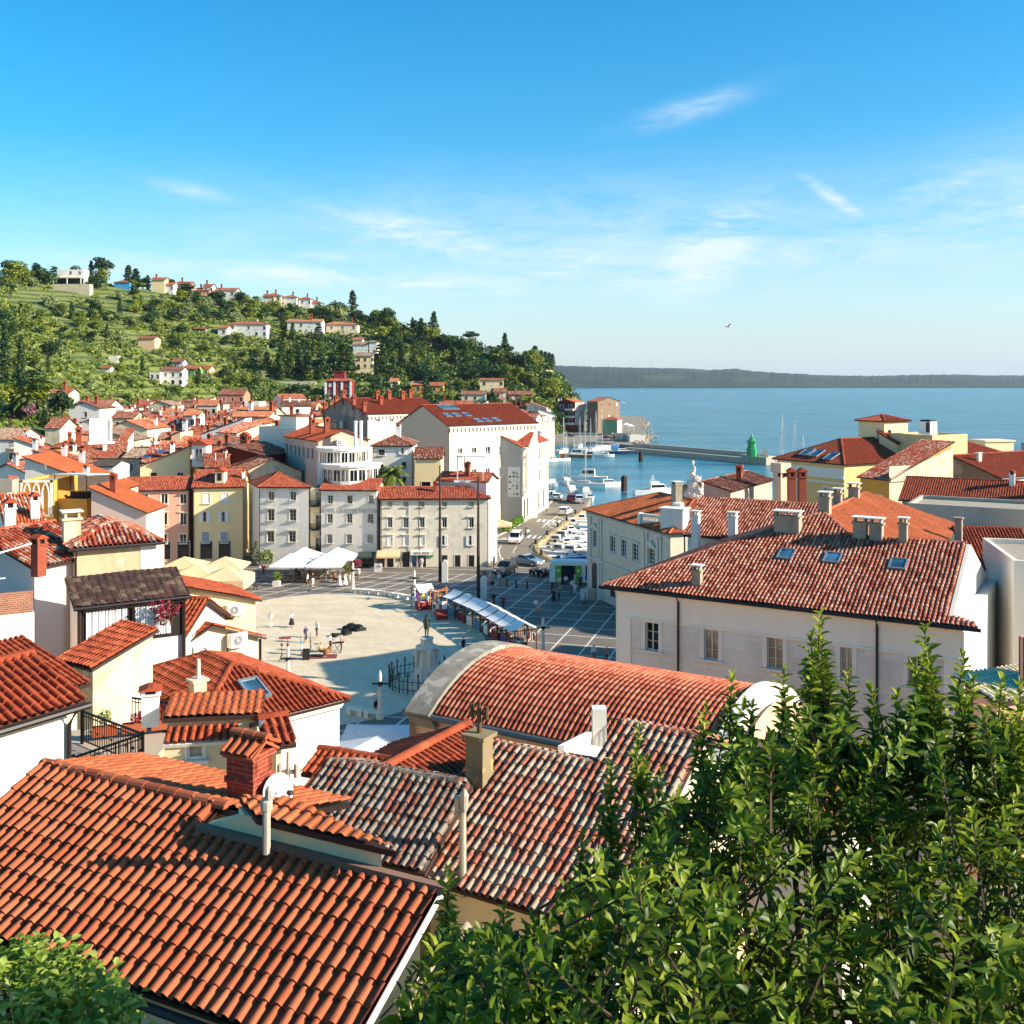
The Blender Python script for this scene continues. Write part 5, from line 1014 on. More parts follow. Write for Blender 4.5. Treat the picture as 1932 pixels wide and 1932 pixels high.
# house with three blind lancet arches
z = None; lan = house('lancet_house','ochre house front with three white framed pointed blind arches','house',P('O',128,258),P('O',345,258),D=116,dep=7,kind='flat',wall=P_ORC,gut=False,wf=[(1.2,3.4,.8,1.0,W22)])
b = MB(); A,e = lan.wA,lan.e; o_ = e.cross(ZUP); zt = lan.z
for x0,x1,z0,z1 in ((0.1,lan.L - .1,zt - .25,zt),(.1,.35,zt - 4,zt),(lan.L - .35,lan.L - .1,zt - 4,zt),(.1,lan.L,zt - 4.1,zt - 3.85)): b.box(A + e * ((x0 + x1) / 2) + o_ * .06 + ZUP * ((z0 + z1) / 2),(x1 - x0,.12,z1 - z0),math.atan2(e.y,e.x))
for k_ in range(3):
 cx = .35 + (lan.L - .7) * (k_ + .5) / 3; hw = (lan.L - .7) / 6 - .12; pts = [(-hw,zt - 3.85),(-hw,zt - 1.5),(-hw * .75,zt - .95),(-hw * .4,zt - .55),(0,zt - .3),(hw * .4,zt - .55),(hw * .75,zt - .95),(hw,zt - 1.5),(hw,zt - 3.85)]
 for (xa,za),(xb,zb_) in zip(pts,pts[1:]): b.bar(A + e * (cx + xa) + o_ * .06 + ZUP * za,A + e * (cx + xb) + o_ * .06 + ZUP * zb_,.2,.12)
b.build('arch_frames',[WHITE],lan.T)
ts = house('roofed_terrace','shaded roof terrace with plants under a white canopy beside the lancet arches','terrace',P('O',345,375),P('O',560,380),D=117,dep=5,kind='flat',wall=P_ORC,gut=False)
b = MB(); a,c = ts.pt(0,0,ts.z + 2.7),ts.pt(ts.L,0,ts.z + 2.7); b.hexa([a,c,ts.pt(ts.L,4.5,ts.z + 2.4),ts.pt(0,4.5,ts.z + 2.4)],[p_ + ZUP * .12 for p_ in (a,c,ts.pt(ts.L,4.5,ts.z + 2.4),ts.pt(0,4.5,ts.z + 2.4))])
for u in (.1,ts.L / 2,ts.L - .1): b.bar(ts.pt(u,.1,ts.z - .4),ts.pt(u,.1,ts.z + 2.7),.08,m=1)
for k_ in range(22): b.bar(ts.pt(ts.L * k_ / 21,.08,ts.z - .1),ts.pt(ts.L * k_ / 21,.08,ts.z + .95),.025,m=1)
b.bar(ts.pt(0,.08,ts.z + .95),ts.pt(ts.L,.08,ts.z + .95),.06,m=2); b.box(ts.pt(ts.L / 2,2.4,ts.z + .2),(2.4,.9,.75),m=1); wall_face(b,ts.pt(0,4.6,0),ts.pt(ts.L,4.6,0),ts.z - .5,ts.z + 2.4,m=3); b.build('canopy',[WHITE,IRON,P_ORC,P_WHT],ts.T)
og = house('orange_sloped_house','house with broad plain orange roof and two white strips above the lancet house','house',P('O',140,250),P('O',545,250),D=128,dep=9,kind='shedr',pitch=20,wall=P_WHT,roof=T_ORG,lod=2,amp=.2,chim=[(.98,.1,'white',1.2),(.2,.95,'white',1.2),(.5,.95,'white',1.3)],gut=False)
q = og.pl[0]; nn = (q[1] - q[0]).cross(q[2] - q[0]).normalized()
if nn.z < 0: nn = -nn
for x,y in ((225,168),(225,186)): skylight(og.T,hit(P('O',x,y),q[0],nn),nn,og.e,2.6,.5)
# pink gabled house, round glazed bays, white house, museum and the two big blocks
P_RSH = plaster('rose_render','e0b39c',.2,'b08d7a')
ST = wstyle(2,1,FRAME_W,GLASS,.05,STONE_W,sill=False)
pg = house('pink_gabled_house','pink gabled house with strip windows and tall twin white flues','house',P('W',118,470),None,D=150,L=8.4,rz=29.4,dep=17,kind='gy',pitch=21,wall=P_RSH,roof=T_RED,lod=2,wl=[(1.2 + k_ * 2.1,13.4,1.3,1.7,ST) for k_ in range(7)],chim=[(.25,.5,'brick',1.4),(.35,.25,'brick',1.4)],gut=False)
ac_unit(pg.T,pg.wA,pg.e,3.2,14.6,w=1.2); ac_unit(pg.T,pg.wA,pg.e,3.2,15.6,w=1.2)
chimney(pg.T,W(P('W',374,505),150),'twin',1.15,.3,1.1)
T = thing('round_glazed_bays','two white curved glazed storeys stacked behind the hotel roof','pavilion',tuple(W(P('W',265,700),146)))
def round_bay(cx,D,zt,zb,rw,rd,n,gz0,gz1):
 c = W(P('W',cx,700),D); wm,gm,rm = MB(),MB(),MB()
 pt = lambda a,z,k_=1.0: V((c.x - math.cos(a) * rw * k_,D + rd - math.sin(a) * rd * 2 * k_ ,z))
 for i in range(n):
  a,a2 = math.pi * i / n,math.pi * (i + 1) / n; f = .1 * (a2 - a)
  for z0,z1 in ((zb,gz0),(gz1,zt)): wm.face([pt(a,z0),pt(a2,z0),pt(a2,z1),pt(a,z1)])
  wm.face([pt(a,gz0),pt(a + f,gz0),pt(a + f,gz1),pt(a,gz1)]); wm.face([pt(a2 - f,gz0),pt(a2,gz0),pt(a2,gz1),pt(a2 - f,gz1)])
  gm.face([pt(a + f,gz0,.975),pt(a2 - f,gz0,.975),pt(a2 - f,gz1,.975),pt(a + f,gz1,.975)],1 if (i * 7) % 5 < 2 else 0)
  m_ = (a + a2) / 2; wm.bar(pt(m_,gz0,.985),pt(m_,gz1,.985),.08)
  rm.face([pt(a,zt + .3,1.06),pt(a2,zt + .3,1.06),V((c.x,D + rd,zt + .35))]); rm.face([pt(a,zt,1.06),pt(a2,zt,1.06),pt(a2,zt + .3,1.06),pt(a,zt + .3,1.06)]); rm.face([pt(a2,zt,1.06),pt(a,zt,1.06),pt(a,zt,.95),pt(a2,zt,.95)])
 wm.build('wall',[P_WHT],T); gm.build('glazing',[GLASS,GLASS2],T); rm.build('roof',[STONE_W,CONC],T)
round_bay(262,145,15.4,9,3.6,2.6,11,13.7,15.1); round_bay(312,142.5,13.3,5,4.1,2.8,11,11.4,12.9)
wh = house('white_block_house','white house with brown hipped roof between glazed bays and yellow house','house',P('W',448,497),P('W',718,497),D=152,dep=9,kind='hip',pitch=23,wall=P_WHT,roof=T_BRN,lod=2,chim=[(.58,.42,'white',1.6)],wf=pixwin(*line_of(P('W',448,497),P('W',718,497),25 - 121.2 * 152 / F),[(P('W',500,520),P('W',538,555)),(P('W',640,510),P('W',668,548),WOP),(P('W',508,610),P('W',530,650)),(P('W',645,598),P('W',670,640)),(P('W',642,690),P('W',670,720))],wstyle(2,1,FRAME_B,GLASS,.06,STONE_W)))
yb = house('yellow_balcony_house','small yellow house with brown roof and planted balcony behind the grey plaza house','house',P('W',712,577),P('W',898,577),D=150,dep=6.5,kind='gx',pitch=24,wall=P_YEL,roof=T_BRN,lod=2,wf=[(1.6,8.8,1.3,1.5,W23b),(3.6,9.0,1.0,1.2,W22),(5.4,8.8,1.2,1.6,W23b),(1.2,5.2,1.4,1.9,W23b),(4.0,5.4,.8,1.6,W23b)],gut=False)
b = MB(); q = yb.pt(1.8,-.6,7.6); b.box(q + yb.e * 2 + ZUP * .05,(4.6,1.3,.15))
for k_ in range(20): b.bar(q + yb.e * (-.2 + 4.4 * k_ / 19) + V((0,-.6,.1)),q + yb.e * (-.2 + 4.4 * k_ / 19) + V((0,-.6,1.0)),.03,m=1)
b.bar(q + yb.e * -.2 + V((0,-.6,1)),q + yb.e * 4.2 + V((0,-.6,1)),.05,m=1); b.build('balcony',[CONC,IRON],yb.T)
CB = plaster('cream_block_render','e8dcc0',.2,'b0a07c'); GW = plaster('shaded_gable_tone','b9ad9a',.25,'8d8272')  # second tone: the block's cream darkened for its shaded gable
def corbels(h,n,side=0):
 b = MB(); a,c = (h.c[0],h.c[1]); e = (c - a).normalized(); o_ = e.cross(ZUP); L_ = (c - a).length
 for k_ in range(n): b.box(a + e * (L_ * (k_ + .5) / n) + o_ * .12 + ZUP * (h.z - .75),(.35,.3,.5),math.atan2(e.y,e.x))
 b.box((a + c) / 2 + o_ * .15 + ZUP * (h.z - .3),(L_,.34,.3),math.atan2(e.y,e.x)); b.build('corbels',[STONE_W],h.T)
bg_ = house('big_skylight_block','big block with pale blank gable, solar panels and skylights on red roof','building',P('B',1203,886),None,D=175,L=21,rz=40.5,dep=21,kind='gx',pitch=18,wall=CB,roof=T_RED,lod=2,nv=(-.5,.87),wf=[(2.5 + k_ * 3.1,11.8,1.0,1.7,W22) for k_ in range(6)] + [(2.5 + k_ * 3.1,8,1.0,1.7,W22) for k_ in range(6)]); corbels(bg_,24)
b = MB(); wall_face(b,bg_.c[3] - bg_.e * .02,bg_.c[0] - bg_.e * .02,0,bg_.z - .1); b.face([bg_.c[3] - bg_.e * .02 + ZUP * (bg_.z - .1),bg_.c[0] - bg_.e * .02 + ZUP * (bg_.z - .1),bg_.pt(.28,bg_.dep / 2,bg_.z + bg_.hr - .15)]); b.build('gable',[GW],bg_.T)
q = bg_.pl[0]; nn = (q[1] - q[0]).cross(q[2] - q[0]).normalized()
for x,y in ((1200,825),(1250,824),(1308,822),(1375,855),(1425,853),(1478,850)): skylight(bg_.T,hit(P('B',x,y),q[0],nn),nn,bg_.e,1.4,1.6)
for k_ in range(3): skylight(bg_.T,hit(P('B',1175 + k_ * 27,780),q[0],nn),nn,bg_.e,1.7,2.4)
tb = house('tall_grey_block','tall block with darker grey gable and many brick chimneys on its red roof','building',P('W',425,303),None,D=212,L=20,rz=38,dep=20,kind='gx',pitch=18,wall=CB,roof=T_RED,lod=2,nv=(-.62,.78),wf=[(2.6 + k_ * 3.3,16.6,.9,.6,wstyle(2,1)) for k_ in range(5)] + [(2.6 + k_ * 3.3,12.8,1.2,2.0,WCL) for k_ in range(5)],chim=[(.03,.1,'brick',1.5,.75),(.02,.3,'brick',1.5,.75),(.35,.3,'brick',1.5,.75),(.4,.46,'brick',1.5,.75),(.55,.46,'brick',1.5,.75),(.72,.45,'brick',1.5,.75),(.85,.5,'brick',1.5,.75),(.02,.52,'brick',1.5,.75),(.03,.7,'brick',1.5,.75),(.03,.95,'brick',1.5,.75)]); corbels(tb,22)
b = MB(); s_ = -tb.e * .02; wall_face(b,tb.c[3] + s_,tb.c[0] + s_,0,tb.z - .1,[(5,6.2,10,12.4,1),(8,9.2,10,12.4,1),(5,6.2,14.4,16.4,1),(8,9.2,14.4,16.4,1)],.12); b.face([tb.c[3] + s_ + ZUP * (tb.z - .1),tb.c[0] + s_ + ZUP * (tb.z - .1),tb.pt(.28,tb.dep / 2,tb.z + tb.hr - .15)]); b.build('gable',[plaster('streaked_dark_render','857b70',.8,'544d46','9c9286',.35)],tb.T)  # gable render darker and more streaked than the front
for u,z_ in ((5.6,10),(8.6,10),(5.6,14.4),(8.6,14.4)): window(tb.T,tb.c[3] + s_,(tb.c[0] - tb.c[3]).normalized(),u,z_,1.2,2.1,WCL,True,rec=.12)
# museum
MUS = plaster('museum_shade_grey','b4afa6',.4,'8f897e','bdb8ae',.35); MFR = plaster('cream_ashlar_front','e6dcc4',.25,'a89a7c',None,1.2)  # side wall: its shade is put into the grey render colour
mA,mB = V((-11.5,185.2,0)),V((1.9,182,0)); me_ = (mB - mA).normalized()
mu = house('museum','white museum with plain side wall toned shade grey and sunlit columned front by the road','museum',(966 + mA.x * F / mA.y,HY + (HC - 13.3) * F / mA.y),None,D=mA.y,L=(mB - mA).length,rz=math.degrees(math.atan2(me_.y,me_.x)),dep=23.5,kind='gy',pitch=27,oh=.12,wall=MUS,roof=T_PLZ,lod=2,gut=False,wf=[(3.4,12.2,.6,.9,wstyle(1,1,FRAME_B,GLASS,0,sill=False)),(3.4,7.8,.6,.9,wstyle(1,1,FRAME_B,GLASS,0,sill=False))],ws=[(1.9 + k_ * 2.05,.3,1.1,3.6,wstyle(1,1,FRAME_B,GLASS,.2,STONE,sill=False)) for k_ in (0,1,2,4,6,8)] + [(12 + k_ * 3,z_,.95,1.9,wstyle(1,1,FRAME_B,GLASS,.1,STONE)) for k_ in range(4) for z_ in (6.2,10.2)])
T = mu.T; a,c = mu.c[1],mu.c[2]; e = (c - a).normalized(); o_ = e.cross(ZUP); L_ = (c - a).length; b = MB()
for z0,z1,d_ in ((4.6,5.2,.3),(12.4,12.9,.35),(12.9,13.25,.7),(0,.6,.15)): b.hexa([a + ZUP * z0,a + o_ * d_ + ZUP * z0,c + o_ * d_ + ZUP * z0,c + ZUP * z0],[a + ZUP * z1,a + o_ * d_ + ZUP * z1,c + o_ * d_ + ZUP * z1,c + ZUP * z1])
b.box(a + e * .8 + o_ * .1 + ZUP * 8.8,(1.5,.25,7.2),math.atan2(e.y,e.x)); b.build('cornice',[MFR],T)
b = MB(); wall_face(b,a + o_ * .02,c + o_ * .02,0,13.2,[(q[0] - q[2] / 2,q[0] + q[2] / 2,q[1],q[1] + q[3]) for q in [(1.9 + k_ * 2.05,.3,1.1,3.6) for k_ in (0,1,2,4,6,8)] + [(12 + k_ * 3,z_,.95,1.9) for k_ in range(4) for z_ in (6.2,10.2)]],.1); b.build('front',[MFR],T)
for k_ in range(4): b = MB(); b.lathe([(.42,5.2),(.42,5.5),(.32,5.6),(.27,11.8),(.42,12.0),(.42,12.4)],a + e * (2.6 + k_ * 2.0) + o_ * .3,12); b.build('column',[MFR],T)
b = MB(); p0,p1,p2 = a + e * 1.6 + ZUP * 13.25,a + e * 9.6 + ZUP * 13.25,a + e * 5.6 + ZUP * 15.6
b.hexa([p0 - o_ * 4,p0 + o_ * .7,p1 + o_ * .7,p1 - o_ * 4],[p2 - o_ * 4 - e * .05,p2 + o_ * .7 - e * .05,p2 + o_ * .7 + e * .05,p2 - o_ * 4 + e * .05]); b.bar(p0 + o_ * .85,p2 + o_ * .85,.3); b.bar(p1 + o_ * .85,p2 + o_ * .85,.3); b.build('pediment',[MFR],T)
rm = MB()
for s_,(x0,x1) in ((1,(p0,p2)),(-1,(p1,p2))):
 q = [x0 + o_ * .95 + ZUP * .12,x0 - o_ * 4 + ZUP * .12,x1 - o_ * 4 + ZUP * .2,x1 + o_ * .95 + ZUP * .2]; tile_plane(rm,q[::-1] if s_ > 0 else q,2)
rm.build('pediment_roof',[T_PLZ,GUT],T)
text_on('lettering',T,'\n'.join('MUSEUM'),a + o_ * .24,e,.85,10.9,1.3,flat('bronze_letters','33261a',.5),1.7,True)
b = MB(); uv1,uv2 = wall_uv(mu,P('B',1545,1118)),wall_uv(mu,P('B',1612,1290)); o_ = mu.e.cross(ZUP); q = mu.wA + o_ * .03; pp = lambda x,z_,d_=0: q + mu.e * (uv1[0] + (uv2[0] - uv1[0]) * x) + ZUP * (uv2[1] + (uv1[1] - uv2[1]) * z_) + o_ * d_
b.hexa([pp(0,0),pp(0,0,.04),pp(1,0,.04),pp(1,0)],[pp(0,1),pp(0,1,.04),pp(1,1,.04),pp(1,1)])
rs = random.Random(3)
for k_ in range(26):
 x,z_ = rs.choice([.1,.42,.72]) + rs.uniform(-.04,.04),rs.choice([.08,.24,.36,.48,.66,.78]) + rs.uniform(-.02,.02); w_,h_ = rs.uniform(.06,.2),rs.uniform(.02,.07); b.hexa([pp(x,z_,.04),pp(x,z_,.05),pp(x + w_,z_,.05),pp(x + w_,z_,.04)],[pp(x,z_ + h_,.04),pp(x,z_ + h_,.05),pp(x + w_,z_ + h_,.05),pp(x + w_,z_ + h_,.04)],1)
b.build('banner',[flat('banner_white','dedad2',.7),flat('banner_print_grey','6f6a66',.7)],T)
pt_ = house('pergola_house','small red roofed attic with white rooftop pergola beside the museum wall','house',P('B',1130,1195),P('B',1430,1205),D=143,dep=5,kind='gx',pitch=22,wall=P_WHT,roof=T_PLZ,lod=2,gut=False,chim=[(.55,.3,'brick',1.2)])
b = MB(); z_ = pt_.z + 3.4
for u in (3.2,7.0):
 for d_ in (.4,3): b.bar(pt_.pt(u,d_,pt_.z),pt_.pt(u,d_,z_),.15)
b.hexa([pt_.pt(2.8,0,z_),pt_.pt(7.4,0,z_),pt_.pt(7.4,3.4,z_ + .2),pt_.pt(2.8,3.4,z_ + .2)],[pt_.pt(2.8,0,z_ + .12),pt_.pt(7.4,0,z_ + .12),pt_.pt(7.4,3.4,z_ + .32),pt_.pt(2.8,3.4,z_ + .32)])
for k_ in range(18): b.bar(pt_.pt(3 + k_ * .25,-.2,pt_.z),pt_.pt(3 + k_ * .25,-.2,pt_.z + 1),.03,m=1)
b.bar(pt_.pt(3,-.2,pt_.z + 1),pt_.pt(7.3,-.2,pt_.z + 1),.05,m=1); b.box(pt_.pt(5,1.5,pt_.z),(5,3,.3)); b.build('pergola',[WHITE,IRON],pt_.T)
og2 = house('mossy_gable_house','old stone house with mossy brown roof behind the white hip roofed plaza house','house',P('V',995,1230),None,D=152,L=9.5,rz=20,dep=13,kind='gy',pitch=24,wall=P_RGH,roof=T_BRN,lod=2,gut=False,nv=(-.55,.83))
dr = house('dark_red_wall_house','low house with dark red wall and brown roof left of the pink gabled house','house',P('V',1300,1030),P('V',1800,960),D=158,dep=7,kind='shed',pitch=12,wall=plaster('dark_red_wall','6b2a20',.3,'3d1a14'),roof=T_BRN,lod=2,gut=False)
# ---------------------------------------------------------------- the dense old town and the houses on the hill
NICK = []      # (x, y, short name) of houses one can point at
WALLS = {'white': P_WHT,'cream': P_CRM,'pink': P_PNK,'grey': P_GRY,'pale': P_RGH,'peach': P_PCH,'yellow': P_YEL,'offwhite': P_WH2,'dark': P_DGR,'ochre': P_ORC}
ROOFS = {'orange': tiles('faded_orange_tiles',['bf7048','b0623c','c98058','a85a38'],.08,('c8ab8c','5a3424'),.4),'red': tiles('faded_red_tiles',['a85638','98492e','b46244','8a4028'],.1,('b8967a','45271a'),.4),'brown': T_BRN,'patched': T_MIX,'mossy': tiles('mossy_tiles',['8d5a44','7a4c38','9c6a50'],.5,('a89c86','40372a'),.5)}
FW_ = [wstyle(2,2,FRAME_W,GLASS,.08,STONE_W),wstyle(1,1,FRAME_B,GLASS,.06,STONE),wstyle(1,1,FRAME_W,GLASS,.06,STONE_W,sh='closed'),wstyle(2,1,FRAME_C,GLASS,.08,STONE)]
def wgrid(L,nx,nz,top,st=None,w_=.9,h_=1.35,step=2.9):
 return [(L * (i + .5) / nx,top - .9 - h_ - j * step,w_,h_,st or R.choice(FW_)) for i in range(nx) for j in range(nz)]
def tn(nick,label,zone,pl,pr,D,dep,kind,pitch,wall,roof,nx=2,nz=1,chim=(),rz=None,L=None,sx=0,name='house',zb=0,group=None,**kw):
 pl = P(zone,*pl) if zone else pl; pr = (P(zone,*pr) if zone else pr) if pr else None
 z = HC - (pl[1] - HY) * D / F; A = W(pl,D); ln = L or (Wz(pr,z) - A).length
 if L is None and abs(math.degrees(math.atan2((Wz(pr,z) - A).y,(Wz(pr,z) - A).x))) > 35: ln = abs(pr[0] - pl[0]) * D / F; L = ln; rz = 0
 lo = z - zb; wf = wgrid(ln,nx,nz,lo) if nx else (); ws = wgrid(dep,sx,nz,lo) if sx else ()
 h = house(name,label,kw.pop('cat','house'),pl,pr,D=D,L=L,rz=rz,dep=dep,kind=kind,pitch=pitch,zb=zb,wall=WALLS.get(wall,wall) if isinstance(wall,str) else wall,roof=ROOFS.get(roof,roof) if isinstance(roof,str) else roof,wf=wf,ws=ws,chim=chim,gut=False,lod=2 if D < 300 else 3,near=D < 175,group=group,**kw)
 if nick: NICK.append((pl[0] + ln * F / D / 2,pl[1],nick))
 OCC.append((h.pt(ln / 2,dep / 2,0),max(ln,dep) * .5)); return h
OCC = []
tn('the wide brown roof','wide low house with brown tiled roof at the left edge below the oleander','U',(-150,845),(205,845),218,12,'gx',20,'white','mossy',2)
tn('the shuttered brown hut','squat old house with brown roof and one white shuttered window','U',(490,715),(692,715),208,9,'gx',24,'pale','brown',0,chim=[(.5,.9,'white',1.3)])
tn('the square window gable','white gabled house with one small square window below the green hill','U',(765,488),(1147,540),262,11,'gy',21,'white','brown',1,chim=[(.72,.3,'brick',1.4)])
tn('the long brown loggia','long brown roofed house with dark roof loggia behind the white gable','U',(800,488),(1228,488),292,13,'gx',20,'white','brown',3,chim=[(.3,.3,'brick',1.3)])
tn('the low white gable','plain low white gabled house with pale brown roof','U',(910,652),(1125,640),232,9,'gy',22,'white','brown',0)
tn('the long stone gable','long weathered grey stone house with roof falling to the right','U',(1040,850),(1548,850),196,9,'shedr',17,'pale','mossy',1)
tn('the big cream gable','big blank cream gable house with orange roof and sunlit right wall','U',(1190,727),(1692,727),216,14,'gy',22,'cream','orange',0,sx=2,chim=[(.85,.6,'white',1.4)])
tn('the long falling roof','long house with striped brown roof falling right above a grey side wall','U',(355,1115),(1010,1115),166,5,'shedr',13,'grey','patched',0,chim=[(.4,.9,'brick',1.3),(.02,.2,'white',1.4)])
tn('the hipped canopy roof','red hipped roof on posts with brick chimney over a shaded terrace','U',(595,937),(1008,928),186,8,'hip',15,'ochre','red',3,chim=[(.72,.2,'brick',2.0),(.45,.8,'brick',1.3)])
tn('the short red roof','small house with short bright red roof beside the hipped canopy roof','U',(1000,940),(1250,940),184,7,'gx',22,'white','red',0)
tn('the skylight lean-to','narrow white house with red lean-to roof holding one dark skylight','U',(1288,930),(1405,930),180,6,'shed',27,'white','red',0)
h = tn('the big two skylight roof','large red roof with two dark skylights above a pink and cream front','V',(-150,1112),(428,1110),160,12,'gx',22,P_RSH,tiles('warm_red_tiles',['a8482a','b5552f','963d22'],.05,soot=.4),4,1,chim=[(.6,.12,'brick',1.5),(.95,.2,'brick',1.6),(.97,.32,'brick',1.3)])
q = h.pl[0]; nn = (q[1] - q[0]).cross(q[2] - q[0]).normalized()
for x,y in ((1675,1045),(1840,985)): skylight(h.T,hit(P('U',x,y),q[0],nn),nn,h.e,1.3,1.1)
h = tn('the dormer roof','red roofed house with tall white dormer behind the yellow plaza house','V',(432,1088),(835,1092),158,9,'gx',23,'ochre','red',2,chim=[(.98,.9,'brick',2.2),(.93,.1,'white')])
b = MB(); q = W(P('V',563,1130),156.5); b.box(q + ZUP * 1.5,(2.2,2.6,3.4)); b.hexa([q + V((-1.5,-1.6,3.1)),q + V((1.5,-1.6,3.1)),q + V((1.5,2.6,3.1)),q + V((-1.5,2.6,3.1))],[q + V((-.1,-1.6,3.9)),q + V((.1,-1.6,3.9)),q + V((.1,2.6,3.9)),q + V((-.1,2.6,3.9))],1)
for k_ in (-.28,.28): b.box(q + V((k_,-1.32,1.5)),(.3,.06,2.0),m=2)
b.build('dormer',[P_WHT,T_CAP,GLASS],h.T)
tn('the low dark tiled lean-to','small lean-to with ribbed red roof and pipes behind yellow plaza house','V',(590,1168),(895,1160),150,5,'shed',20,'cream','red',0,chim=[(.45,.5,'pipe'),(.85,.6,'pipe')])
tn('the tarred roof house','low white house with flat tarred roof behind the pale pink house','U',(1025,1150),(1305,1150),150,7,'gx',12,'white',tiles('tarred_tiles',['3d3a36','4a453e'],0),2)
tn('the white stepped gable','white gable house with shaded dark front at the left edge above the lancets','O',(-80,205),(165,210),152,12,'gy',22,'white','orange',0,chim=[(.6,.1,'white',1.3)])
tn('the tall taupe wall','tall plain taupe walled house with patch of bare stone at left edge','O',(-120,258),(62,260),100,1.6,'flat',0,plaster('taupe_wall','a69a89',.3,'7d7264'),CONC,0,L=2.9,rz=4)
tn('the bare stone strip','narrow bare stone house front wedged between taupe wall and lancet house','O',(60,265),(132,262),110,6,'shedr',8,P_RGH,'red',0)
tn('the grey sided orange roof','house with orange roof, grey front and bright white right wall','V',(498,458),(660,450),292,9,'gx',18,'grey','orange',2,sx=1,L=6,rz=10,chim=[(.0,.3,'brick')])
tn('the coral house','coral pink house with six dark windows and brown roof by the trees','V',(750,330),(1050,326),342,9,'gx',22,plaster('coral_render','d08468',.2,'a3654e'),'brown',3,2,zb=8)
tn('the white cube','plain white flat roofed cube among the roofs right of the coral house','V',(1050,412),(1218,408),290,8,'flat',0,'offwhite',CONC,1)
tn('the red top white house','white house with bright red roof below the clipped hedge','V',(1470,378),(1768,375),332,8,'gx',20,'white','red',3)
tn('the long dark red roof','long white house with dark red roof and several chimneys near the red striped villa','V',(1470,460),(1818,458),292,9,'gx',18,'white','brown',3,chim=[(.05,.4,'brick',1.2),(.3,.4,'white',1.2),(.6,.4,'pot',1.2)])
tn('the long orange roof','long low house with even orange roof crossed by one white chimney','V',(888,582),(1325,585),262,12,'gx',22,'grey','orange',3,chim=[(.38,.3,'white',1.9),(.92,.3,'brick',1.5)])
tn('the fresh orange roof','small white house with fresh orange roof left of the tall white terrace house','V',(1125,672),(1245,680),222,11,'shedr',20,'white','orange',1)
tn('the orange hip','house with wide orange hipped roof behind the tall white terrace house','V',(1215,640),(1430,638),235,8,'hip',22,'cream','orange',2,chim=[(.9,.5,'pot',1.8)])
tn('the little tower room','small white square attic room with orange pyramid roof','V',(1540,580),(1710,580),222,6,'hip',20,'white','orange',1,1,chim=[(.2,.2,'brick',1.3)])
tn('the orange terrace house','orange walled house with flat orange roof left of the tall grey gable','V',(1705,650),(1900,655),215,6,'gx',12,'peach','orange',2)
h = tn('the tall terrace house','tall white corner house with planted roof terrace left of the pink gabled one','V',(1215,690),None,172,7,'flat',0,P_WH2,CONC,0,L=9.5,rz=-38)
b = MB(); q = h.pt(4,1.2,h.z); b.box(q + ZUP * .6 + h.n * 3,(4.2,2.6,2.2),rad(-38)); b.box(q + ZUP * 1.75 + h.n * 3,(4.7,3.1,.2),rad(-38),1); b.build('roof_room',[P_WHT,T_RED],h.T)
tn('the pale blue wall','pale blue white rendered house wall catching no sun in mid town','V',(540,780),(715,690),200,6,'shedl',20,plaster('bluish_white_render','d5dbe0',.15,'a7adb2'),'brown',0,L=9,rz=0)
tn('the stacked white terraces','white house with stacked roof terraces in the middle of the old town','V',(835,690),(1010,690),212,8,'flat',0,'white',CONC,2,chim=[(.2,.6,'white',1.3)])
tn('the cream stone terrace','cream stone house with small pent roof below the stacked white terraces','V',(715,760),(960,770),195,7,'shed',14,'pale','patched',2)
tn('the coarse orange roof','house with coarse orange tiles and brick stack left of tall terrace house','V',(1115,850),(1222,855),182,8,'gx',24,'cream','orange',0,chim=[(.15,.8,'brick',1.6)])
tn('the shaded grey house','shaded dark grey house with big framed window behind dormer roof','V',(915,900),(1115,895),165,6,'flat',0,plaster('slate_grey_render','6d6f6c',.5,'4a4d4c'),CONC,1,2)
tn('the peach gable','small peach gable house with tiny square window above red two skylight roof','V',(190,800),(330,790),188,8,'shedl',22,'peach','brown',1,chim=[(.95,.3,'white',1.6)])
tn('the pale ridge house','pale stone house with broad faded gable at the foot of green hill','V',(-60,455),(230,470),332,12,'gy',20,'pale','mossy',1)
tn('the twin dormer house','white house with two arched windows under small orange roof','V',(335,572),(470,565),255,9,'gx',20,'white','orange',2)
tn('the tile capped room','small white rooftop room with tile cap beside the twin arched windows','V',(470,560),(545,560),250,5,'gx',20,'white','orange',1)
tn('the brown slope','low brown roofed house left of the big cream gable','U',(1250,600),(1530,600),250,9,'gx',18,'pale','brown',2)
tn('the blue door house','cream house with bright blue door near the foot of the hill','U',(1235,505),(1420,505),285,7,'flat',0,'cream',CONC,0)
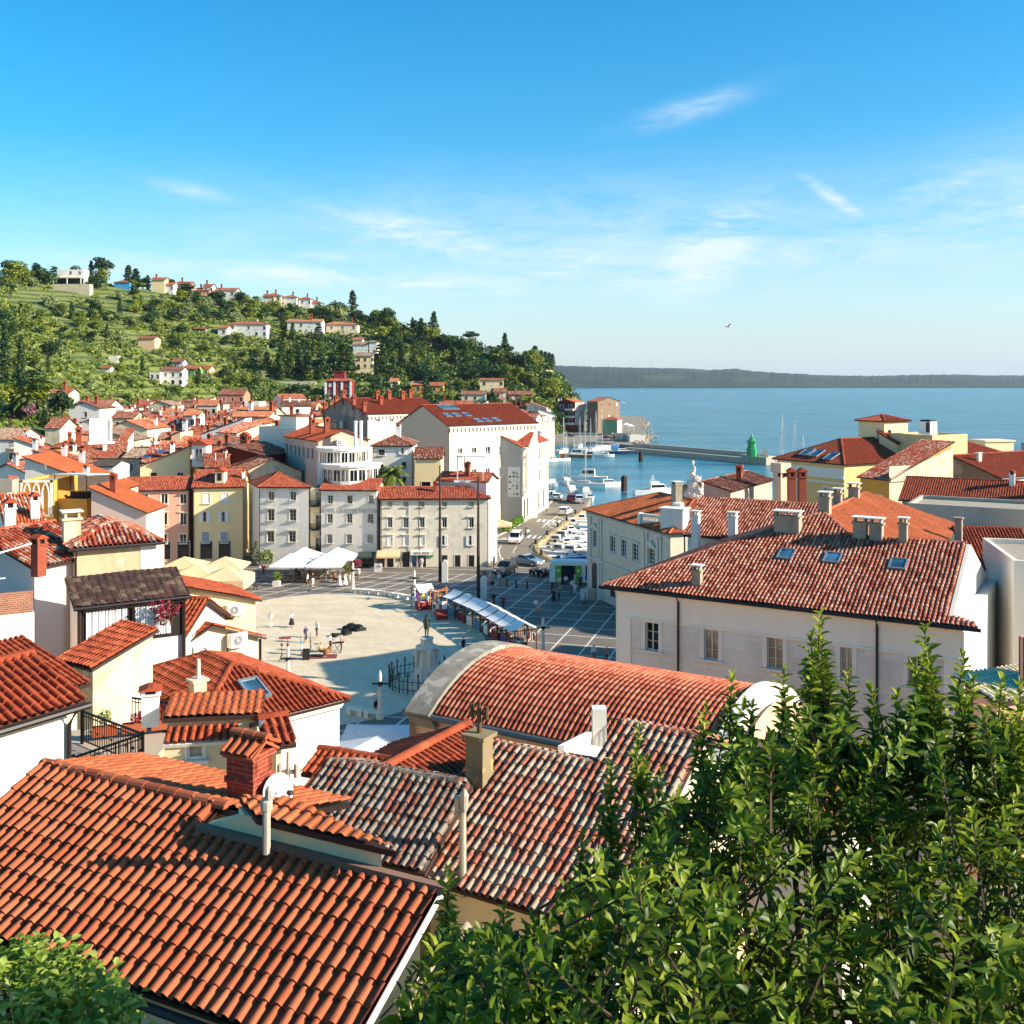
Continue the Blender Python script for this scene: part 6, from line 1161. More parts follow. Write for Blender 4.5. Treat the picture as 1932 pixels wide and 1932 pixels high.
# behind the museum and along the foot of the headland
tn('the pink harbour house','long pale pink house with brown roof behind the museum','C',(28,552),(272,548),345,12,'hip',18,P_RSH,'red',5,2)
tn('the cream harbour house','cream house with red roof between pink harbour house and big skylight block','B',(1438,788),(1568,782),300,9,'gx',20,'cream','red',3,1)
tt = thing('round_tower','round white flat topped bastion tower behind the museum roof','tower',tuple(W(P('C',228,700),300))); b = MB(); q = W(P('C',228,690),300); b.lathe([(1.9,-9),(1.9,.9),(2.1,1.0),(2.1,1.4),(1.9,1.45)],q,28); b.build('drum',[P_WHT],tt)
AB = house('apartment_block','tall dark red corner block with white balconies and sunlit pink side by the harbour','building',P('S',690,902),None,D=508,L=10.5,rz=-30,dep=11,kind='gy',pitch=15,zb=1,wall=plaster('dark_red_render','7d3a38',.3,'54282a'),roof=T_ORG,lod=3,near=True,gut=False,wf=[(2.6,z_,1.7,1.9,wstyle(2,1,FRAME_W,GLASS,.3,WHITE)) for z_ in (10.4,6.9,3.6,.6)] + [(7.4,z_,2.2,2.2,wstyle(3,1,FRAME_W,GLASS,.1)) for z_ in (10.2,6.7,3.3)],ws=[(1.6 + k_ * 3.2,z_,1.3,1.9,WOP) for k_ in range(3) for z_ in (10.2,6.8,3.4)],chim=[(.05,.1,'white',1.3),(.15,.2,'white',1.3)])
b = MB(); wall_face(b,AB.c[1] + AB.e * .05,AB.c[2] + AB.e * .05,3.5,AB.z - .2,[(q_ - .65,q_ + .65,z_ + 1,z_ + 2.9) for q_ in [1.6 + k_ * 3.2 for k_ in range(3)] for z_ in (10.2,6.8,3.4)]); b.build('lit_side_tint',[P_RSH],AB.T)  # sunlight on this side is put into the pink over dark red
for z_ in (9.6,6.1,2.7): b = MB(); b.box(AB.pt(7.6,-.6,z_ + 1.6),(4.6,1.5,1.0),rad(-30)); b.build('balcony',[WHITE],AB.T)
tn(None,'tall brown sided block with narrow sunlit cream front right of the red corner block','S',(1118,895),None,505,16,'gx',14,plaster('brown_render','8a745c',.3,'5f5040'),'orange',0,L=8,rz=-50,sx=3,nz=3)
GH = tn(None,'pale green harbour house with hipped red roof and right side coloured as sunlit cream','S',(1325,1158),None,480,12,'hip',20,plaster('pale_green_render','7fa17c',.2,'5f7d5e'),'red',0,L=8,rz=-17)
b = MB(); wall_face(b,GH.c[1] + GH.e * .05,GH.c[2] + GH.e * .05,-1,GH.z - .1); b.build('lit_side_tint',[P_CRM],GH.T)  # cream skin stands for sunlight on the green house's right side
tn(None,'low house with red roof among pines behind the pale green harbour house','S',(1330,1000),(1505,1000),570,12,'gx',18,'cream','red',2)
tn(None,'white quay building left of the breakwater, flat roofed, its shaded part coloured grey','C',(735,678),None,432,8,'flat',0,plaster('quay_shade_grey','a89e8d',.3,'7d7465'),CONC,3,L=8.5,rz=-9)  # shaded part of one white building, the shade put into grey render
tn(None,'sunlit white end of the quay building with pilasters beside the rocks','C',(868,690),None,424,7,'flat',0,'white',CONC,0,L=6.5,rz=4)  # lit end of the same quay building, kept white
for i,(x,y,l_) in enumerate(((1690,1235,'white beach bar tent beside the pale green house'),(1750,1255,'white flat sun canopy at the beach edge'))):
 q = W(P('S',x,y),520); b = MB(); b.lathe([(2.6,.2),(2.5,.35),(.1,1.3)],q,4,rz=.7)
 for sx_,sy in ((1,1),(1,-1),(-1,1),(-1,-1)): b.bar(q + V((1.6 * sx_,1.6 * sy,-3)),q + V((1.6 * sx_,1.6 * sy,.4)),.12)
 props(b.build('tent',[WHITE]),l_,'tent')
# houses standing on the hill: zone, x0, x1, eave y, base y
def hh(label,zone,x0,x1,ye,yb,kind,wall,roof,nx=2,nz=1,pitch=20,dep=9,rz=0,chim=(),name='villa',cat='house',nick=None):
 a,c,bs_ = P(zone,x0,ye),P(zone,x1,ye),P(zone,(x0 + x1) / 2,yb); g = hill_at(bs_[0],bs_[1]); D = g.y - dep / 2
 if bs_[1] > 716 and g.y > 560: D = 560
 s_ = (c[0] - a[0]) * D / F; z = HC - (a[1] - HY) * D / F; L = max(4,s_ / math.cos(rad(rz)))
 wf = wgrid(L,nx,nz,z - g.z,None,1.3,1.6,3.0) if nx else ()
 h = house(name,label,cat,a,None,D=D,L=L,rz=rz,dep=dep,kind=kind,pitch=pitch,zb=g.z - .5,wall=WALLS.get(wall,wall) if isinstance(wall,str) else wall,roof=ROOFS.get(roof,roof) if isinstance(roof,str) else roof,wf=[(q[0],q[1] + .5) + q[2:] for q in wf],chim=chim,gut=False,lod=3,near=False,oh=.5)
 OCC.append((h.pt(L / 2,dep / 2,0),9)); HOCC.append((a[0],c[0],a[1],bs_[1])); return h
HOCC = []
MH = hh('white box villa with wide shaded terrace on the hill crest','A',405,600,232,322,'flat','white',CONC,3,1,name='villa')
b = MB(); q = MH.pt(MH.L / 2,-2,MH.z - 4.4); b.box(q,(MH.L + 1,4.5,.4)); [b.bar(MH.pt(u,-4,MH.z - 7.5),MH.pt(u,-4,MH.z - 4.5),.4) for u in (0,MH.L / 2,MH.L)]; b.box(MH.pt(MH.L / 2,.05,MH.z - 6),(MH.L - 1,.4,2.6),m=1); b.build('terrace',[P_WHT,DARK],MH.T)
hh('stone terrace wall under the white box villa','A',375,640,335,385,'flat','pale',CONC,0,name='retaining_wall',cat='wall',dep=4)
hh('small white villa with red roof at the far left of crest','A',-20,60,245,285,'hip','white','red',1)
hh('low red roofed villa with bright blue front wall on the crest','A',805,930,322,352,'hip',plaster('bright_blue_render','4a9fd0',.1),'red',0)
hh('yellow upper storey with brick chimney on the crest','A',1070,1180,305,328,'gx','yellow','red',0,chim=[(.3,.3,'brick',1.4)])
hh('long white villa below the yellow storey on the crest','A',1070,1242,340,385,'gx','white','red',3)
for i,(x0,x1,ye,yb,wl_,l_) in enumerate(((1252,1360,335,358,'pink','dark red villa right of long white crest villa'),(1440,1515,352,375,'white','white villa with tall brick chimney on falling crest'),(1385,1500,380,395,'pink','low red roofed annex in front of chimney villa'),(1515,1690,380,402,'white','wide villa with several red roofs on falling crest'),(1868,1960,425,445,'cream','brown roofed villa end where zone of pines begins'))):
 hh(l_,'A',x0,x1,ye,yb,'gx',wl_,'red',2,chim=[(.3,.4,'brick',1.5)])
hh('large white villa with many windows and red roof halfway up hill','A',1620,1905,622,692,'hip','white','red',5,2,chim=[(.7,.5,'white')]); hh('white garage annex left of the large white villa','A',1545,1625,650,690,'gx','white','red',1)
hh('plain cream block with flat red roof alone on terraces','A',972,1108,722,782,'gx',P_PCH,'red',0,pitch=12)
hh('brown wooden shed on the terraces','A',1375,1468,655,672,'gx',P_DGR,'brown',0,dep=5,name='shed',cat='shed')
hh('white two storey house with rows of dark windows on lower slope','A',1140,1302,952,1028,'gx','white','brown',3,2); hh('grey blue upper house behind white two storey one','A',1215,1302,892,932,'gx',plaster('blue_grey_render','8d9aa3',.2),'brown',2); hh('green house with red roof on the lower slope','A',1305,1412,940,985,'gx',plaster('leaf_green_render','78a04f',.2),'red',2,2); hh('low red roofed house end right of green house','A',1412,1500,940,965,'gx','peach','red',1); hh('white low wing left of white two storey house','A',1065,1142,965,1005,'flat','offwhite',CONC,2)
hh('tiny white hut with red roof in the olive grove','A',705,790,935,952,'gx','white','red',0,dep=5,name='hut',cat='hut'); hh('tiny white box hut on the grass terrace','A',770,796,846,868,'flat','white',CONC,0,dep=3,name='hut',cat='hut')
hh('white house with red roof and brick chimney by left trees','U',520,795,315,410,'gx','cream','red',2,chim=[(.6,.4,'brick',1.6)])
for x0,x1,ye,yb,wl_,l_ in ((145,255,142,175,'cream','cream villa with hipped roof, highest of ridge row'),(258,345,150,182,'white','white villa second in the ridge row'),(345,425,160,182,'white','low red roofed villa third in ridge row'),(390,485,182,207,'white','white villa with brick chimney fourth in ridge row'),(492,592,200,222,'pale','last pale villa of ridge row beside dark cypress')):
 hh(l_,'B',x0,x1,ye,yb,'hip',wl_,'red',2,chim=[(.6,.5,'brick',1.4)])
hh('white villa with long balcony and brick chimney above the dark wood','B',280,488,290,345,'gx','white','orange',4,1,chim=[(.65,.4,'brick',2)]); hh('villa with orange roof and terraces right of long balcony villa','B',500,690,305,350,'hip','cream','orange',3,chim=[(.8,.3,'brick',1.5)]); hh('red roofed cottage above white manor','B',655,718,395,415,'gx','white','red',1)
hh('white manor wing with grey roof in the dark wood','B',655,752,420,462,'gx','white','mossy',3); hh('tall white manor tower with grey roof in the dark wood','B',748,805,405,475,'hip','white','mossy',1,2); hh('pale yellow villa with arched windows below the white manor','B',668,780,485,578,'gx','yellow','mossy',3,2)
RV = hh('dark red villa with white corner stripes and square roof turret','B',500,652,628,722,'hip',plaster('wine_red_render','8a2c30',.15),'red',3,3,dep=12); b = MB(); q = RV.pt(RV.L / 2,5,RV.z); b.box(q + ZUP * 2,(RV.L * .4,4,4)); b.box(q + ZUP * 4.1,(RV.L * .46,4.6,.4)); b.build('turret',[WALLS['dark'] if 0 else MATS[('pl','wine_red_render')]],RV.T)
for u in (.35,RV.L * .36,RV.L * .64,RV.L - .35): b = MB(); b.box(RV.pt(u,.38,(RV.z) - 12),(.9,.2,24)); b.build('corner_stripe',[WHITE],RV.T)
hh('cream house with red roof and balcony right of the solar panels','B',1275,1425,705,770,'gx','cream','brown',3,2); hh('small pink house beside the cream balcony house','B',1462,1540,690,752,'gx',P_PNK,'brown',2,2); hh('low brown roofed house with long veranda under the cliff','B',1545,1690,705,740,'gx',P_DGR,'brown',3); hh('yellow house with flat red roof below headland wood','B',1380,1525,622,685,'gx','yellow','red',3,2,pitch=10); hh('orange walled house with low red roof below dark wood','B',1095,1182,655,690,'gx',P_ORC,'red',2); hh('ochre cottage left of the orange walled house','B',990,1060,650,688,'gx',P_ORC,'orange',1); hh('tiny orange roofed hut behind the roof chimneys','B',868,922,632,655,'gx','cream','orange',0,name='hut',cat='hut'); hh('red roof glimpsed among the headland pines','B',1400,1480,440,455,'hip','cream','red',0)
hh('low stone garden wall below the cypress wood','B',230,450,630,650,'flat','pale',CONC,0,name='garden_wall',cat='wall',dep=1); hh('pale stone terrace wall on the headland edge','S',500,640,450,500,'flat','cream',CONC,0,name='terrace_wall',cat='wall',dep=2,rz=20)
# many small houses packed between them
SEEN = set(); WN = ['white','cream','grey','pale','peach','white','offwhite','yellow']; WL = {'offwhite': 'chalk white','pale': 'sandy stone'}
FEATS = [((),'no chimney'),([(.3,.4,'brick',1.3)],'brick chimney'),([(.6,.35,'white',1.3)],'white chimney'),([(.25,.3,'white',1.2),(.8,.6,'brick',1.2)],'two unlike chimneys'),([(.5,.5,'pot',1.3)],'clay pot chimney'),([(.2,.5,'brick',1.2),(.7,.5,'brick',1.2)],'twin brick chimneys')]
KN = {'gx': 'saddle','gy': 'gable fronted','shed': 'single pitch','shedr': 'right falling','shedl': 'left falling','flat': 'flat terrace'}
ROWS = [(y,400 - 232 * ((y - 764) / 104) ** .62,150 if y < 800 else 100 if y < 830 else 5,660 if y < 812 else 560 if y < 840 else 420) for y in (766,770,774,778,783,788,793,799,805,811,818,825,832,840,848,857,867,790,803,815,829)] + [(768,402,640,1000),(774,380,860,1040),(782,350,900,1035),(792,330,860,1010),(878,156,250,380)]
for y,D,x0,x1 in ROWS:
 x = x0 + R.uniform(0,25)
 while x < x1:
  ln = R.uniform(4.2,8); wpx = ln * F / D; q = W((x + wpx / 2,y),D); dep = R.uniform(5,7.5)
  if all((V((q.x,q.y + dep / 2,0)) - V((o[0].x,o[0].y,0))).length > o[1] * .72 + ln * .28 for o in OCC):
   nk = sorted(NICK,key=lambda k_: (k_[0] - x) ** 2 + ((k_[1] - y) * 2.2) ** 2)
   for _ in range(60):
    kind = R.choice(['gx','gx','gy','shedr','shedl','shed','flat']); wl_ = R.choice(WN); rf = R.choice(['orange','red','brown','patched','mossy','red','orange']); ft = R.choice(FEATS); n_ = R.choice(nk[:6])
    rel = ('behind' if y < n_[1] - 4 else 'in front of' if y > n_[1] + 4 else 'right of' if x > n_[0] else 'left of')
    l_ = f"{WL.get(wl_, wl_)} house with {'flat terrace' if kind == 'flat' else KN[kind] + ' ' + rf + ' roof'} and {ft[1]} {rel} {n_[2]}"
    if l_ not in SEEN and len(l_.split()) <= 16: break
   SEEN.add(l_)
   tn(None,l_,None,(x,y + R.uniform(-5,4)),None,D,dep,kind,R.uniform(18,25),wl_,rf if kind != 'flat' else CONC,R.choice([1,2,2,3]),1,ft[0] if kind != 'flat' else [(.5,.5,'white',1.2)],L=ln,rz=R.uniform(-18,18),group='small houses packed in the old town')
  x += wpx * R.uniform(.5,.75)
# ---------------------------------------------------------------- nearest houses, lower left
def proj(X): return (CX + X.x * F / X.y,HY - (X.z - HC) * F / X.y)
P0 = W((430,1590),15.8); n7,r7,s7 = plane_of(P0,(.9,-.44),24.4); d7 = r7.cross(ZUP); q7 = lambda u,v: P0 + r7 * u - s7 * v
T = thing('big_tiled_house','nearest house with huge slope of clean terracotta barrel tiles and thick ridge','house',(P0.x,P0.y,8)); bk = lambda u,w_: q7(u,-.6) - d7 * (w_ * math.cos(rad(14))) - ZUP * (w_ * math.sin(rad(14)))
rm = MB(); U0,U1 = -4.75,3.75
tile_plane(rm,[q7(U0,2.41),q7(-.65,2.41),q7(-.65,-.6),q7(U0,-.6)],0,w=.205,L=.33,amp=.42); tile_plane(rm,[q7(-.65,2.41),q7(U1,2.41),q7(U1,-.05),q7(-.65,-.05)],0,w=.205,L=.33,amp=.42)
caps(rm,q7(U0,-.6),q7(-.5,-.6),.115,.34); roof = rm.build('roof',[T_FG,GUT],T)
rm = MB(); tile_plane(rm,[bk(.35,2.3),bk(U0,2.3),q7(U0,-.6),q7(.35,-.6)],0,w=.205,L=.33,amp=.12); rm.build('rear_roof',[T_ORG,GUT],T)  # back slope toward the sun, coloured sunlit orange unlike the front tiles
b = MB(); tc = plaster('brown_flashing','8a6a58',.4,'5a4436'); b.bar(q7(-.62,-.07) + n7 * .1,q7(U1 + .1,-.07) + n7 * .08,.13,.1); b.build('flashing',[tc],T)
b = MB(); b.bar(q7(U1 + .02,-.1),q7(U1 + .02,2.5),.03,.1); b.build('verge_board',[WHITE],T)
g = MB(); g.tube([q7(U0,2.5) - ZUP * .08,q7(U1,2.5) - ZUP * .08],.06,8); g.build('gutter',[GUT],T)
wm = MB(); wa,wb = q7(U0 + .1,2.15),q7(U1 - .25,2.15); top = wa.z - .1; wc,wm1,wm2,wd = q7(U1 - .25,.1),q7(-.5,.1),bk(-.5,2.1),bk(U0 + .1,2.1); q = [wa,wb,wc,wm1,wm2,wd]
for k_ in range(6): wall_face(wm,q[k_],q[(k_ + 1) % 6],5,top)
wm.face([V((wb.x,wb.y,top)),V((wc.x,wc.y,top)),wc - ZUP * .12]); rz_ = q7(0,-.6).z - .1; wm.face([V((wa.x,wa.y,top)),V((wd.x,wd.y,top)),V((wd.x,wd.y,rz_ - .5)),q7(U0 + .1,-.6) - ZUP * .15]); wm.build('wall',[P_YEL],T)
b = MB(); c = q7(U1 + .05,1.1); c = q7(U1 + 1.0,1.0); b.box(V((c.x,c.y,14.9)),(.24,2.6,4.3),rad(-26)); b.build('pier',[P_WHT],T)
rm = MB(); dz = ZUP * -.5; tile_plane(rm,[q7(U1 + .06,3.0) + dz,q7(U1 + .9,3.0) + dz,q7(U1 + .9,-.2) + dz,q7(U1 + .06,-.2) + dz],0,w=.205,amp=.38); rm.build('lower_roof',[T_OLD,GUT],T)
# yellow annex with orange roof, brick chimney, dish
e8 = r7; a0 = q7(-.55,-.05); z8 = hit(P('J',1500,800),q7(0,-.1),d7).z; T8 = thing('yellow_annex','pale yellow annex wall with orange roof rising behind the big terracotta slope','annex',(a0.x,a0.y,12))
zp = V((0,0,z8)); fl = lambda p_: V((p_.x,p_.y,0)); a,c = fl(q7(.25,-.1)),fl(q7(2.75,-.1)); ap = fl(hit(P('J',1600,695),zp + ZUP * .1,ZUP)); al = fl(hit(P('J',1330,700),zp + ZUP * .05,ZUP))
pl8 = [a,c,ap + (c - ap) * .12,al]; wm = MB(); wm.prism([tuple(p_)[:2] for p_ in pl8],14,z8); k8 = [q7(-.6,-.1),q7(.25,-.1),q7(.25,-.35),q7(-.6,-.35)]; wm.hexa([V((p_.x,p_.y,15)) for p_ in k8],[V((p_.x,p_.y,z_)) for p_,z_ in zip(k8,(18.0,z8,z8,18.0))]); wm.build('wall',[plaster('bright_yellow_render','ffd9a6',.1,'c4ad74')],T8)
rm = MB(); up8 = -d7; f0,f1 = a + zp + d7 * .1 + r7 * .3,c + zp + d7 * .1 + r7 * .3; tile_plane(rm,[p_ + ZUP * .06 for p_ in (f0,f1,ap + zp + ZUP * .1 + r7 * .1,al + zp + ZUP * .1)],0,w=.205,L=.33,amp=.16); rm.build('roof',[T_ORG,WOODD],T8)
q = W(P('J',1392,770),17.3); b = MB(); rz7 = rad(-26); h_ = 1.02
b.box(q + ZUP * (h_ / 2 - .25),(.56,.5,h_ + .5),rz7); b.box(q + ZUP * .66,(.62,.56,.1),rz7)
for x in (-.23,0,.23):
 for y in (-.19,.19): b.box(q + ZUP * (h_ - .12) + Matrix.Rotation(rz7,3,'Z') @ V((x,y,0)),(.1,.1,.26),rz7)
b.box(q + ZUP * (h_ - .12),(.4,.34,.24),rz7,1); b.box(q + ZUP * (h_ + .06),(.66,.6,.1),rz7); ce_ = q + ZUP * (h_ + .1); rx,ry = Matrix.Rotation(rz7,3,'Z') @ V((1,0,0)),Matrix.Rotation(rz7,3,'Z') @ V((0,1,0))
for s_ in (-1,1): tile_plane(b,[ce_ + ry * (.36 * s_) + rx * (.35 * s_),ce_ + ry * (.36 * s_) - rx * (.35 * s_),ce_ - rx * (.35 * s_) + ZUP * .22,ce_ + rx * (.35 * s_) + ZUP * .22],0,w=.17,amp=.35,m=2,mu=2,th=.04)
caps(b,ce_ - rx * .37 + ZUP * .23,ce_ + rx * .37 + ZUP * .23,.09,.25,2); b.build('chimney',[RB,DARK,T_FG],T8)
b = MB(); q = W(P('J',1545,640),17.2); ax = V((.75,-.62,.22)).normalized(); u_ = ax.orthogonal().normalized(); v_ = ax.cross(u_); k_ = 24
rg = lambda r_,o: [q + ax * o + (u_ * math.cos(2 * math.pi * i / k_) + v_ * math.sin(2 * math.pi * i / k_)) * r_ for i in range(k_)]
b._rings([rg(.05,-.06),rg(.18,-.04),rg(.31,.02),rg(.31,.03),rg(.18,-.02),rg(.04,-.04)]); b.tube([q - ax * .05 - ZUP * .9,q - ax * .1 - ZUP * .1,q - ax * .05],.035,8,1); b.tube([q - v_ * .28,q + ax * .34],.014,6,1); b.tube([q + ax * .3,q + ax * .4],.04,8,1); props(b.build('satellite_dish',[flat('dish_grey','c9c6be',.5),DARK]),'round grey satellite dish beside the tall red brick chimney','dish')
b = MB(); q = W(P('J',1605,700),18.5); b.lathe([(.04,-.6),(.035,.62)],q,8)
b.bar(q + ZUP * .56 - V((.14,0,0)),q + ZUP * .56 + V((.14,0,0)),.06)
for k_ in (-.15,.15): b.lathe([(.045,.46),(.045,.68),(.03,.7)],q + V((k_,0,0)),8)
b.lathe([(.03,.6),(.025,.92)],q,8); b.build('flue',[MATS[('pl','fibre_cement_grey')]],T8)
b = MB(); q = W(P('J',1485,945),15.2); b.lathe([(.06,-.1),(.06,.55),(.09,.56),(.09,.68),(.05,.72)],q,10); b.lathe([(.07,.72),(.06,.85),(.02,.9)],q + V((.04,0,0)),8); b.build('vent_pipe',[MATS[('pl','fibre_cement_grey')]],T8)
# white house, far left
e9 = V((.54,.84,0)).normalized(); Bp = Wz((165,1325),17.9); Ap = Bp - e9 * 5.5
h = house('white_corner_house','white rendered house with red barrel tiles and dark downpipe at the left edge','house',proj(Ap),None,D=Ap.y,L=5.5,rz=math.degrees(math.atan2(e9.y,e9.x)),dep=4.2,kind='gx',pitch=20,zb=9,wall=P_WH2,roof=T_RED,lod=0,w=.205,amp=.4,gut=[5.2],capr=.13)
# iron railed terrace
zr = 15.2; ra,rb,rc_ = Wz(P('G',465,1690),zr),Wz(P('G',520,1395),zr),Wz(P('G',905,1540),zr); T = thing('roof_terrace','roof terrace with black wrought iron railing, flower boxes and red flowers','terrace',(rb.x,rb.y,9))
b = MB(); b.slab([ra - ZUP * .98 + V((-2,-.6,0)),rc_ - ZUP * .98,rb - ZUP * .98 + V((2.6,1.8,0)),rb - ZUP * .98 + V((-2,1,0))],5,up=ZUP); b.build('floor',[plaster('terrace_tiles','b8a48c',.3,'8d7a64')],T)
b = MB()
for a,c in ((ra,rc_),(rb,rc_),(rb + V((.9,1.6,-.1)),rb + V((2.9,.8,-.1)))):
 d = c - a; k_ = max(2,int(d.length / .12)); b.bar(a,c,.05); b.bar(a - ZUP * .12,c - ZUP * .12,.025); b.bar(a - ZUP * .86,c - ZUP * .86,.03)
 for i in range(k_ + 1): p_ = a + d * (i / k_); b.bar(p_ - ZUP * .88,p_,.02); (i % 3 == 1) and b.lathe([(.001,-.09),(.045,0),(.001,.09)],p_ - ZUP * .5,6)
for p_ in (ra,rb,rc_): b.bar(p_ - ZUP * 1.0,p_ + ZUP * .08,.07)
b.build('railing',[IRON],T)
b = MB()
for t in (.2,.5,.8): q = rb + (rb + V((2.6,1.0,0)) - rb) * t - ZUP * .72; b.box(q + V((0,.2,0)),(.7,.3,.26),rad(20))
b.build('flower_box',[plaster('terracotta_pot','a8583a',.2,'7d3f28')],T)
# cream house with orange top
CR = plaster('worn_cream_render','e2d0a8',.45,'a08860',None,1.2)
h = house('cream_pent_house','worn cream house with flat orange roof, pent tile row and small window','house',P('G',1025,1445),P('G',1655,1412),D=26,dep=1.7,kind='shed',pitch=3,zb=8,wall=CR,roof=T_ORG,lod=0,w=.2,amp=.14,gut=False,oh=.12)
a,c = h.wA,h.wB; o_ = h.e.cross(ZUP); rm = MB(); pz = 16.16; rm2 = [a + o_ * .55 + ZUP * (pz - .22) - h.e * .02,a + o_ * .55 + h.e * 1.75 + ZUP * (pz - .22),a + h.e * 1.75 + ZUP * pz,a + ZUP * pz]; tile_plane(rm,rm2,0,w=.2,amp=.4); rm.build('pent_roof',[T_RED,STONE_W],h.T)
wm = MB(); wall_face(wm,a + o_ * .45,a + o_ * .45 + h.e * 1.7,9,pz - .25,[(.55,.95,15.5,15.88)],.1); wall_face(wm,a + o_ * .45 + h.e * 1.7,a + h.e * 1.7,9,pz - .2); wall_face(wm,a,a + o_ * .45,9,pz - .2); wm.build('front',[CR],h.T); window(h.T,a + o_ * .45,h.e,   .75,15.5,.4,.38,wstyle(1,1,FRAME_W,GLASS2,.06,STONE_W,fw=.05),rec=.1)
chimney(h.T,W(P('G',955,1400),27.2) + ZUP * .1,'white',.95,.3,.45)
b = MB(); q = W(P('G',1658,1610),25.2); b.lathe([(.05,-.5),(.05,.5)],q,8); b.lathe([(.075,.45),(.075,.6)],q,8); b.build('downpipe',[ZINC],h.T)
house('cream_annex','low cream annex with short tile row beside the red brick chimney','annex',P('G',1690,1630),P('G',1880,1600),D=24.5,dep=2.0,kind='gx',pitch=22,zb=8,wall=CR,roof=T_RED,lod=0,w=.2,gut=False)
# hipped house with skylight
z = 12.6; B9 = Wz((661,1319),z); e = V((math.cos(rad(43)),math.sin(rad(43)),0)); A9 = B9 - e * 6.6
h = house('skylight_house','house with hipped dark red roof, roof window and dentilled white eaves','house',proj(A9),None,D=A9.y,L=6.6,rz=43,dep=8.8,kind='hip',pitch=22,zb=2,wall=plaster('lilac_white_render','cfc4b8',.3,'9c9084'),roof=T_RED,lod=1,w=.21,amp=.4,gut=False,trim=STONE_W)
q = h.pl[0]; nn = (q[1] - q[0]).cross(q[2] - q[0]).normalized(); skylight(h.T,hit(P('G',1608,1270),q[0],nn),nn,h.e,.85,1.25); stack(h.T,hit(P('G',1253,1320),h.pl[-1][0],(h.pl[-1][1] - h.pl[-1][0]).cross(h.pl[-1][2] - h.pl[-1][0]).normalized()),.5,.45,.7,h.e,P_RGH,False)
b = MB(); b.lathe([(.09,.6),(.07,1.5)],hit(P('G',1258,1320),h.pl[-1][0],(h.pl[-1][1] - h.pl[-1][0]).cross(h.pl[-1][2] - h.pl[-1][0]).normalized()),8); b.build('flue',[STONE],h.T)
# beige house with white shutters, curtained loggia
h = house('beige_shuttered_house','beige peeling house with closed white shutters under pyramid roof','house',P('G',432,370),P('G',1042,320),D=45,dep=6.2,kind='hip',pitch=22,zb=6,wall=P_OLD,roof=T_MIX,lod=1,w=.21,amp=.4,gut=True,wf=pixwin(*line_of(P('G',432,370),P('G',1042,320),25 - 316.5 * 45 / F),[(P('G',582,405),P('G',695,530))],wstyle(1,1,WHITE,GLASS,.1,WHITE,sh='closed')))
h.wins = 0; A5 = h.wA
for q in pixwin(h.wA,h.wB,[(P('G',582,405),P('G',695,530))]): pass
b = MB(); o_ = h.e.cross(ZUP); c = h.wB; b.hexa([c - h.e * .62 + ZUP * 8,c - h.e * .62 + o_ * .03 + ZUP * 8,c + o_ * .03 + ZUP * 8,c + ZUP * 8],[c - h.e * .7 + ZUP * (h.z - .1),c - h.e * .7 + o_ * .03 + ZUP * (h.z - .1),c + o_ * .03 + ZUP * (h.z - .1),c + ZUP * (h.z - .1)]); b.build('sunlit_strip',[P_WHT],h.T)  # white strip stands for sunlight on the wall's right end
stack(h.T,W(P('O',460,672),46.5),.72,.6,1.15,h.e,P_RGH,True)
lg = house('curtained_loggia','timber loggia under dark lean-to roof with two white curtains','loggia',P('G',468,742),None,D=41,L=4.6,rz=32,dep=2.4,kind='shed',pitch=19,zb=11,wall=P_WHT,roof=tiles('moss_brown_tiles',['46302a','3a2a24','523a30'],.1,('6d5c4c','2a201c')),lod=1,w=.3,amp=.06,gut=True,oh=.2)
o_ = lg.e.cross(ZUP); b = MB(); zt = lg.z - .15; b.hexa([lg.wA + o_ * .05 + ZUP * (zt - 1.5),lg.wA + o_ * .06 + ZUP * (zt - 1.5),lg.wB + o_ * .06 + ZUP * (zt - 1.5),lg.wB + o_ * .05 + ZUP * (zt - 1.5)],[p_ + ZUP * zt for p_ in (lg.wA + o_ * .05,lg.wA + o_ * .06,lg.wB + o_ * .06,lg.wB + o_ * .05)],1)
for u in (.02,lg.L * .46,lg.L - .45): b.bar(lg.wA + lg.e * u + o_ * .12 + ZUP * (zt - 2.6),lg.wA + lg.e * u + o_ * .12 + ZUP * zt,.12)
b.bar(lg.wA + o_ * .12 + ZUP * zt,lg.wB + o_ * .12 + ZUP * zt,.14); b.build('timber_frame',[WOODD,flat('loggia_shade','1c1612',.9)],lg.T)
for u0,u1 in ((.25,1.85),(2.15,3.6)):
 b = MB(); k_ = 60; pts = [(u0 + (u1 - u0) * i / k_,.12 + .05 * math.sin(i * 1.3) + .02 * math.sin(i * .7)) for i in range(k_ + 1)]
 for (x0,y0),(x1,y1) in zip(pts,pts[1:]): b.face([lg.wA + lg.e * (x0 if 1 else 0) + o_ * y0 + ZUP * (zt - 1.35),lg.wA + lg.e * x1 + o_ * y1 + ZUP * (zt - 1.35),lg.wA + lg.e * x1 + o_ * y1 * .8 + ZUP * (zt - .12),lg.wA + lg.e * x0 + o_ * y0 * .8 + ZUP * (zt - .12)])
 b.build('curtain',[flat('white_curtain_cloth','e4e6e4',.8)],lg.T)
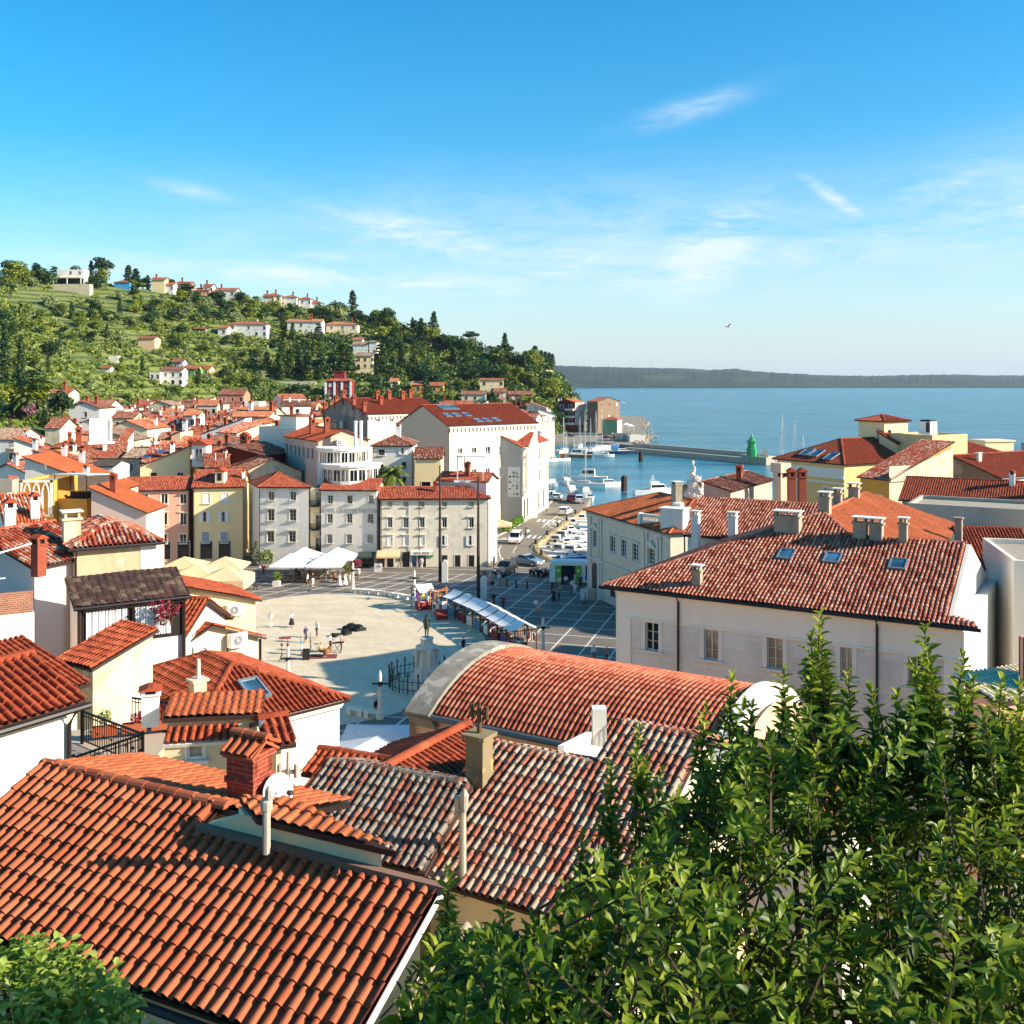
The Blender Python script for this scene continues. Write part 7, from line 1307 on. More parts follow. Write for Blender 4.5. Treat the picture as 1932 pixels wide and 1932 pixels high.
h = house('pinkish_ac_house','pinkish white house with brick chimney and cooling unit left of the shuttered house','house',P('G',215,490),None,D=43.5,L=4.2,rz=66,dep=7,kind='gx',pitch=20,zb=6,wall=plaster('pinkish_white_render','e6d2c6',.2,'b39c90'),roof=T_MIX,lod=1,gut=False); ac_unit(h.T,h.wA,h.e,2.5,14.8,w=1.0); chimney(h.T,W(P('G',245,470),43) + ZUP * .2,'brick',.85,1.1,.75)
h = house('brick_parapet_house','pinkish house with brick terrace parapet and white railing at left','house',P('G',-240,815),P('G',218,768),D=38.5,dep=4,kind='flat',zb=8,wall=MATS[('pl','pinkish_white_render')],gut=False); b = MB(); b.bar(h.pt(h.L - 1.9,.12,h.z + .35),h.pt(h.L - .05,.12,h.z + .35),.2,.95); b.build('parapet',[OLDB],h.T); b = MB(); b.bar(h.pt(h.L - 1.95,.1,h.z),h.pt(h.L - 1.95,.1,h.z + 2.2),.05); b.bar(h.pt(h.L - 1.95,.1,h.z + 2.2),h.pt(h.L,1.2,h.z + 2.5),.05); b.bar(h.pt(0,.1,h.z + 1.4),h.pt(h.L - 1,.1,h.z + 1.4),.04); b.build('railing',[WHITE],h.T)
h = house('pale_yellow_house','pale yellow house with falling red tile coping and two cooling units by plaza','house',(306,1156),None,D=55,L=5.6,rz=35,dep=5,kind='shedr',pitch=16,zb=0,wall=P_YEL,roof=T_RED,lod=1,w=.21,gut=False); [ac_unit(h.T,h.wA,h.e,u,12.2 - k_ * .25,w=.9) for k_,u in enumerate((2.2,3.7))]
h = house('cream_gable_house','cream gabled house with red tiles and two cooling units above the oval','house',P('G',962,1112),P('G',1692,927),D=46,dep=6,kind='gy',pitch=20.5,zb=0,wall=P_CRM,roof=T_RED,lod=1,w=.21,amp=.4,gut=False,wf=[(.7,10.9,.45,.5,W22)]); [ac_unit(h.T,h.wA,h.e,u,z_,w=.95) for u,z_ in ((2.4,12.0),(4.4,12.15))]; chimney(h.T,W(P('G',935,1220),43.5),'white',.9)
g = MB(); p_ = h.wB + h.e * .12; g.tube([p_ + ZUP * (h.z - .1),p_ + ZUP * 2],.07,8); g.build('downpipe',[GUT],h.T)
house('red_verge_house','small red roofed house with white verge behind the stone hut','house',P('G',722,935),None,D=47,L=3.4,rz=-12,dep=5,kind='gx',pitch=30,zb=4,wall=P_WHT,roof=T_RED,lod=1,w=.21,amp=.4,gut=False)
house('stone_hut','rough stone hut with small bright red tiled roof','hut',P('G',342,1068),None,D=36,L=2.2,rz=-34,dep=2.7,kind='shed',pitch=17,zb=9,wall=P_RGH,roof=T_RED,lod=1,w=.2,amp=.4,gut=False,oh=.15)
house('rough_cream_house','rough cream house with low red roof behind the white corner house','house',P('G',345,1290),P('G',578,1218),D=32,dep=3.4,kind='shed',pitch=18,zb=8,wall=P_RGH,roof=T_RED,lod=1,w=.2,amp=.4,gut=False)
house('weathered_yard_wall','weathered yellowish yard wall under the brick terrace','wall',P('G',15,1055),P('G',288,1008),D=36,dep=1.2,kind='flat',zb=9,wall=plaster('lichened_yard_render','b09c70',.8,'6e5d3c','d0bd92',1.4),gut=False)
house('terracotta_house','house with wide rust brown roof left of old stone chimney','house',P('O',45,625),P('O',330,603),D=72,dep=11,kind='gx',pitch=24,wall=P_WHT,roof=tiles('rust_tiles',['b0562c','9c4824','c06a3a'],.08,soot=.4),lod=1,gut=False,chim=[(.12,.1,'white',1.5),(.75,.2,'white',1.3)])
house('left_edge_house','white house with short red roof cut by the left edge','house',P('O',-90,650),P('O',48,632),D=66,dep=7,kind='gx',pitch=22,wall=P_WHT,roof=T_RED,lod=1,gut=False)
house('far_red_roof','white gabled house with red tiles half hidden behind the laurel','house',P('L',800,800),None,D=31,L=3.2,rz=-28,dep=6,kind='gx',pitch=24,zb=6,wall=P_WHT,roof=T_RED,lod=1,gut=False)
# ---------------------------------------------------------------- vegetation
def leaf_cloud(mb,c,r,n,size,up=.3,m=0,rs=NR,tone=(0,1),shell=.55):
 """n leaf-clump faces through an ellipsoid c, r"""
 d = rs.normal(size=(n,3)); d /= np.linalg.norm(d,axis=1)[:,None]; k_ = (shell + (1 - shell) * rs.rand(n)) ** 1.0
 pos = np.array(c) + d * np.array(r) * k_[:,None]
 nor = d + rs.normal(size=(n,3)) * .75 + np.array([0,0,up]); nor /= np.linalg.norm(nor,axis=1)[:,None]
 t = np.cross(nor,rs.normal(size=(n,3))); t /= np.linalg.norm(t,axis=1)[:,None]; b_ = np.cross(nor,t)
 s = size * rs.uniform(.55,1.25,n); tn_ = rs.uniform(tone[0],tone[1],n)
 for i in range(n):
  p,a,q = pos[i],t[i] * s[i],b_[i] * s[i] * .62
  mb.face([p - a,p - q * .9 + a * .1,p + a,p + q],m,[(tn_[i],.5)] * 4)
L_OAK = leafmat('broad_leaves',['41561e','5f7329','7f8c33','9a9d40']); L_DRK = leafmat('dark_leaves',['1d3019','294019','385222','486329'],.25); L_OLV = leafmat('olive_leaves',['5d6c40','72814c','8a965f','9da672'],.3); L_YEL = leafmat('yellow_green_leaves',['5a6b22','74832a','8a9433','9aa03c'],.4); L_CYP = leafmat('cypress_leaves',['1d301b','2a421f','3d5722','4f6828'],.2); L_PNK = leafmat('oleander_leaves',['2c4020','3f5527','a8687a','c08090'],.3)
BARK = plaster('bark','5b4a38',.5,'352a1f',None,3.0)
def tree_mesh(kind,seed):
 rs = np.random.RandomState(seed); rr = random.Random(seed); b = MB(); lm = L_OAK; t = MB()
 if kind in ('oak','dark','olive','lime','oleander'):
  lm = {'oak': L_OAK,'dark': L_DRK,'olive': L_OLV,'lime': L_YEL,'oleander': L_PNK}[kind]; H = 1.0
  t.tube([(0,0,-.3),(.02,0,.3),(-.01,.02,.6)],[.05,.04,.02],6,1)
  for i in range(11):
   a = rr.uniform(0,6.28); q = rr.uniform(0,.34); z = rr.uniform(.28,.8); r = rr.uniform(.16,.27) * (1.15 - .5 * abs(z - .5)); c = (math.cos(a) * q,math.sin(a) * q,z)
   t.tube([(0,0,.3),(c[0] * .6,c[1] * .6,(.3 + z) / 2),c],[.025,.016,.006],5,1); leaf_cloud(b,c,(r,r,r * .8),95,.062,rs=rs,tone=(.05 + .5 * rr.random(),.45 + .5 * rr.random()))
 elif kind == 'cypress':
  lm = L_CYP; t.tube([(0,0,-.1),(0,0,.5)],[.03,.015],6,1)
  for i in range(26):
   z = .05 + .93 * i / 26; r = .1 * math.sin(min(1,(z + .08) / .32) * 1.57) * (1 - max(0,z - .45) / .62) ** .8 + .012; a = rr.uniform(0,6.28)
   leaf_cloud(b,(math.cos(a) * r * .25,math.sin(a) * r * .25,z),(r,r,.05),46,.03,1.2,rs=rs,tone=(.1,.9) if rr.random() < .8 else (.5,1),shell=.7)
 elif kind == 'pine':
  lm = L_DRK; t.tube([(0,0,-.2),(.03,0,.35),(.0,0,.72)],[.04,.03,.015],6,1)
  for i in range(14):
   a = rr.uniform(0,6.28); q = rr.uniform(.05,.4); z = rr.uniform(.6,.9) - q * .25; c = (math.cos(a) * q,math.sin(a) * q,z); r = rr.uniform(.12,.19); t.tube([(.02,0,.5),c],[.018,.006],5,1); leaf_cloud(b,c,(r,r,r * .55),80,.045,.6,rs=rs,tone=(.1,.9))
 elif kind == 'cedar':
  lm = L_DRK; t.tube([(0,0,-.1),(0,0,.95)],[.035,.006],6,1)
  for i in range(9):
   z = .16 + .8 * i / 9; R_ = .36 * (1 - z) ** .75 + .03
   for k_ in range(6): a = rr.uniform(0,6.28); c = (math.cos(a) * R_ * .6,math.sin(a) * R_ * .6,z + rr.uniform(-.02,.02)); t.tube([(0,0,z),c],[.012,.004],4,1); leaf_cloud(b,c,(R_ * .5,R_ * .5,.022),26,.04,1,rs=rs,tone=(.1,1))
 i = len(b.v); b.grid(t.v,t.f,1,None); return b.mesh(kind + '_tree',[lm,BARK])
TM_ = {}
for k_,n_ in (('oak',4),('dark',3),('olive',3),('lime',2),('cypress',3),('pine',3),('cedar',2),('oleander',1)): TM_[k_] = [tree_mesh(k_,10 * i + len(k_)) for i in range(n_)]
NM = {'oak': ('leafy_tree','mid green bushy tree on the hillside','leafy trees on the hillside'),'dark': ('dark_tree','dense dark green tree in the hillside wood','dark trees of the hillside wood'),'olive': ('olive_tree','silvery green olive tree on the hillside terraces','olive trees on the terraces'),'lime': ('yellow_green_tree','bright yellow green tree on the hillside','bright green trees on the hillside'),
 'cypress': ('cypress_tree','dark slender cypress standing on the hillside','cypresses on the hillside'),'pine': ('pine_tree','dark spreading pine on the hillside','pines on the hillside'),'cedar': ('cedar_tree','layered dark cedar in the hillside wood','cedars in the hillside wood')}
def tree(kind,loc,h,wd=None,label=None,name=None):
 wd = wd or h; nm,lb,gr = NM.get(kind,(kind,label,None))
 if kind in ('oak','dark','olive','lime','oleander'): wd = wd * 1.05
 o = place(name or nm,R.choice(TM_[kind]),None,loc,(0,0,R.uniform(0,6.28)),(wd,wd,h)); return props(o,label or lb,'tree',None if label else gr)
def tpx(kind,zone,x,yb,yt,wpx=None,label=None):      # tree from survey: foot y, top y, width
 p = P(zone,x,yb); s = P(zone,x,yt); g = hill_at(*p); D = g.y; h = max(2.5,(p[1] - s[1]) * D / F)
 wd = (wpx * ZN[zone][2] / ZN[zone][3] * .6389 * D / F) if wpx else h
 wd = wd / {'cypress': .2,'pine': .95,'cedar': .7}.get(kind,.85); return tree(kind,g - ZUP * .1 * h * 0,h,wd,label)
for q in (('cypress','A',35,1090,600,75,'tallest sunlit cypress at the left edge of the hill'),('cypress','A',150,1115,690,62,'second tall sunlit cypress near the left edge'),('cypress','A',5,1300,1090,50,'bright green young cypress at the left edge above roofs'),('cypress','A',343,990,820,30,'short cypress alone on the left terraces'),('cypress','A',1015,985,858,28,'short cypress above the white two storey house'),('cypress','A',762,725,615,28,'pale green cypress left of the cream block'),('cypress','A',1685,955,850,26,'small cypress right of the green house'),
  ('pine','A',720,335,125,200,'broad dark pine dominating the hill crest'),('lime','A',135,315,165,190,'bright umbrella pine left of the white box villa'),('dark','A',70,290,150,110,'dark tree clump at far left of the crest'),('dark','A',255,300,165,100,'dark round tree left of the blue cedar on the crest'),('cedar','A',383,275,148,120,'blue green cedar left of the white box villa'),('cypress','A',650,340,165,40,'dark cypress right of the white box villa'),('lime','A',718,350,205,130,'round yellow green tree right of white box villa'),('dark','A',545,300,165,100,'dark tree just right of white box villa'),
  ('cypress','A',915,345,183,62,'first broad cypress of the crest pair'),('cypress','A',968,345,203,66,'second broad cypress of the crest pair'),('cypress','A',1055,340,238,40,'slim cypress left of the long white crest villa'),('dark','A',1215,330,235,90,'dark clump behind the long white crest villa'),('dark','A',1020,340,250,90,'dark clump right of the crest cypress pair'),('oak','A',985,350,305,90,'light green tree in front of the crest cypress pair'),
  ('cypress','B',1001,268,203,22,'lone black cypress on the open skyline'),('cypress','B',566,282,195,40,'dark cypress right of the ridge row of villas'),('pine','B',1328,375,298,120,'rounded pine standing highest above the headland wood'),('cypress','B',1758,470,392,40,'first of headland cypress cluster'),('cypress','B',1782,480,396,34,'second of headland cypress cluster'),('cypress','B',1800,500,410,30,'outermost cypress of headland cluster'),('cypress','B',1735,470,395,36,'fourth cypress of headland cluster'),('cypress','B',1700,480,395,50,'broad cypress left of headland cluster'),
  ('cypress','B',250,620,400,60,'tallest cypress of the dark wood left group'),('cypress','B',318,420,290,34,'cypress below the long balcony villa'),('cypress','B',262,400,285,42,'broad cypress left of long balcony villa'),('cypress','B',300,610,440,55,'second tall cypress of the dark wood left group'),('cypress','B',400,620,460,60,'third tall cypress of the dark wood left group'),('cypress','B',355,590,420,50,'fourth tall cypress of the dark wood left group'),('cypress','B',170,600,460,50,'cypress at the dark wood left end'),('cedar','B',610,590,400,190,'large layered cedar left of white manor'),('cedar','B',825,590,400,150,'pointed cedar right of yellow villa'),('cedar','B',1005,590,470,100,'pointed cedar mid wood'),('cedar','B',1075,710,590,80,'dark spruce between ochre and orange houses'),('cypress','B',1640,610,460,22,'thin cypress at headland cliff'),('lime','B',1750,790,720,80,'bright green tree hanging under the headland cliff'),('lime','B',1790,740,600,170,'big golden green thicket on the headland cliff'),('oak','B',1530,640,520,90,'round green tree right of yellow house'),
  ('oleander','A',165,1310,1155,165,'round pink flowering oleander at left edge of old town')): tpx(*q)
ntree = 0; TRS = [];
def zone_kind(x,y):
 dk = (x > 560 and y > 605 + .06 * (x - 560)) or (x > 850)
 if dk: return R.choice(['dark','dark','dark','oak','cypress','cedar','pine','oak'])
 if x < 220 and 545 < y < 585 or 560 < x < 1 : return R.choice(['olive',None,None])
 if x < 230 and y > 600: return R.choice(['oak','lime','lime','oak','olive','cypress','dark'])
 if 200 < x < 560 and 640 < y < 720: return R.choice(['olive','olive','oak','oak','dark',None,'lime'])
 return R.choice(['oak','oak','dark','olive','olive','lime','dark','cypress' if R.random() < .25 else 'oak'])
pts = []
for j in range(17):
 for i in range(52):
  x = -60 + i * 22.6 + (j % 2) * 11 + R.uniform(-8,8); t = (j + R.uniform(.1,.9)) / 17
  if x > 1062: continue
  g = hill(x,t); y = HY - (g.z - HC) * F / g.y
  if any(a - 6 < x < c + 6 and ye - 1 < y < yb + 13 for a,c,ye,yb in HOCC): continue
  pts.append((x,t,y,g))
R.shuffle(pts); pts.sort(key=lambda q: 0 if q[2] < 610 else 1); cnt = 0
for x,t,y,g in pts:
 k_ = zone_kind(x,y)
 if k_ is None or cnt > 286: continue
 if y < 598 and x < 330 and R.random() < .35: continue
 px = R.uniform(17,30) * (1.5 if x > 600 else 1.25 if k_ in ('dark','pine','cedar') else 1.0) * (1.3 if x < 100 else 1)
 h = px * g.y / F; hh_ = h * (1.35 if k_ == 'cypress' else 1.35 if k_ == 'cedar' else .95)
 tree(k_,g - ZUP * .15 * h,hh_,h * (1.1 if k_ != 'cypress' else 2.0)); cnt += 1
# undergrowth and olive scrub nobody could count
for nm,lm,seed,dens,sz in (('hillside_undergrowth',L_OAK,3,2600,1.7),('hillside_scrub',L_OLV,4,900,1.3),('headland_undergrowth',L_DRK,5,1500,2.0)):
 rs = np.random.RandomState(seed); b = MB()
 for i in range(dens):
  x = rs.uniform(-80,1098) if nm[0] == 'h' and 'head' not in nm else rs.uniform(540,1100); t = rs.uniform(0,1.02); g = hill(x,t); y = HY - (g.z - HC) * F / g.y
  if any(a - 3 < x < c + 3 and ye < y < yb + 7 for a,c,ye,yb in HOCC) or (nm == 'hillside_scrub' and x > 640): continue
  if 30 < x < 290 and 548 < y < 596 and rs.rand() < .9: continue
  r = rs.uniform(.5,1.1) * sz * 1.6; leaf_cloud(b,(g.x,g.y,g.z + r * .35),(r * 1.3,r,r * .75),20,.5 * sz,.4,rs=rs,tone=(rs.uniform(0,.5),rs.uniform(.5,1)))
 o = b.build(nm,[lm]); o['kind'] = 'stuff'
# palms behind the hotel
L_PALM = leafmat('palm_fronds',['4a5a26','66752f','808a3c'],.3)
def palm(loc,h,r,label):
 T = thing('palm_tree',label,'palm',loc); b = MB(); b.tube([(loc[0],loc[1],loc[2] - .5),(loc[0],loc[1],loc[2] + h)],[.3,.26],10); b.build('trunk',[BARK],T); b = MB(); c = V(loc) + ZUP * h
 for i in range(34):
  a = R.uniform(0,6.28); el = R.uniform(-.3,1.3); d = V((math.cos(a),math.sin(a),0)); pr = None; s_ = V((-d.y,d.x,0))
  for k_ in range(8):
   t = k_ / 7; p = c + d * (r * t * (math.cos(el) * .6 + .5)) + ZUP * (r * (math.sin(el) * t - .75 * t * t)); w_ = .34 * r * .5 * math.sin(.25 + 2.7 * t) + .02
   if pr: b.face([pr[0] - s_ * pr[1] - ZUP * pr[1] * .5,pr[0],p,p - s_ * w_ - ZUP * w_ * .5],0,[(R.random(),.5)] * 4); b.face([pr[0],pr[0] + s_ * pr[1] - ZUP * pr[1] * .5,p + s_ * w_ - ZUP * w_ * .5,p],0,[(R.random(),.5)] * 4)
   pr = (p,w_)
 b.build('crown',[L_PALM],T)
palm(tuple(W(P('W',590,760),145)),2.4,2.6,'broad palm tree behind the white hotel roof'); palm(tuple(W(P('W',484,720),146)),1.3,1.3,'small palm beside the round glazed bays'); palm(tuple(W((42,770),235)),2.5,3.0,'palm among shrubs at the left edge of the old town')
# garden trees along the left foot of the hill and street greenery
for x,y,k_,hpx,wpx,l_ in ((20,800,'dark',55,60,'dark shrub mass under left cypress'),(95,790,'olive',40,42,'grey green round shrub right of the oleander'),(118,785,'dark',55,44,'dark tree right of the grey green shrub'),(70,760,'lime',42,60,'bright feathery tree above the oleander'),(62,735,'cedar',40,80,'spreading cedar above the bright feathery tree'),(25,770,'oak',55,60,'leafy tree behind the palm at left edge')):
 g = W((x,y),236); tree(k_,g,hpx * 236 / F,wpx * 236 / F * 1.15,l_)
def shrub(loc,r,n,lm,name,label,size=.12,cat='shrub',pot=None):
 T = thing(name,label,cat,loc); b = MB(); c = V(loc)
 for i in range(7): q = V((R.uniform(-.5,.5) * r,R.uniform(-.5,.5) * r,r * R.uniform(.5,1.3))); leaf_cloud(b,c + q,(r * .6,r * .6,r * .5),n // 7,size,tone=(R.uniform(0,.4),R.uniform(.6,1)))
 b.build('foliage',[lm],T); b = MB()
 for i in range(4): b.tube([c - ZUP * (.0 if pot is None else .3),c + V((R.uniform(-.4,.4) * r,R.uniform(-.4,.4) * r,r * 1.1))],[.03,.01],5)
 b.build('stem',[BARK],T)
 if pot: b = MB(); b.lathe([(.28,-.55),(.36,0),(.38,0),(.38,.05)],c,12) if pot != 'box' else b.box(c - ZUP * .3,(.85,.85,.6)); b.build('planter',[STONE_W],T)
 return T
L_RED = leafmat('red_blossom',['3a5226','8a1f3a','b02a4a','9c2038'],.3)
q = W(P('G',1085,760),42.5); shrub(tuple(q - ZUP * .6),.75,260,L_RED,'bougainvillea','crimson bougainvillea spilling beside the curtained loggia',.1,'plant')
for i,t in enumerate((.2,.55,.85)): q = rb + (rb + V((2.6,1.0,0)) - rb) * t - ZUP * .6 + V((0,.2,0)); shrub(tuple(q),.3,160,L_RED if i else L_OAK,'geranium',('green geranium in the leftmost terrace flower box','red geranium in the middle terrace flower box','red geranium in the rightmost terrace flower box')[i],.05,'plant')
q = Wz(P('F',290,840),0); shrub(tuple(q),1.9,420,L_OAK,'laurel_shrub','big leafy shrub between the alley and white umbrellas',.22)
q = Wz(P('F',378,945),.6); shrub(tuple(q),.75,200,L_OAK,'potted_tree','potted tree in square planter before the white umbrellas',.14,'plant','box'); q = Wz(P('F',855,900),.6); shrub(tuple(q),.9,240,L_OAK,'potted_tree','potted tree right of the white umbrellas',.14,'plant','box'); q = Wz(P('F',915,865),.6); shrub(tuple(q),.8,220,L_RED,'potted_oleander','potted pink oleander by the hotel entrance',.14,'plant','box')
b = MB(); HG = leafmat('clipped_hedge',['4a6a1e','5f8226','78962e'],.3)
for (x0,y0),(x1,y1) in (((395,470),(490,415)),((505,400),(598,350))):
 a,c = Wz(P('R',x0,y0 + 60),0),Wz(P('R',x1,y1 + 60),0)
 for i in range(14): q = a + (c - a) * (i / 13); leaf_cloud(b,q + ZUP * .75,(.8,.8,.75),60,.2,rs=NR)
props(b.build('hedge',[HG]),'bright clipped hedge along the museum pavement','hedge')
# far dark wood on the opposite shore stays terrain; foreground laurel
LAUR = leafmat('laurel_leaves',['304414','55701e','84942c','b8be4e'],.42,.42,.3); FIGL = leafmat('fig_leaves',['48661e','688428','8ca03a','aab858'],.4,.5,.3)
def leaf_geo(b,p,d,nrm,L,Wd,tone,curl=.15):
 """one pointed leaf: folded blade of six faces"""
 s = d.cross(nrm);
 if s.length < 1e-4: return
 s.normalize(); nn = s.cross(d); i = len(b.v); q = [p,p + d * L * .3 + s * Wd * .42 + nn * .012,p + d * L * .3 - nn * .0,p + d * L * .3 - s * Wd * .42 + nn * .012,p + d * L * .66 + s * Wd * .4 - nn * (curl * L * .25 - .01),p + d * L * .66 - nn * curl * L * .35,p + d * L * .66 - s * Wd * .4 - nn * (curl * L * .25 - .01),p + d * L - nn * curl * L]
 b.v.extend([tuple(x) for x in q])
 for f in ((0,2,1),(0,3,2),(1,2,5,4),(2,3,6,5),(4,5,7),(5,6,7)): b.f.append(tuple(i + k_ for k_ in f)); b.m.append(0); b.uv.append([(tone,.5)] * len(f))
def shoot(b,st,tip,dr,n,L,Wd,tone,rs):
 dr = dr.normalized(); ln = n * .017; base = tip - dr * ln; st.tube([base - dr * .15,base + (tip - base) * .5 + V(rs.normal(0,.01,3)),tip],[.007,.005,.002],4,0,False); a0 = rs.uniform(0,6.28); u = dr.orthogonal().normalized(); w_ = dr.cross(u)
 for i in range(n):
  f = (i + .5) / n; a = a0 + i * 2.4; rd_ = u * math.cos(a) + w_ * math.sin(a); p = base + (tip - base) * f; op = 1.05 - .6 * f ** 4
  d = (rd_ * op + dr * (.55 + .6 * f ** 4) + V(rs.normal(0,.16,3))).normalized(); nr = (dr * .9 - rd_ * .5 * op + V(rs.normal(0,.2,3))); sc = (.75 + .5 * rs.rand()) * (1 - .45 * f ** 4)
  leaf_geo(b,p,d,nr,L * sc,Wd * sc,min(1,max(0,tone + rs.normal(0,.13) + .22 * f ** 2)),.1 + .2 * rs.rand())
ENX = [760,800,850,880,930,1000,1060,1110,1160,1210,1260,1300,1340,1390,1440,1480,1510,1548,1590,1640,1690,1740,1780,1820,1880,1932,2050]; ENY = [1930,1800,1700,1760,1740,1740,1680,1600,1590,1560,1500,1470,1400,1370,1390,1340,1360,1260,1350,1370,1350,1280,1350,1320,1360,1340,1330]
rs = np.random.RandomState(21); b,st = MB(),MB(); T = thing('laurel','glossy green laurel tree filling the lower right foreground','tree',(2.4,5.2,12))
for x,y,D in ((1548,1157,6.6),(1558,1230,6.7),(1745,1182,6.3),(1752,1240,6.2),(1640,1292,6.5),(1382,1272,6.9),(1480,1262,6.8),(1500,1330,6.7),(1890,1272,6.0),(1862,1335,6.1),(1820,1235,6.2),(1690,1310,6.4),(1205,1372,7.4),(1152,1440,7.4),(1333,1330,7.0),(1420,1330,6.8),(848,1640,6.6),(850,1720,6.4),(952,1700,6.9),(1250,1450,7.2),(1100,1570,7.2),(1600,1180 + 90,6.5),(1530,1200,6.6),(1765,1300,6.3),(1925,1290,5.9),(1905,1350,5.8)):
 for k_ in range(5): dd = V((rs.normal(0,.1),rs.normal(0,.1),1)); shoot(b,st,W((x + rs.normal(0,2) * (k_ > 0) * 3,y + k_ * 46),D) ,dd,24,.1,.046,.6,rs)
 for k_ in range(4): sx_ = rs.uniform(-26,26); shoot(b,st,W((x + sx_,y + rs.uniform(50,190)),D + rs.normal(0,.1)),V((sx_ * .02,rs.normal(0,.3),1)),16,.1,.046,.55,rs)
NSH = 1350
for i in range(NSH):
 x = rs.uniform(790,2040); top = np.interp(x,ENX,ENY); y = top + (2080 - top) * rs.rand() ** 1.25 + rs.uniform(0,25)
 edge = min(1,max(0,(x - 800) / 330)); D = 7.0 - 2.5 * (y - 1300) / 700 + rs.normal(0,.75)
 if x < 1200 and rs.rand() > .15 + .75 * max(0,(y - 1640) / 300): continue
 D = max(3.6,D); inner = rs.rand(); dd = V((rs.normal(0,.55),rs.normal(-.1,.45),1)); shoot(b,st,W((x,y),D),dd,int(rs.uniform(11,22)),.1,.046,.3 + .3 * inner,rs)
b.build('crown',[LAUR],T,True)
for i in range(16): p_ = W((1150 + i * 50,1650),5.6); st.tube([(2.2 + rs.normal(0,.2),5.0,13 + i * .2),(p_.x * .7 + .6,5.1,18.5),tuple(p_)],[.07,.045,.015],7,0,False)
st.build('trunk',[BARK],T)
T = thing('fig_tree','light green fig tree in the lower left corner before the terracotta roof','tree',(-4.6,9.2,10)); b,st = MB(),MB(); rs = np.random.RandomState(8)
for i in range(420):
 x = rs.uniform(-120,262); top = np.interp(x,[-100,20,50,110,150,215,235,262],[1780,1765,1775,1778,1800,1840,1880,1905]); y = top + (2030 - top) * rs.rand(); D = 8.9 - .9 * (y - 1770) / 250 + rs.normal(0,.25); p_ = W((x,y),D)
 for k_ in range(7): a = rs.uniform(0,6.28); d = V((math.cos(a),math.sin(a) * .9,rs.normal(.15,.35))).normalized(); leaf_geo(b,p_ + V(rs.normal(0,.04,3)),d,V((rs.normal(0,.35),rs.normal(-.2,.3),1)),rs.uniform(.06,.12),rs.uniform(.04,.075),rs.uniform(.2,.95),.2)
for i in range(14): p_ = W((rs.uniform(-40,230),rs.uniform(1830,1930)),8.7); st.tube([(-4.5,9.0,11),(p_.x * .9 - .4,8.9,p_.z - .8),tuple(p_)],[.06,.03,.01],6,0,False)
b.build('crown',[FIGL],T,True); st.build('trunk',[BARK],T)
# ---------------------------------------------------------------- people
SK = flat('skin','c08a68',.6); HAIRS = [flat('dark_hair','2a1d16',.7),flat('fair_hair','8a6238',.7)]; BODY = {}
def body_mesh(pose):
 """one continuous skinned figure, 1.72 m, facing -Y"""
 if pose in BODY: return BODY[pose]
 vs,es,rd,tg = [],[],[],[]
 def add(p,r,par,t): vs.append(p); rd.append(r); tg.append(t); (par is not None) and es.append((par,len(vs) - 1)); return len(vs) - 1
 st = .12 if pose == 'walk' else .0; sit = pose == 'sit'; hz_ = .5 if sit else .92
 pv = add((0,0,hz_),(.15,.11),None,2); wa = add((0,.01,hz_ + .2),(.135,.095),pv,1); ch = add((0,.01,hz_ + .42),(.165,.11),wa,1); nk = add((0,0,hz_ + .56),(.055,.055),ch,0); hd = add((0,-.015,hz_ + .66),(.078,.088),nk,0); tp = add((0,0,hz_ + .76),(.072,.085),hd,3); add((0,-.105,hz_ + .665),(.016,.014),hd,0)
 for s in (-1,1):
  sh = add((.19 * s,.01,hz_ + .47),(.06,.06),ch,1); fw_ = pose in ('play','sit') or (pose == 'phone' and s > 0)
  el_ = add((.25 * s,.03 - .06 * st * s * 4,hz_ + .2),(.044,.044),sh,1); wr = add((.17 * s,-.24,hz_ + .2 + (.15 if pose == 'phone' else 0)) if fw_ else (.25 * s,-.06 - st * s * 1.2,hz_ - .04),(.03,.03),el_,0); d = (-.03 * s,-.08,0) if fw_ else (0,-.03,-.085); w0 = vs[wr]
  pm = add(tuple(w0[i] + d[i] for i in range(3)),(.036,.018),wr,0)
  for k_ in range(4): add(tuple(w0[i] + d[i] * (1.85 + .12 * (k_ in (1,2))) + ((k_ - 1.5) * .019 * (i == (0 if fw_ else 1))) for i in range(3)),(.009,.009),pm,0)
  add((w0[0] + d[0] * .8 - .04 * s * fw_,w0[1] + d[1] - .03 * (not fw_),w0[2] + d[2] * .9 + .01),(.01,.01),wr,0)
  lx = .095 * s; sg = st * s
  kn = add((lx * 1.5,-.42,.5) if sit else (lx,-.02 - sg * .9,.48),(.066,.066),add((lx,-.04 if sit else 0,hz_ - .06),(.085,.09),pv,2),2); an = add((lx * 1.4,-.4,.09) if sit else (lx,.02 - sg * 2.2,.09),(.042,.042),kn,5); f = vs[an]; add((f[0],f[1] - .13,.035),(.045,.032),an,4)
 me = bpy.data.meshes.new('t'); me.from_pydata(vs,es,[]); o = bpy.data.objects.new('t',me); COL.objects.link(o); m_ = o.modifiers.new('s','SKIN'); m_.use_smooth_shade = True
 for i,v in enumerate(me.skin_vertices[0].data): v.radius = rd[i]; v.use_root = i == 0
 m2 = o.modifiers.new('u','SUBSURF'); m2.levels = 1; nm = bpy.data.meshes.new_from_object(o.evaluated_get(bpy.context.evaluated_depsgraph_get())); bpy.data.objects.remove(o); nm.name = 'person_' + pose
 for _ in range(6): nm.materials.append(SK)
 va = np.array(vs)
 for p in nm.polygons: nm_ = int(np.argmin(((va - np.array(p.center)) ** 2).sum(1))); p.material_index = tg[nm_]
 BODY[pose] = nm; return nm
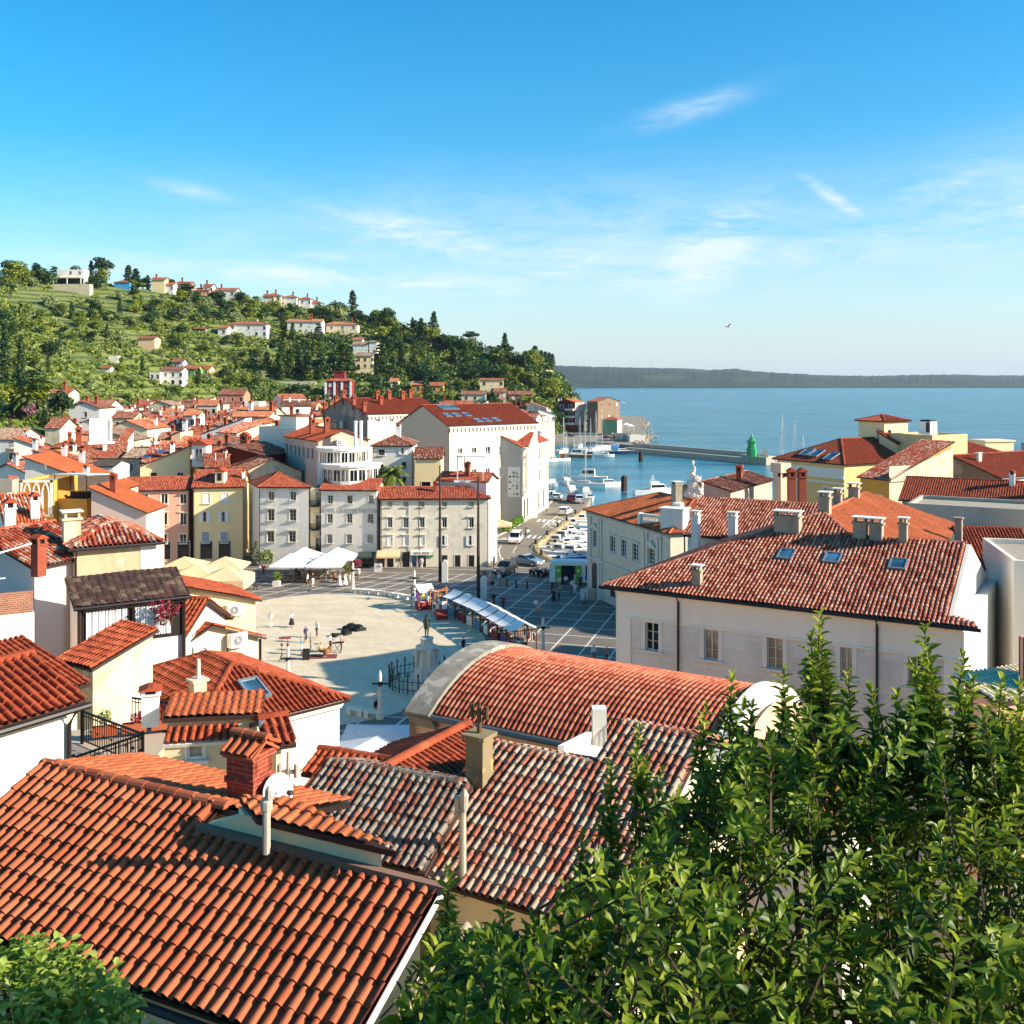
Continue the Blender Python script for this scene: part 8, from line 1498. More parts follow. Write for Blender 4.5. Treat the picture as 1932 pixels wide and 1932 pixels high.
CLO = {'w': 'eae6de','k': '1c1c20','b': '3b5f8a','r': '9a2f2c','g': '7b7a74','n': '2b3350','t': 'b89a74','p': 'c98a86','y': 'd0b24a','c': '5f9aa0','s': None,'o': '6b5a48'}
cm = lambda k_: SK if CLO[k_] is None else flat('cloth_' + CLO[k_],CLO[k_],.85)
def person(loc,pose,face,top,bot,label,sk=None,hair=0,sc=1.0,group=None,leg=None):
 o = place('person',body_mesh(pose),None,loc,(0,0,rad(face)),sc); props(o,label,'person',group)
 for i,m_ in enumerate((SK,cm(top),cm(bot),HAIRS[hair],cm('k' if top == 'w' else 'w'),cm(leg or ('s' if R.random() < .5 else bot)))): o.material_slots[i].link = 'OBJECT'; o.material_slots[i].material = m_
 if sk: b = MB(); b.lathe([(.33,.32),(.2,.75),(.15,1.0)],(0,0,0),12); place('skirt',b.mesh('skirt',[cm(sk)]),o)
 return o
for z_,x,y,po,fa,t,bt,lb,*sk in (('M',190,357,'stand',0,'w','w','person in white shirt and shorts standing alone left on oval'),('M',490,352,'phone',30,'w','k','long haired person in white top and black skirt on oval','k'),('M',690,568,'phone',60,'n','n','person in dark blue watching the musicians'),('M',850,503,'walk',-30,'w','k','person in white shirt and black shorts behind the musicians'),('M',632,742,'play',90,'c','w','singer in teal shirt by the speaker box'),('M',760,690,'stand',100,'g','o','person in grey jacket and brown trousers with the band'),('M',905,765,'sit',60,'t','k','drummer in tan shirt sitting at drums'),('M',1040,700,'play',80,'w','k','guitarist in white shirt and black trousers'),('M',1195,712,'play',100,'p','k','keyboard player in pink grey shirt at keyboard stand'),
 ('T',1008,742,'walk',90,'w','k','person in white shirt walking before white umbrellas'),('T',1080,738,'stand',60,'k','w','person in black top and wide white trousers'),('T',1465,745,'walk',90,'w','w','first person in white dress walking right of umbrellas','w'),('T',1545,735,'walk',90,'w','p','second person in white dress with red hair','w'),('T',320,610,'stand',0,'w','g','person in white in the alley shadow'),('T',375,605,'stand',20,'r','n','person in red top and white hat in alley shadow'),('F',1352,868,'walk',180,'w','w','person in white seen from behind before shop door'),('F',1205,862,'walk',90,'k','o','person in black shirt striding before shop front'),
 ('N',205,560,'stand',80,'w','g','vendor in white at the first market stall'),('N',300,575,'stand',180,'w','t','customer in white shirt at the first stall'),('N',400,690,'walk',120,'k','g','customer in black by the table with white cloth'),('N',490,640,'stand',200,'w','r','vendor behind the white cloth table'),('N',1180,860,'stand',150,'w','n','customer in white shirt bending at middle stall'),('N',1245,545,'stand',10,'k','r','dark dressed person standing behind the stalls'),('N',1382,590,'walk',170,'r','k','person with dark red backpack walking away'),('N',1230,345,'stand',40,'k','p','person in black top and pink trousers near second flagpole'),('N',1195,215,'walk',90,'w','p','person in white top and pink skirt near dark car','p'),('N',1330,245,'stand',0,'w','c','person in white and light blue beside dark car'),('N',1380,248,'stand',0,'k','t','person in black jacket beside dark car'),('N',1850,640,'walk',150,'w','c','first of two people crossing shaded grid paving'),('N',1885,718,'walk',150,'t','g','second of two people crossing shaded grid paving'),('N',815,1240,'walk',60,'k','k','person in black walking beside the vaulted roof'),('N',1080,205,'sit',30,'k','n','person sitting at the second flagpole base'),
 ('R',1008,1420,'stand',180,'k','k','person in black dress watching the bus','k'),('R',1075,1405,'stand',150,'g','n','person in grey with backpack near bus'),('R',1080,1250,'stand',190,'w','t','first person in the bus queue in white top'),('R',1165,1235,'stand',170,'w','b','person in white shirt and blue shorts in bus queue'),('R',1245,1300,'stand',200,'w','b','person in white with blue bag in bus queue'),('R',1280,1330,'walk',200,'w','w','last person in bus queue in white'),('R',1408,1465,'walk',90,'c','k','child in turquoise shirt by the litter bins'),('R',1350,1240,'stand',160,'n','k','dark dressed person in shade beside bus door'),('R',1555,1345,'sit',60,'r','k','person in red seated by arched palace door'),('R',1690,1390,'sit',60,'k','g','person in black seated at the palace corner'),('R',1722,1425,'sit',70,'w','n','person in white seated at the palace corner'),('R',918,290,'walk',20,'w','o','person walking along the museum front'),('H',660,985,'sit',70,'k','s','person sitting on stone bench below white lamp post'),('I',78,818,'stand',30,'w','g','person in white glimpsed over vaulted roof'),('I',132,825,'stand',60,'p','n','person with dark hair glimpsed over vaulted roof')):
 q = Wz(P(z_,x,y),.02); person(q if not (po == 'sit' and z_ == 'M') else q,po,fa,t,bt,lb,sk[0] if sk else None,1 if 'red hair' in lb or 'long haired' in lb else 0,R.uniform(.96,1.04))
# band gear
def tagged(b,name,mats,label,cat,group=None): return props(b.build(name,mats),label,cat,group)
q = Wz(P('M',695,810),0); b = MB(); b.box(q + ZUP * .47,(.62,.5,.9),.1); b.box(q + V((.0,-.26,.47)),(.5,.02,.74),0,1); tagged(b,'speaker_box',[DARK,flat('speaker_cloth','2c2a29',.9)],'black speaker box standing before the musicians','speaker')
for x,l_ in ((348,'microphone stand with red lamps left of the other stand'),(432,'black stand with red lamps beside the speaker box')):
 q = Wz(P('M',x,840),0); b = MB()
 for k_ in range(3): b.bar(q + V((math.cos(k_ * 2.1) * .45,math.sin(k_ * 2.1) * .45,0)),q + ZUP * .7,.03)
 b.bar(q,q + ZUP * 2.1,.035); b.box(q + ZUP * 2.12,(.55,.16,.16),.2,1); b.box(q + ZUP * 1.5,(.2,.2,.2),0,1); tagged(b,'light_stand',[DARK,flat('dull_red_lamp','8a3a34',.5)],l_,'stand')
q = Wz(P('M',930,770),0); T = thing('drum_kit','small drum kit with cymbals on a red rug','drums',tuple(q)); b = MB(); b.box(q + ZUP * .01,(2.6,1.5,.015),.1); b.build('rug',[flat('red_rug','7d3530',.9)],T)
for dx,dy,z_,r_ in ((.35,.0,.5,.28),(-.3,.3,.62,.18),(.6,.4,.6,.2)): b = MB(); b.lathe([(r_,-.2),(r_,.2)],q + V((dx,dy,z_)),14); b.bar(q + V((dx,dy,0)),q + V((dx,dy,z_)),.04); b.build('drum',[flat('drum_copper','9c6a40',.4)],T)
for dx,dy,z_ in ((-.6,.3,1.1),(.9,.3,1.2)): b = MB(); b.lathe([(.24,0),(.03,.03)],q + V((dx,dy,z_)),14); b.bar(q + V((dx,dy,0)),q + V((dx,dy,z_)),.02); b.build('cymbal',[flat('brass','a98a4a',.3,.8)],T)
q = Wz(P('M',1140,715),0); b = MB(); b.box(q + ZUP * .95,(1.2,.32,.1),.3); b.bar(q + V((-.3,0,0)),q + V((.3,0,.9)),.04); b.bar(q + V((.3,0,0)),q + V((-.3,0,.9)),.04); tagged(b,'keyboard',[DARK],'black electric keyboard on crossed stand','keyboard')
for i,(x,y,s_,l_) in enumerate(((1255,380,.7,'round black bag left of the instrument cases'),(1340,385,1.2,'large black instrument case pile on oval'),(1440,395,1.1,'open black case with white lining'),(1250,450,.9,'dark open instrument case nearer the band'),(1080,480,.6,'black case behind the guitarist'))):
 q = Wz(P('M',x,y),0); b = MB(); b.lathe([(.3 * s_,0),(.5 * s_,.08),(.46 * s_,.4 * s_),(.2 * s_,.55 * s_)],q,8,rz=i); b.box(q + V((.25,-.2,.14)),(1.0 * s_,.4,.26),.3 * i); tagged(b,'instrument_case',[DARK],l_,'case')
# statue, railing, lamps, flagpoles, benches
BRZ = flat('green_bronze','26342c',.45,.4); c = Wz((805,1292),0); T = thing('monument','bronze statue of a man on a tall carved stone pedestal','statue',tuple(c)); b = MB()
b.lathe([(1.75,0),(1.75,.3),(1.45,.32),(1.45,.6),(1.1,.62),(1.02,1.5),(.8,1.6),(.74,2.9),(.95,3.05),(.95,3.2),(.58,3.35),(.5,3.75),(.6,3.8),(.6,3.9)],c,8,rz=.39)
for k_ in range(4): a = k_ * 1.571 + .4; b.lathe([(.22,.6),(.26,1.1),(.16,1.6),(.2,2.2),(.3,2.9),(.1,3.1)],c + V((math.cos(a) * .85,math.sin(a) * .85,0)),8)
b.build('pedestal',[STONE],T); o = place('figure',body_mesh('stand').copy(),T,(0,0,3.9),(0,0,rad(35)),1.16); o.data.materials.clear(); o.data.materials.append(BRZ); [setattr(p,'material_index',0) for p in o.data.polygons]
b = MB(); b.lathe([(.26,.75),(.22,1.1),(.17,1.35)],c + ZUP * 3.9,10); b.build('coat',[BRZ],T); b = MB(); b.bar(c + V((-.25,-.2,4.95)),c + V((-.75,-.5,4.45)),.03); b.build('violin_bow',[BRZ],T)
b = MB(); n_ = 44; rr_ = 3.1
for k_ in range(n_):
 a,a2 = 2 * math.pi * k_ / n_,2 * math.pi * (k_ + 1) / n_; p_,p2 = c + V((math.cos(a) * rr_,math.sin(a) * rr_ * .95,.25)),c + V((math.cos(a2) * rr_,math.sin(a2) * rr_ * .95,.25)); b.bar(p_ - ZUP * .25,p_ + ZUP * (1.0 if k_ % 2 else 1.25),.05 if k_ % 2 else .1); b.bar(p_ + ZUP * .75,p2 + ZUP * .75,.05); b.bar(p_ + ZUP * .1,p2 + ZUP * .1,.05); (k_ % 2 == 0) and b.lathe([(.09,1.2),(.09,1.3),(.0,1.55)],p_,6)
tagged(b,'iron_railing',[flat('grey_iron','3f4547',.5,.4)],'grey iron railing with spikes round the monument','railing')
for x,y,l_ in (('H',(680,1002),'white lamp post beside the stone bench'),('H',(843,442),'white lamp post at the first market stall'),('H',(551,402),'white lamp post right of white umbrellas'),('H',(1455,705),'white lamp post on shaded paving'),('H',(243,870),'white lamp post rising behind the skylight house'),('F',(140,1050),'white lamp post before beige umbrellas')):
 q = Wz(P(x,*y),0); T = thing('lamp_post',l_,'lamp post',tuple(q)); b = MB(); b.lathe([(.3,0),(.3,.5),(.17,.55),(.13,2.6),(.12,3.3),(.02,3.6)],q,10); b.build('post',[STONE_W],T); b = MB(); b.box(q + ZUP * 2.6,(1.2,.16,.1)); b.box(q + ZUP * 2.6,(.16,1.2,.1)); b.lathe([(.17,2.5),(.17,2.75)],q,8); b.build('lamp_arms',[DARK],T)
for z_,x,y,yt,l_ in (('F',1476,955,180,'tall wooden flagpole before the grey plaza house'),('F',1733,1075,252,'tall flagpole behind the market stalls')):
 q = Wz(P(z_,x,y),0); ht_ = HC - (P(z_,x,yt)[1] - HY) * q.y / F; T = thing('flagpole',l_,'flagpole',tuple(q)); b = MB(); b.lathe([(.2,0),(.19,4),(.1,ht_),(.16,ht_ + .02),(.0,ht_ + .3)],q,10); b.build('pole',[WOODD],T); b = MB(); k_ = q + V((.62,-.1,0)); b.box(k_ + ZUP * 1.25,(.72,.6,2.5)); b.hexa([k_ + V((-.36,-.3,2.5)),k_ + V((.36,-.3,2.5)),k_ + V((.36,.3,2.5)),k_ + V((-.36,.3,2.5))],[k_ + V((-.15,-.3,2.8)),k_ + V((.15,-.3,2.8)),k_ + V((.15,.3,2.8)),k_ + V((-.15,.3,2.8))]); b.build('base_stone',[STONE_W],T)
for x,l_ in ((1480,'slim white pole left of the museum banner'),(1540,'slim white pole right beside the museum banner')): q = Wz(P('B',x,1385),0); b = MB(); b.lathe([(.12,0),(.07,13.5),(.0,13.7)],q,8); tagged(b,'banner_pole',[WHITE],l_,'pole')
def mkbench(p0,p1,label,group):
 b = MB(); d = (p1 - p0); rz = math.atan2(d.y,d.x); b.bar(p0 + ZUP * .48,p1 + ZUP * .48,.5,.16); b.box(p0 + d * .15 + ZUP * .2,(.35,.45,.4),rz); b.box(p0 + d * .85 + ZUP * .2,(.35,.45,.4),rz); return tagged(b,'stone_bench',[STONE_W],label,'bench',group)
pp = [P('H',*q) for q in ((558,406),(605,408),(652,412),(700,418),(748,425),(795,434),(838,443))]
for a,c_ in zip(pp,pp[1:]): a,c_ = Wz(a,0),Wz(c_,0); mkbench(a + (c_ - a) * .06,a + (c_ - a) * .94,'white stone bench in the curved row along the oval edge','stone benches along the far oval edge')
mkbench(Wz(P('H',525,978),0),Wz(P('H',600,990),0),'stone bench left of the seated person',None); mkbench(Wz(P('H',606,992),0),Wz(P('H',690,1003),0),'stone bench under the seated person',None)
# market stalls
SW = flat('white_stall_cloth','e9e8e4',.8); STW = flat('stall_wood','7a4026',.7); GOODS = [flat('goods_' + c_,c_,.8) for c_ in ('8c2a2e','2f7f96','c9b06a','5b3c8a','d8d2c6','2c5a34')]
def stall(q,rz,cloth,label,roof=True,gable=False):
 T = thing('market_stall',label,'stall',(q.x,q.y,R.uniform(-.02,.03)),rz,'market stalls along the oval'); w_,d_ = 1.95,2.2; b = MB()
 for sx_ in (-1,1):
  for sy in (-1,1): b.bar((sx_ * w_ / 2,sy * d_ / 2,0),(sx_ * w_ / 2,sy * d_ / 2,2.3 if not roof else 2.05),.09)
  b.bar((sx_ * w_ / 2,-d_ / 2 - .3,2.0),(sx_ * w_ / 2,d_ / 2 + .3,2.0),.07)
 if not roof: b.bar((-w_ / 2 - .3,-d_ / 2,2.1),(w_ / 2 + .3,-d_ / 2,2.25),.09)
 place('frame',b.mesh('frame',[STW if roof else flat('raw_orange_wood','b0703a',.7)]),T)
 if roof:
  b = MB(); n_ = 6
  for s_ in (-1,1):
   for i in range(n_):
    t0,t1 = i / n_,(i + 1) / n_; y = lambda t: s_ * (.02 + t * (d_ / 2 + .35)); z_ = lambda t: 2.65 - .62 * t - .1 * math.sin(t * 3.1); X = w_ / 2 - .02
    b.face([(-X,y(t0),z_(t0)),(X,y(t0),z_(t0)),(X,y(t1),z_(t1)),(-X,y(t1),z_(t1))]); b.face([(-X,y(t0),z_(t0) - .03),(X,y(t0),z_(t0) - .03),(X,y(t1),z_(t1) - .03),(-X,y(t1),z_(t1) - .03)])
  place('canopy',b.mesh('canopy',[SW]),T)
 b = MB(); b.box((0,-.35,.42),(w_ - .2,1.1,.84)); place('table',b.mesh('table',[cloth]),T); b = MB()
 b.box((0,-.35,.86),(1.6,.9,.05),0,4)
 for i in range(16): b.box((R.uniform(-.7,.7),R.uniform(-.7,.05),.93),(R.uniform(.1,.35),R.uniform(.1,.3),R.uniform(.12,.3)),R.random(),R.randint(0,5))
 for i in range(5): b.box((-.8 + i * .4,.9,1.3),(.3,.06,R.uniform(.4,1.0)),0,R.randint(0,5))
 place('goods',b.mesh('goods',GOODS),T); return T
sp_ = [('N',240,560,1,0,'market stall with lone white canopy at the far end of row'),('N',380,545,0,4,'bare wooden stall frame next to the first canopy'),('N',530,600,0,4,'bare wooden stall frame with crossed beams beside white table'),('N',745,660,1,1,'second white canopied stall with pale blue table'),('N',890,730,1,0,'third canopied stall with red goods'),('N',1020,790,1,4,'fourth canopied stall with white tablecloth'),('N',1140,850,1,1,'fifth canopied stall with turquoise cloth'),('N',1260,925,1,4,'sixth canopied stall with hanging carpets'),('N',1385,1000,1,0,'seventh canopied stall with dark red carpets'),('N',1510,1075,1,3,'eighth canopied stall with bags'),('N',1640,1150,1,0,'nearest market stall with torn white canopy edge')]
ps_ = [Wz(P(*q[:3]),0) for q in sp_]
for i,(q,s_) in enumerate(zip(ps_,sp_)):
 a,c_ = ps_[max(0,i - 1)],ps_[min(len(ps_) - 1,i + 1)]; d = c_ - a; stall(q,math.atan2(d.y,d.x),GOODS[s_[4]],s_[5],bool(s_[3]))
q = Wz(P('N',500,715),0); b = MB(); b.box(q + ZUP * .5,(1.2,.8,1.0),.3); b.box(q + V((.3,.2,1.2)),(.5,.1,1.2),.3,1); tagged(b,'display_table',[GOODS[0],SW],'table with red cloth and white dress display before the stalls','table')
# umbrellas and cafe furniture
def parasol(q,w_,z0,z1,m_,label,group=None,val=.0,name='parasol',rz=0):
 T = thing(name,label,'parasol',tuple(q),rz,group); b = MB(); n_ = 8; hw = w_ / 2
 for i in range(4):
  c0,c1 = [(V((hw * x,hw * y,z0))) for x,y in (((-1,-1),(1,-1)),((1,-1),(1,1)),((1,1),(-1,1)),((-1,1),(-1,-1)))[i]]; top = V((0,0,z1)); m2 = (c0 + c1) / 2 - ZUP * .02
  for k_ in range(4):
   a0,a1 = c0 + (c1 - c0) * (k_ / 4),c0 + (c1 - c0) * ((k_ + 1) / 4); a0 = a0 - ZUP * .06 * math.sin(math.pi * k_ / 4); a1 = a1 - ZUP * .06 * math.sin(math.pi * (k_ + 1) / 4); b.face([a0,a1,top]); b.face([a0 - ZUP * .04,a1 - ZUP * .04,top - ZUP * .06]); b.face([a0,a0 - ZUP * (.16 + val),a1 - ZUP * (.16 + val),a1],0)
 place('canopy',b.mesh('canopy',[m_]),T); b = MB(); b.lathe([(.06,0),(.05,z1 - .05)],(0,0,0),8); b.box((0,0,.06),(.9,.9,.12)); place('pole',b.mesh('pole',[ZINC]),T); return T
UW = flat('white_canvas','eceae4',.8); UB = flat('beige_canvas','d9b98c',.8); UG = flat('pale_grey_canvas','c5cdd0',.8)
for x,D,l_ in ((549,128.5,'front left of the four joined white umbrellas'),(615,128.5,'front right of the four joined white umbrellas'),(574,133.3,'rear left of the four joined white umbrellas'),(637,133.3,'rear right of the four joined white umbrellas')): parasol(W((x,HY + HC * F / D),D),4.5,2.25,3.5,UW,l_,'white umbrellas before the hotel')
for x,y,z0,l_ in ((348,1058,2.6,'beige cafe umbrella nearest the salmon house'),(372,1072,2.4,'beige cafe umbrella half behind the tiled coping'),(425,1056,2.6,'rear beige cafe umbrella with white valance')): q = W((x,y),121 if y > 1060 else 125); parasol(V((q.x,q.y,0)),5,z0,z0 + 1.1,UB,l_,'beige cafe umbrellas')
q = W((428,1072),118.5); parasol(V((q.x,q.y,0)),5.2,2.5,3.6,UB,'front beige cafe umbrella with deep white curtain valance','beige cafe umbrellas',.9); q = W(P('G',1325,590),113); parasol(V((q.x,q.y,0)),3,1.9,2.7,UW,'small white parasol above the pale yellow coping'); q = W(P('R',320,350),163); parasol(V((q.x,q.y,0)),4,2.3,3.1,UB,'beige parasol by the clipped hedge'); q = W((738,1395),63); parasol(V((q.x,q.y,0)),6.4,2.9,3.7,UG,'big pale grey square parasol between skylight house and vaulted hall')
b = MB(); b.lathe([(.4,.74),(.4,.77)],(0,0,0),10); b.bar((0,0,0),(0,0,.74),.06); TBM = b.mesh('cafe_table',[flat('cafe_table_top','a8987c',.6)]); b = MB(); b.box((0,0,.45),(.42,.42,.05)); b.box((0,.2,.7),(.42,.05,.5)); [b.bar((x,y,0),(x,y,.45),.04) for x in (-.18,.18) for y in (-.18,.18)]; CHM = b.mesh('cafe_chair',[flat('cafe_wicker','5d4630',.8)])
for i,(x,D) in enumerate([(535 + k_ * 18,127.5 + (k_ % 3) * 2.4) for k_ in range(8)] + [(350 + k_ * 24,120 + (k_ % 2) * 3) for k_ in range(6)]):
 q = W((x,HY + HC * F / D),D); g_ = 'white umbrellas' if i < 8 else 'beige umbrellas'; props(place('cafe_table',TBM,None,q),'small round cafe table in the shade of the ' + g_,'table','cafe tables under the ' + g_)
 for s_ in (-1,1):
  props(place('cafe_chair',CHM,None,q + V((s_ * .75,0,0)),(0,0,-s_ * 1.57)),'brown wicker cafe chair in the shade of the ' + g_,'chair','cafe chairs under the ' + g_)
  if (i + s_) % 3 and i < 8: person(q + V((s_ * .75,0,0)),'sit',-s_ * 90,R.choice('wrtgb'),R.choice('knt'),'cafe guest seated in the shade of the white umbrellas',group='cafe guests under the white umbrellas')
q = Wz(P('F',1060,884),0); b = MB(); b.box(q + ZUP * .55,(1.0,.06,1.1),rot=(.15,0,0)); b.box(q + V((0,.3,.5)),(1.0,.05,1.0),rot=(-.2,0,0)); b.box(q + V((.1,-.06,.75)),(.4,.04,.3),rot=(.15,0,0),m=1); tagged(b,'menu_board',[WHITE,flat('ice_cream_pink','c98a80',.7)],'white standing board with pink ice cream picture','sign')
for i,(x,y) in enumerate(((417,1200),(533,1228),(674,1243),(820,1100),(988,1270),(140,1690 - 600))): b = MB(); b.lathe([(.1,0),(.09,.75),(.11,.8),(.06,.95)],Wz(P('R',x,y),0),8); tagged(b,'bollard',[IRON],'black bollard in the row across the plaza mouth','bollard','black bollards across the plaza mouth')
q = Wz(P('R',1395,1375),0); b = MB(); [b.box(q + V((k_ * .9,0,.6)),(.8,.7,1.2),0,k_ % 2) for k_ in range(3)]; tagged(b,'litter_bins',[STONE_W,flat('beige_bin','b7a88c',.6)],'beige litter bin housing near bus queue','bin')
# ---------------------------------------------------------------- vehicles
CGL = glassmat('car_glass','14191d',.05); TYR = flat('tyre_rubber','151515',.8); RIM = flat('wheel_rim','a9abad',.35,.7); LMP = flat('headlight','f2efe6',.2); TLR = flat('tail_light','8a1a16',.3)
def car(loc,rz,L,H,col,label,kind='suv',cat='car',paint=None):
 """body swept from a side outline; front toward +X"""
 T = thing('parked_car' if cat == 'car' else 'van',label,cat,tuple(loc),rz); w_ = 1.78; f = L / 4.3; k_ = H / 1.5; pm = paint or flat('car_paint_' + col,col,.25,.0,.6,.03)
 low = [(-2.12,.32),(-2.15,.75),(-2.08,.98),(-1.2,1.0),(.75,.98),(1.6,.88),(2.08,.72),(2.14,.45),(2.1,.3)]
 roof = {'suv': [(-2.0,.98),(-1.75,1.42),(-1.4,1.52),(.05,1.5),(.85,.97)],'sedan': [(-1.6,.98),(-.95,1.4),(-.5,1.46),(.1,1.42),(.95,.96)],'van': [(-2.1,.98),(-2.05,1.7),(-1.7,1.8),(.7,1.74),(1.35,.96)]}[kind]
 def ext(b,pr,w0,w1,zt,m=0):
  n_ = len(pr); r = lambda s: [V((x * f,s * (w0 + (w1 - w0) * max(0,(z - .98)) / .6) / 2,z * k_)) for x,z in pr]; A,B = r(-1),r(1); b.hexa(A,B,m)
 b = MB(); ext(b,low,w_,w_,1); ext(b,roof,w_ - .06,w_ - .4,1); o = place('body',b.mesh('body',[pm]),T)
 b = MB(); cx = sum(x for x,z in roof) / len(roof)
 for s in (-1,1): q = [(cx + (x - cx) * .86,.99 + (z - .98) * .84 + .03) for x,z in roof]; b.face([V((x * f,s * ((w_ - .06 - .34 * max(0,z - .98) / .6) / 2 + .008),z * k_)) for x,z in (q if s > 0 else q[::-1])])
 for i0 in (0,len(roof) - 2):
  (x0,z0),(x1,z1) = roof[i0],roof[i0 + 1]; o_ = -.012 if i0 == 0 else .012; p = lambda t,s: V(((x0 + (x1 - x0) * t) * f + o_,s * (w_ - .2 - .3 * t) / 2,(z0 + (z1 - z0) * t + .012) * k_)); b.face([p(.1,-1),p(.1,1),p(.93,1),p(.93,-1)])
 place('windows',b.mesh('windows',[CGL]),T)
 for sx_ in (-1.32,1.32):
  for s in (-1,1):
   b = MB(); b.tube([(0,-.1,0),(0,.1,0)],.33,16); wh_ = place('wheel',b.mesh('wheel',[TYR]),T,(sx_ * f,s * (w_ / 2 - .08),.33)); b = MB(); b.tube([(0,-.105,0),(0,.105,0)],.2,12); place('rim',b.mesh('rim',[RIM]),wh_)
 for s in (-1,1): b = MB(); b.box((0,0,0),(.1,.38,.16)); place('headlight',b.mesh('headlight',[LMP]),T,(2.1 * f,s * .62,.68 * k_)); b = MB(); b.box((0,0,0),(.08,.2,.3)); place('tail_light',b.mesh('tail_light',[TLR]),T,(-2.12 * f,s * .72,.84 * k_))
 b = MB(); b.box((2.16 * f,0,.45 * k_),(.03,.5,.11)); b.box((-2.16 * f,0,.55 * k_),(.03,.5,.11)); place('number_plate',b.mesh('number_plate',[WHITE]),T); return T
g0 = lambda z_,x,y: Wz(P(z_,x,y),.03)
car(g0('R',1155,298),rad(72),4.2,1.55,'e8e6e0','white car driving away past the museum'); car(g0('R',527,650),rad(-98),4.6,1.45,'eceae6','white delivery van coming round the bend','van','van'); car(g0('R',680,935),rad(-38),4.5,1.45,'6f7f8c','silver blue saloon turning by the motorcycles','sedan'); car(g0('R',395,1045),rad(-112),4.5,1.6,'181c24','black car stopped at the plaza mouth'); car(g0('Q',530,1245),rad(80),4.3,1.5,'e6e4de','white car parked facing the marina beside the museum'); car(g0('Q',755,1268),rad(86),4.0,1.5,'7c1f22','dark red car parked facing the marina'); car(g0('Q',885,1295),rad(88),4.6,1.75,'b9bcbc','silver van parked next to the red car','suv','van'); car(g0('S',880,1400),rad(10),4.4,1.5,'24282e','dark car parked below the red apartment block'); car(g0('S',1425,1432),0,4.2,1.5,'7a2422','red car parked before pale green house')
b = MB(); T = thing('bus','small white bus with green doors standing beside the palace','bus',tuple(Wz(P('R',950,1188),.03)),rad(-6)); GN = flat('bus_green','6fae3a',.4); BL = flat('bus_blue','2f62b0',.4)
b.hexa([(0,0,.35),(9.5,0,.35),(9.5,2.3,.35),(0,2.3,.35)],[(.12,.05,2.75),(9.5,.05,2.75),(9.5,2.25,2.75),(.12,2.25,2.75)]); b.box((5,1.15,2.82),(9,2,.14)); b.hexa([(-.012,0,.5),(-.012,2.3,.5),(-.03,2.3,.5),(-.03,0,.5)],[(.04,.05,1.1),(.04,2.25,1.1),(.02,2.25,1.1),(.02,.05,1.1)],1); place('body',b.mesh('body',[WHITE,BL]),T)
b = MB(); b.box((2.6,-.0,1.85),(2.8,.06,1.1)); b.box((6.8,0,1.85),(4.6,.06,1.2)); b.hexa([(.02,.2,1.3),(.02,2.1,1.3),(-.01,2.1,1.3),(-.01,.2,1.3)],[(.1,.2,2.5),(.1,2.1,2.5),(.07,2.1,2.5),(.07,.2,2.5)]); b.box((2.3,-.01,1.3),(1.5,.05,1.9)); place('windows',b.mesh('windows',[CGL]),T)
for x in (1.15,3.6): b = MB(); b.box((x,-.06,1.4),(.75,.07,2.0)); b.tube([(x,-.1,1.8),(x,-.105,1.8)],.15,12,1); place('door',b.mesh('door',[GN,WHITE]),T)
b = MB(); b.tube([(5.0,-.035,1.0),(5.0,-.04,1.0)],.6,20); place('emblem_disc',b.mesh('emblem_disc',[BL]),T)
for x in (1.9,7.2): b = MB(); b.tube([(0,-.12,0),(0,.12,0)],.45,16); place('wheel',b.mesh('wheel',[TYR]),T,(x,.1,.45))
def moto(q,rz,label,group=None,rider=None):
 T = thing('motorcycle',label,'motorcycle',tuple(q),rz,group)
 for x in (-.65,.65): b = MB(); b.tube([(x,-.05,.3),(x,.05,.3)],.3,14); place('wheel',b.mesh('wheel',[TYR]),T)
 b = MB(); b.hexa([(-.75,-.14,.5),(.5,-.14,.45),(.5,.14,.45),(-.75,.14,.5)],[(-.8,-.1,.78),(.45,-.12,.95),(.45,.12,.95),(-.8,.1,.78)]); b.bar((.65,0,.3),(.4,0,1.05),.08,m=1); b.bar((.4,-.35,1.05),(.4,.35,1.05),.04,m=1); b.box((.55,0,.95),(.12,.3,.4),rot=(0,-.4,0),m=2); place('frame',b.mesh('frame',[DARK if rider is None else WHITE,DARK,ZINC]),T)
 if rider: person(V(q) + ZUP * .28,'sit',math.degrees(rz) + 90,*rider)
for i,(x,y) in enumerate(((735,1080),(785,1070),(850,1085),(890,1075),(925,1095))): moto(g0('R',x,y),rad(-70),'dark motorcycle parked in a row beside the bus','motorcycles parked beside the bus')
moto(g0('R',672,560),rad(-110),'scooter riding toward the plaza behind the white van',None,('g','k','scooter rider in grey behind the white van')); moto(g0('R',262,950),rad(-100),'white scooter at the corner of grey plaza house',None,('w','k','rider in white on a white scooter at the corner'))
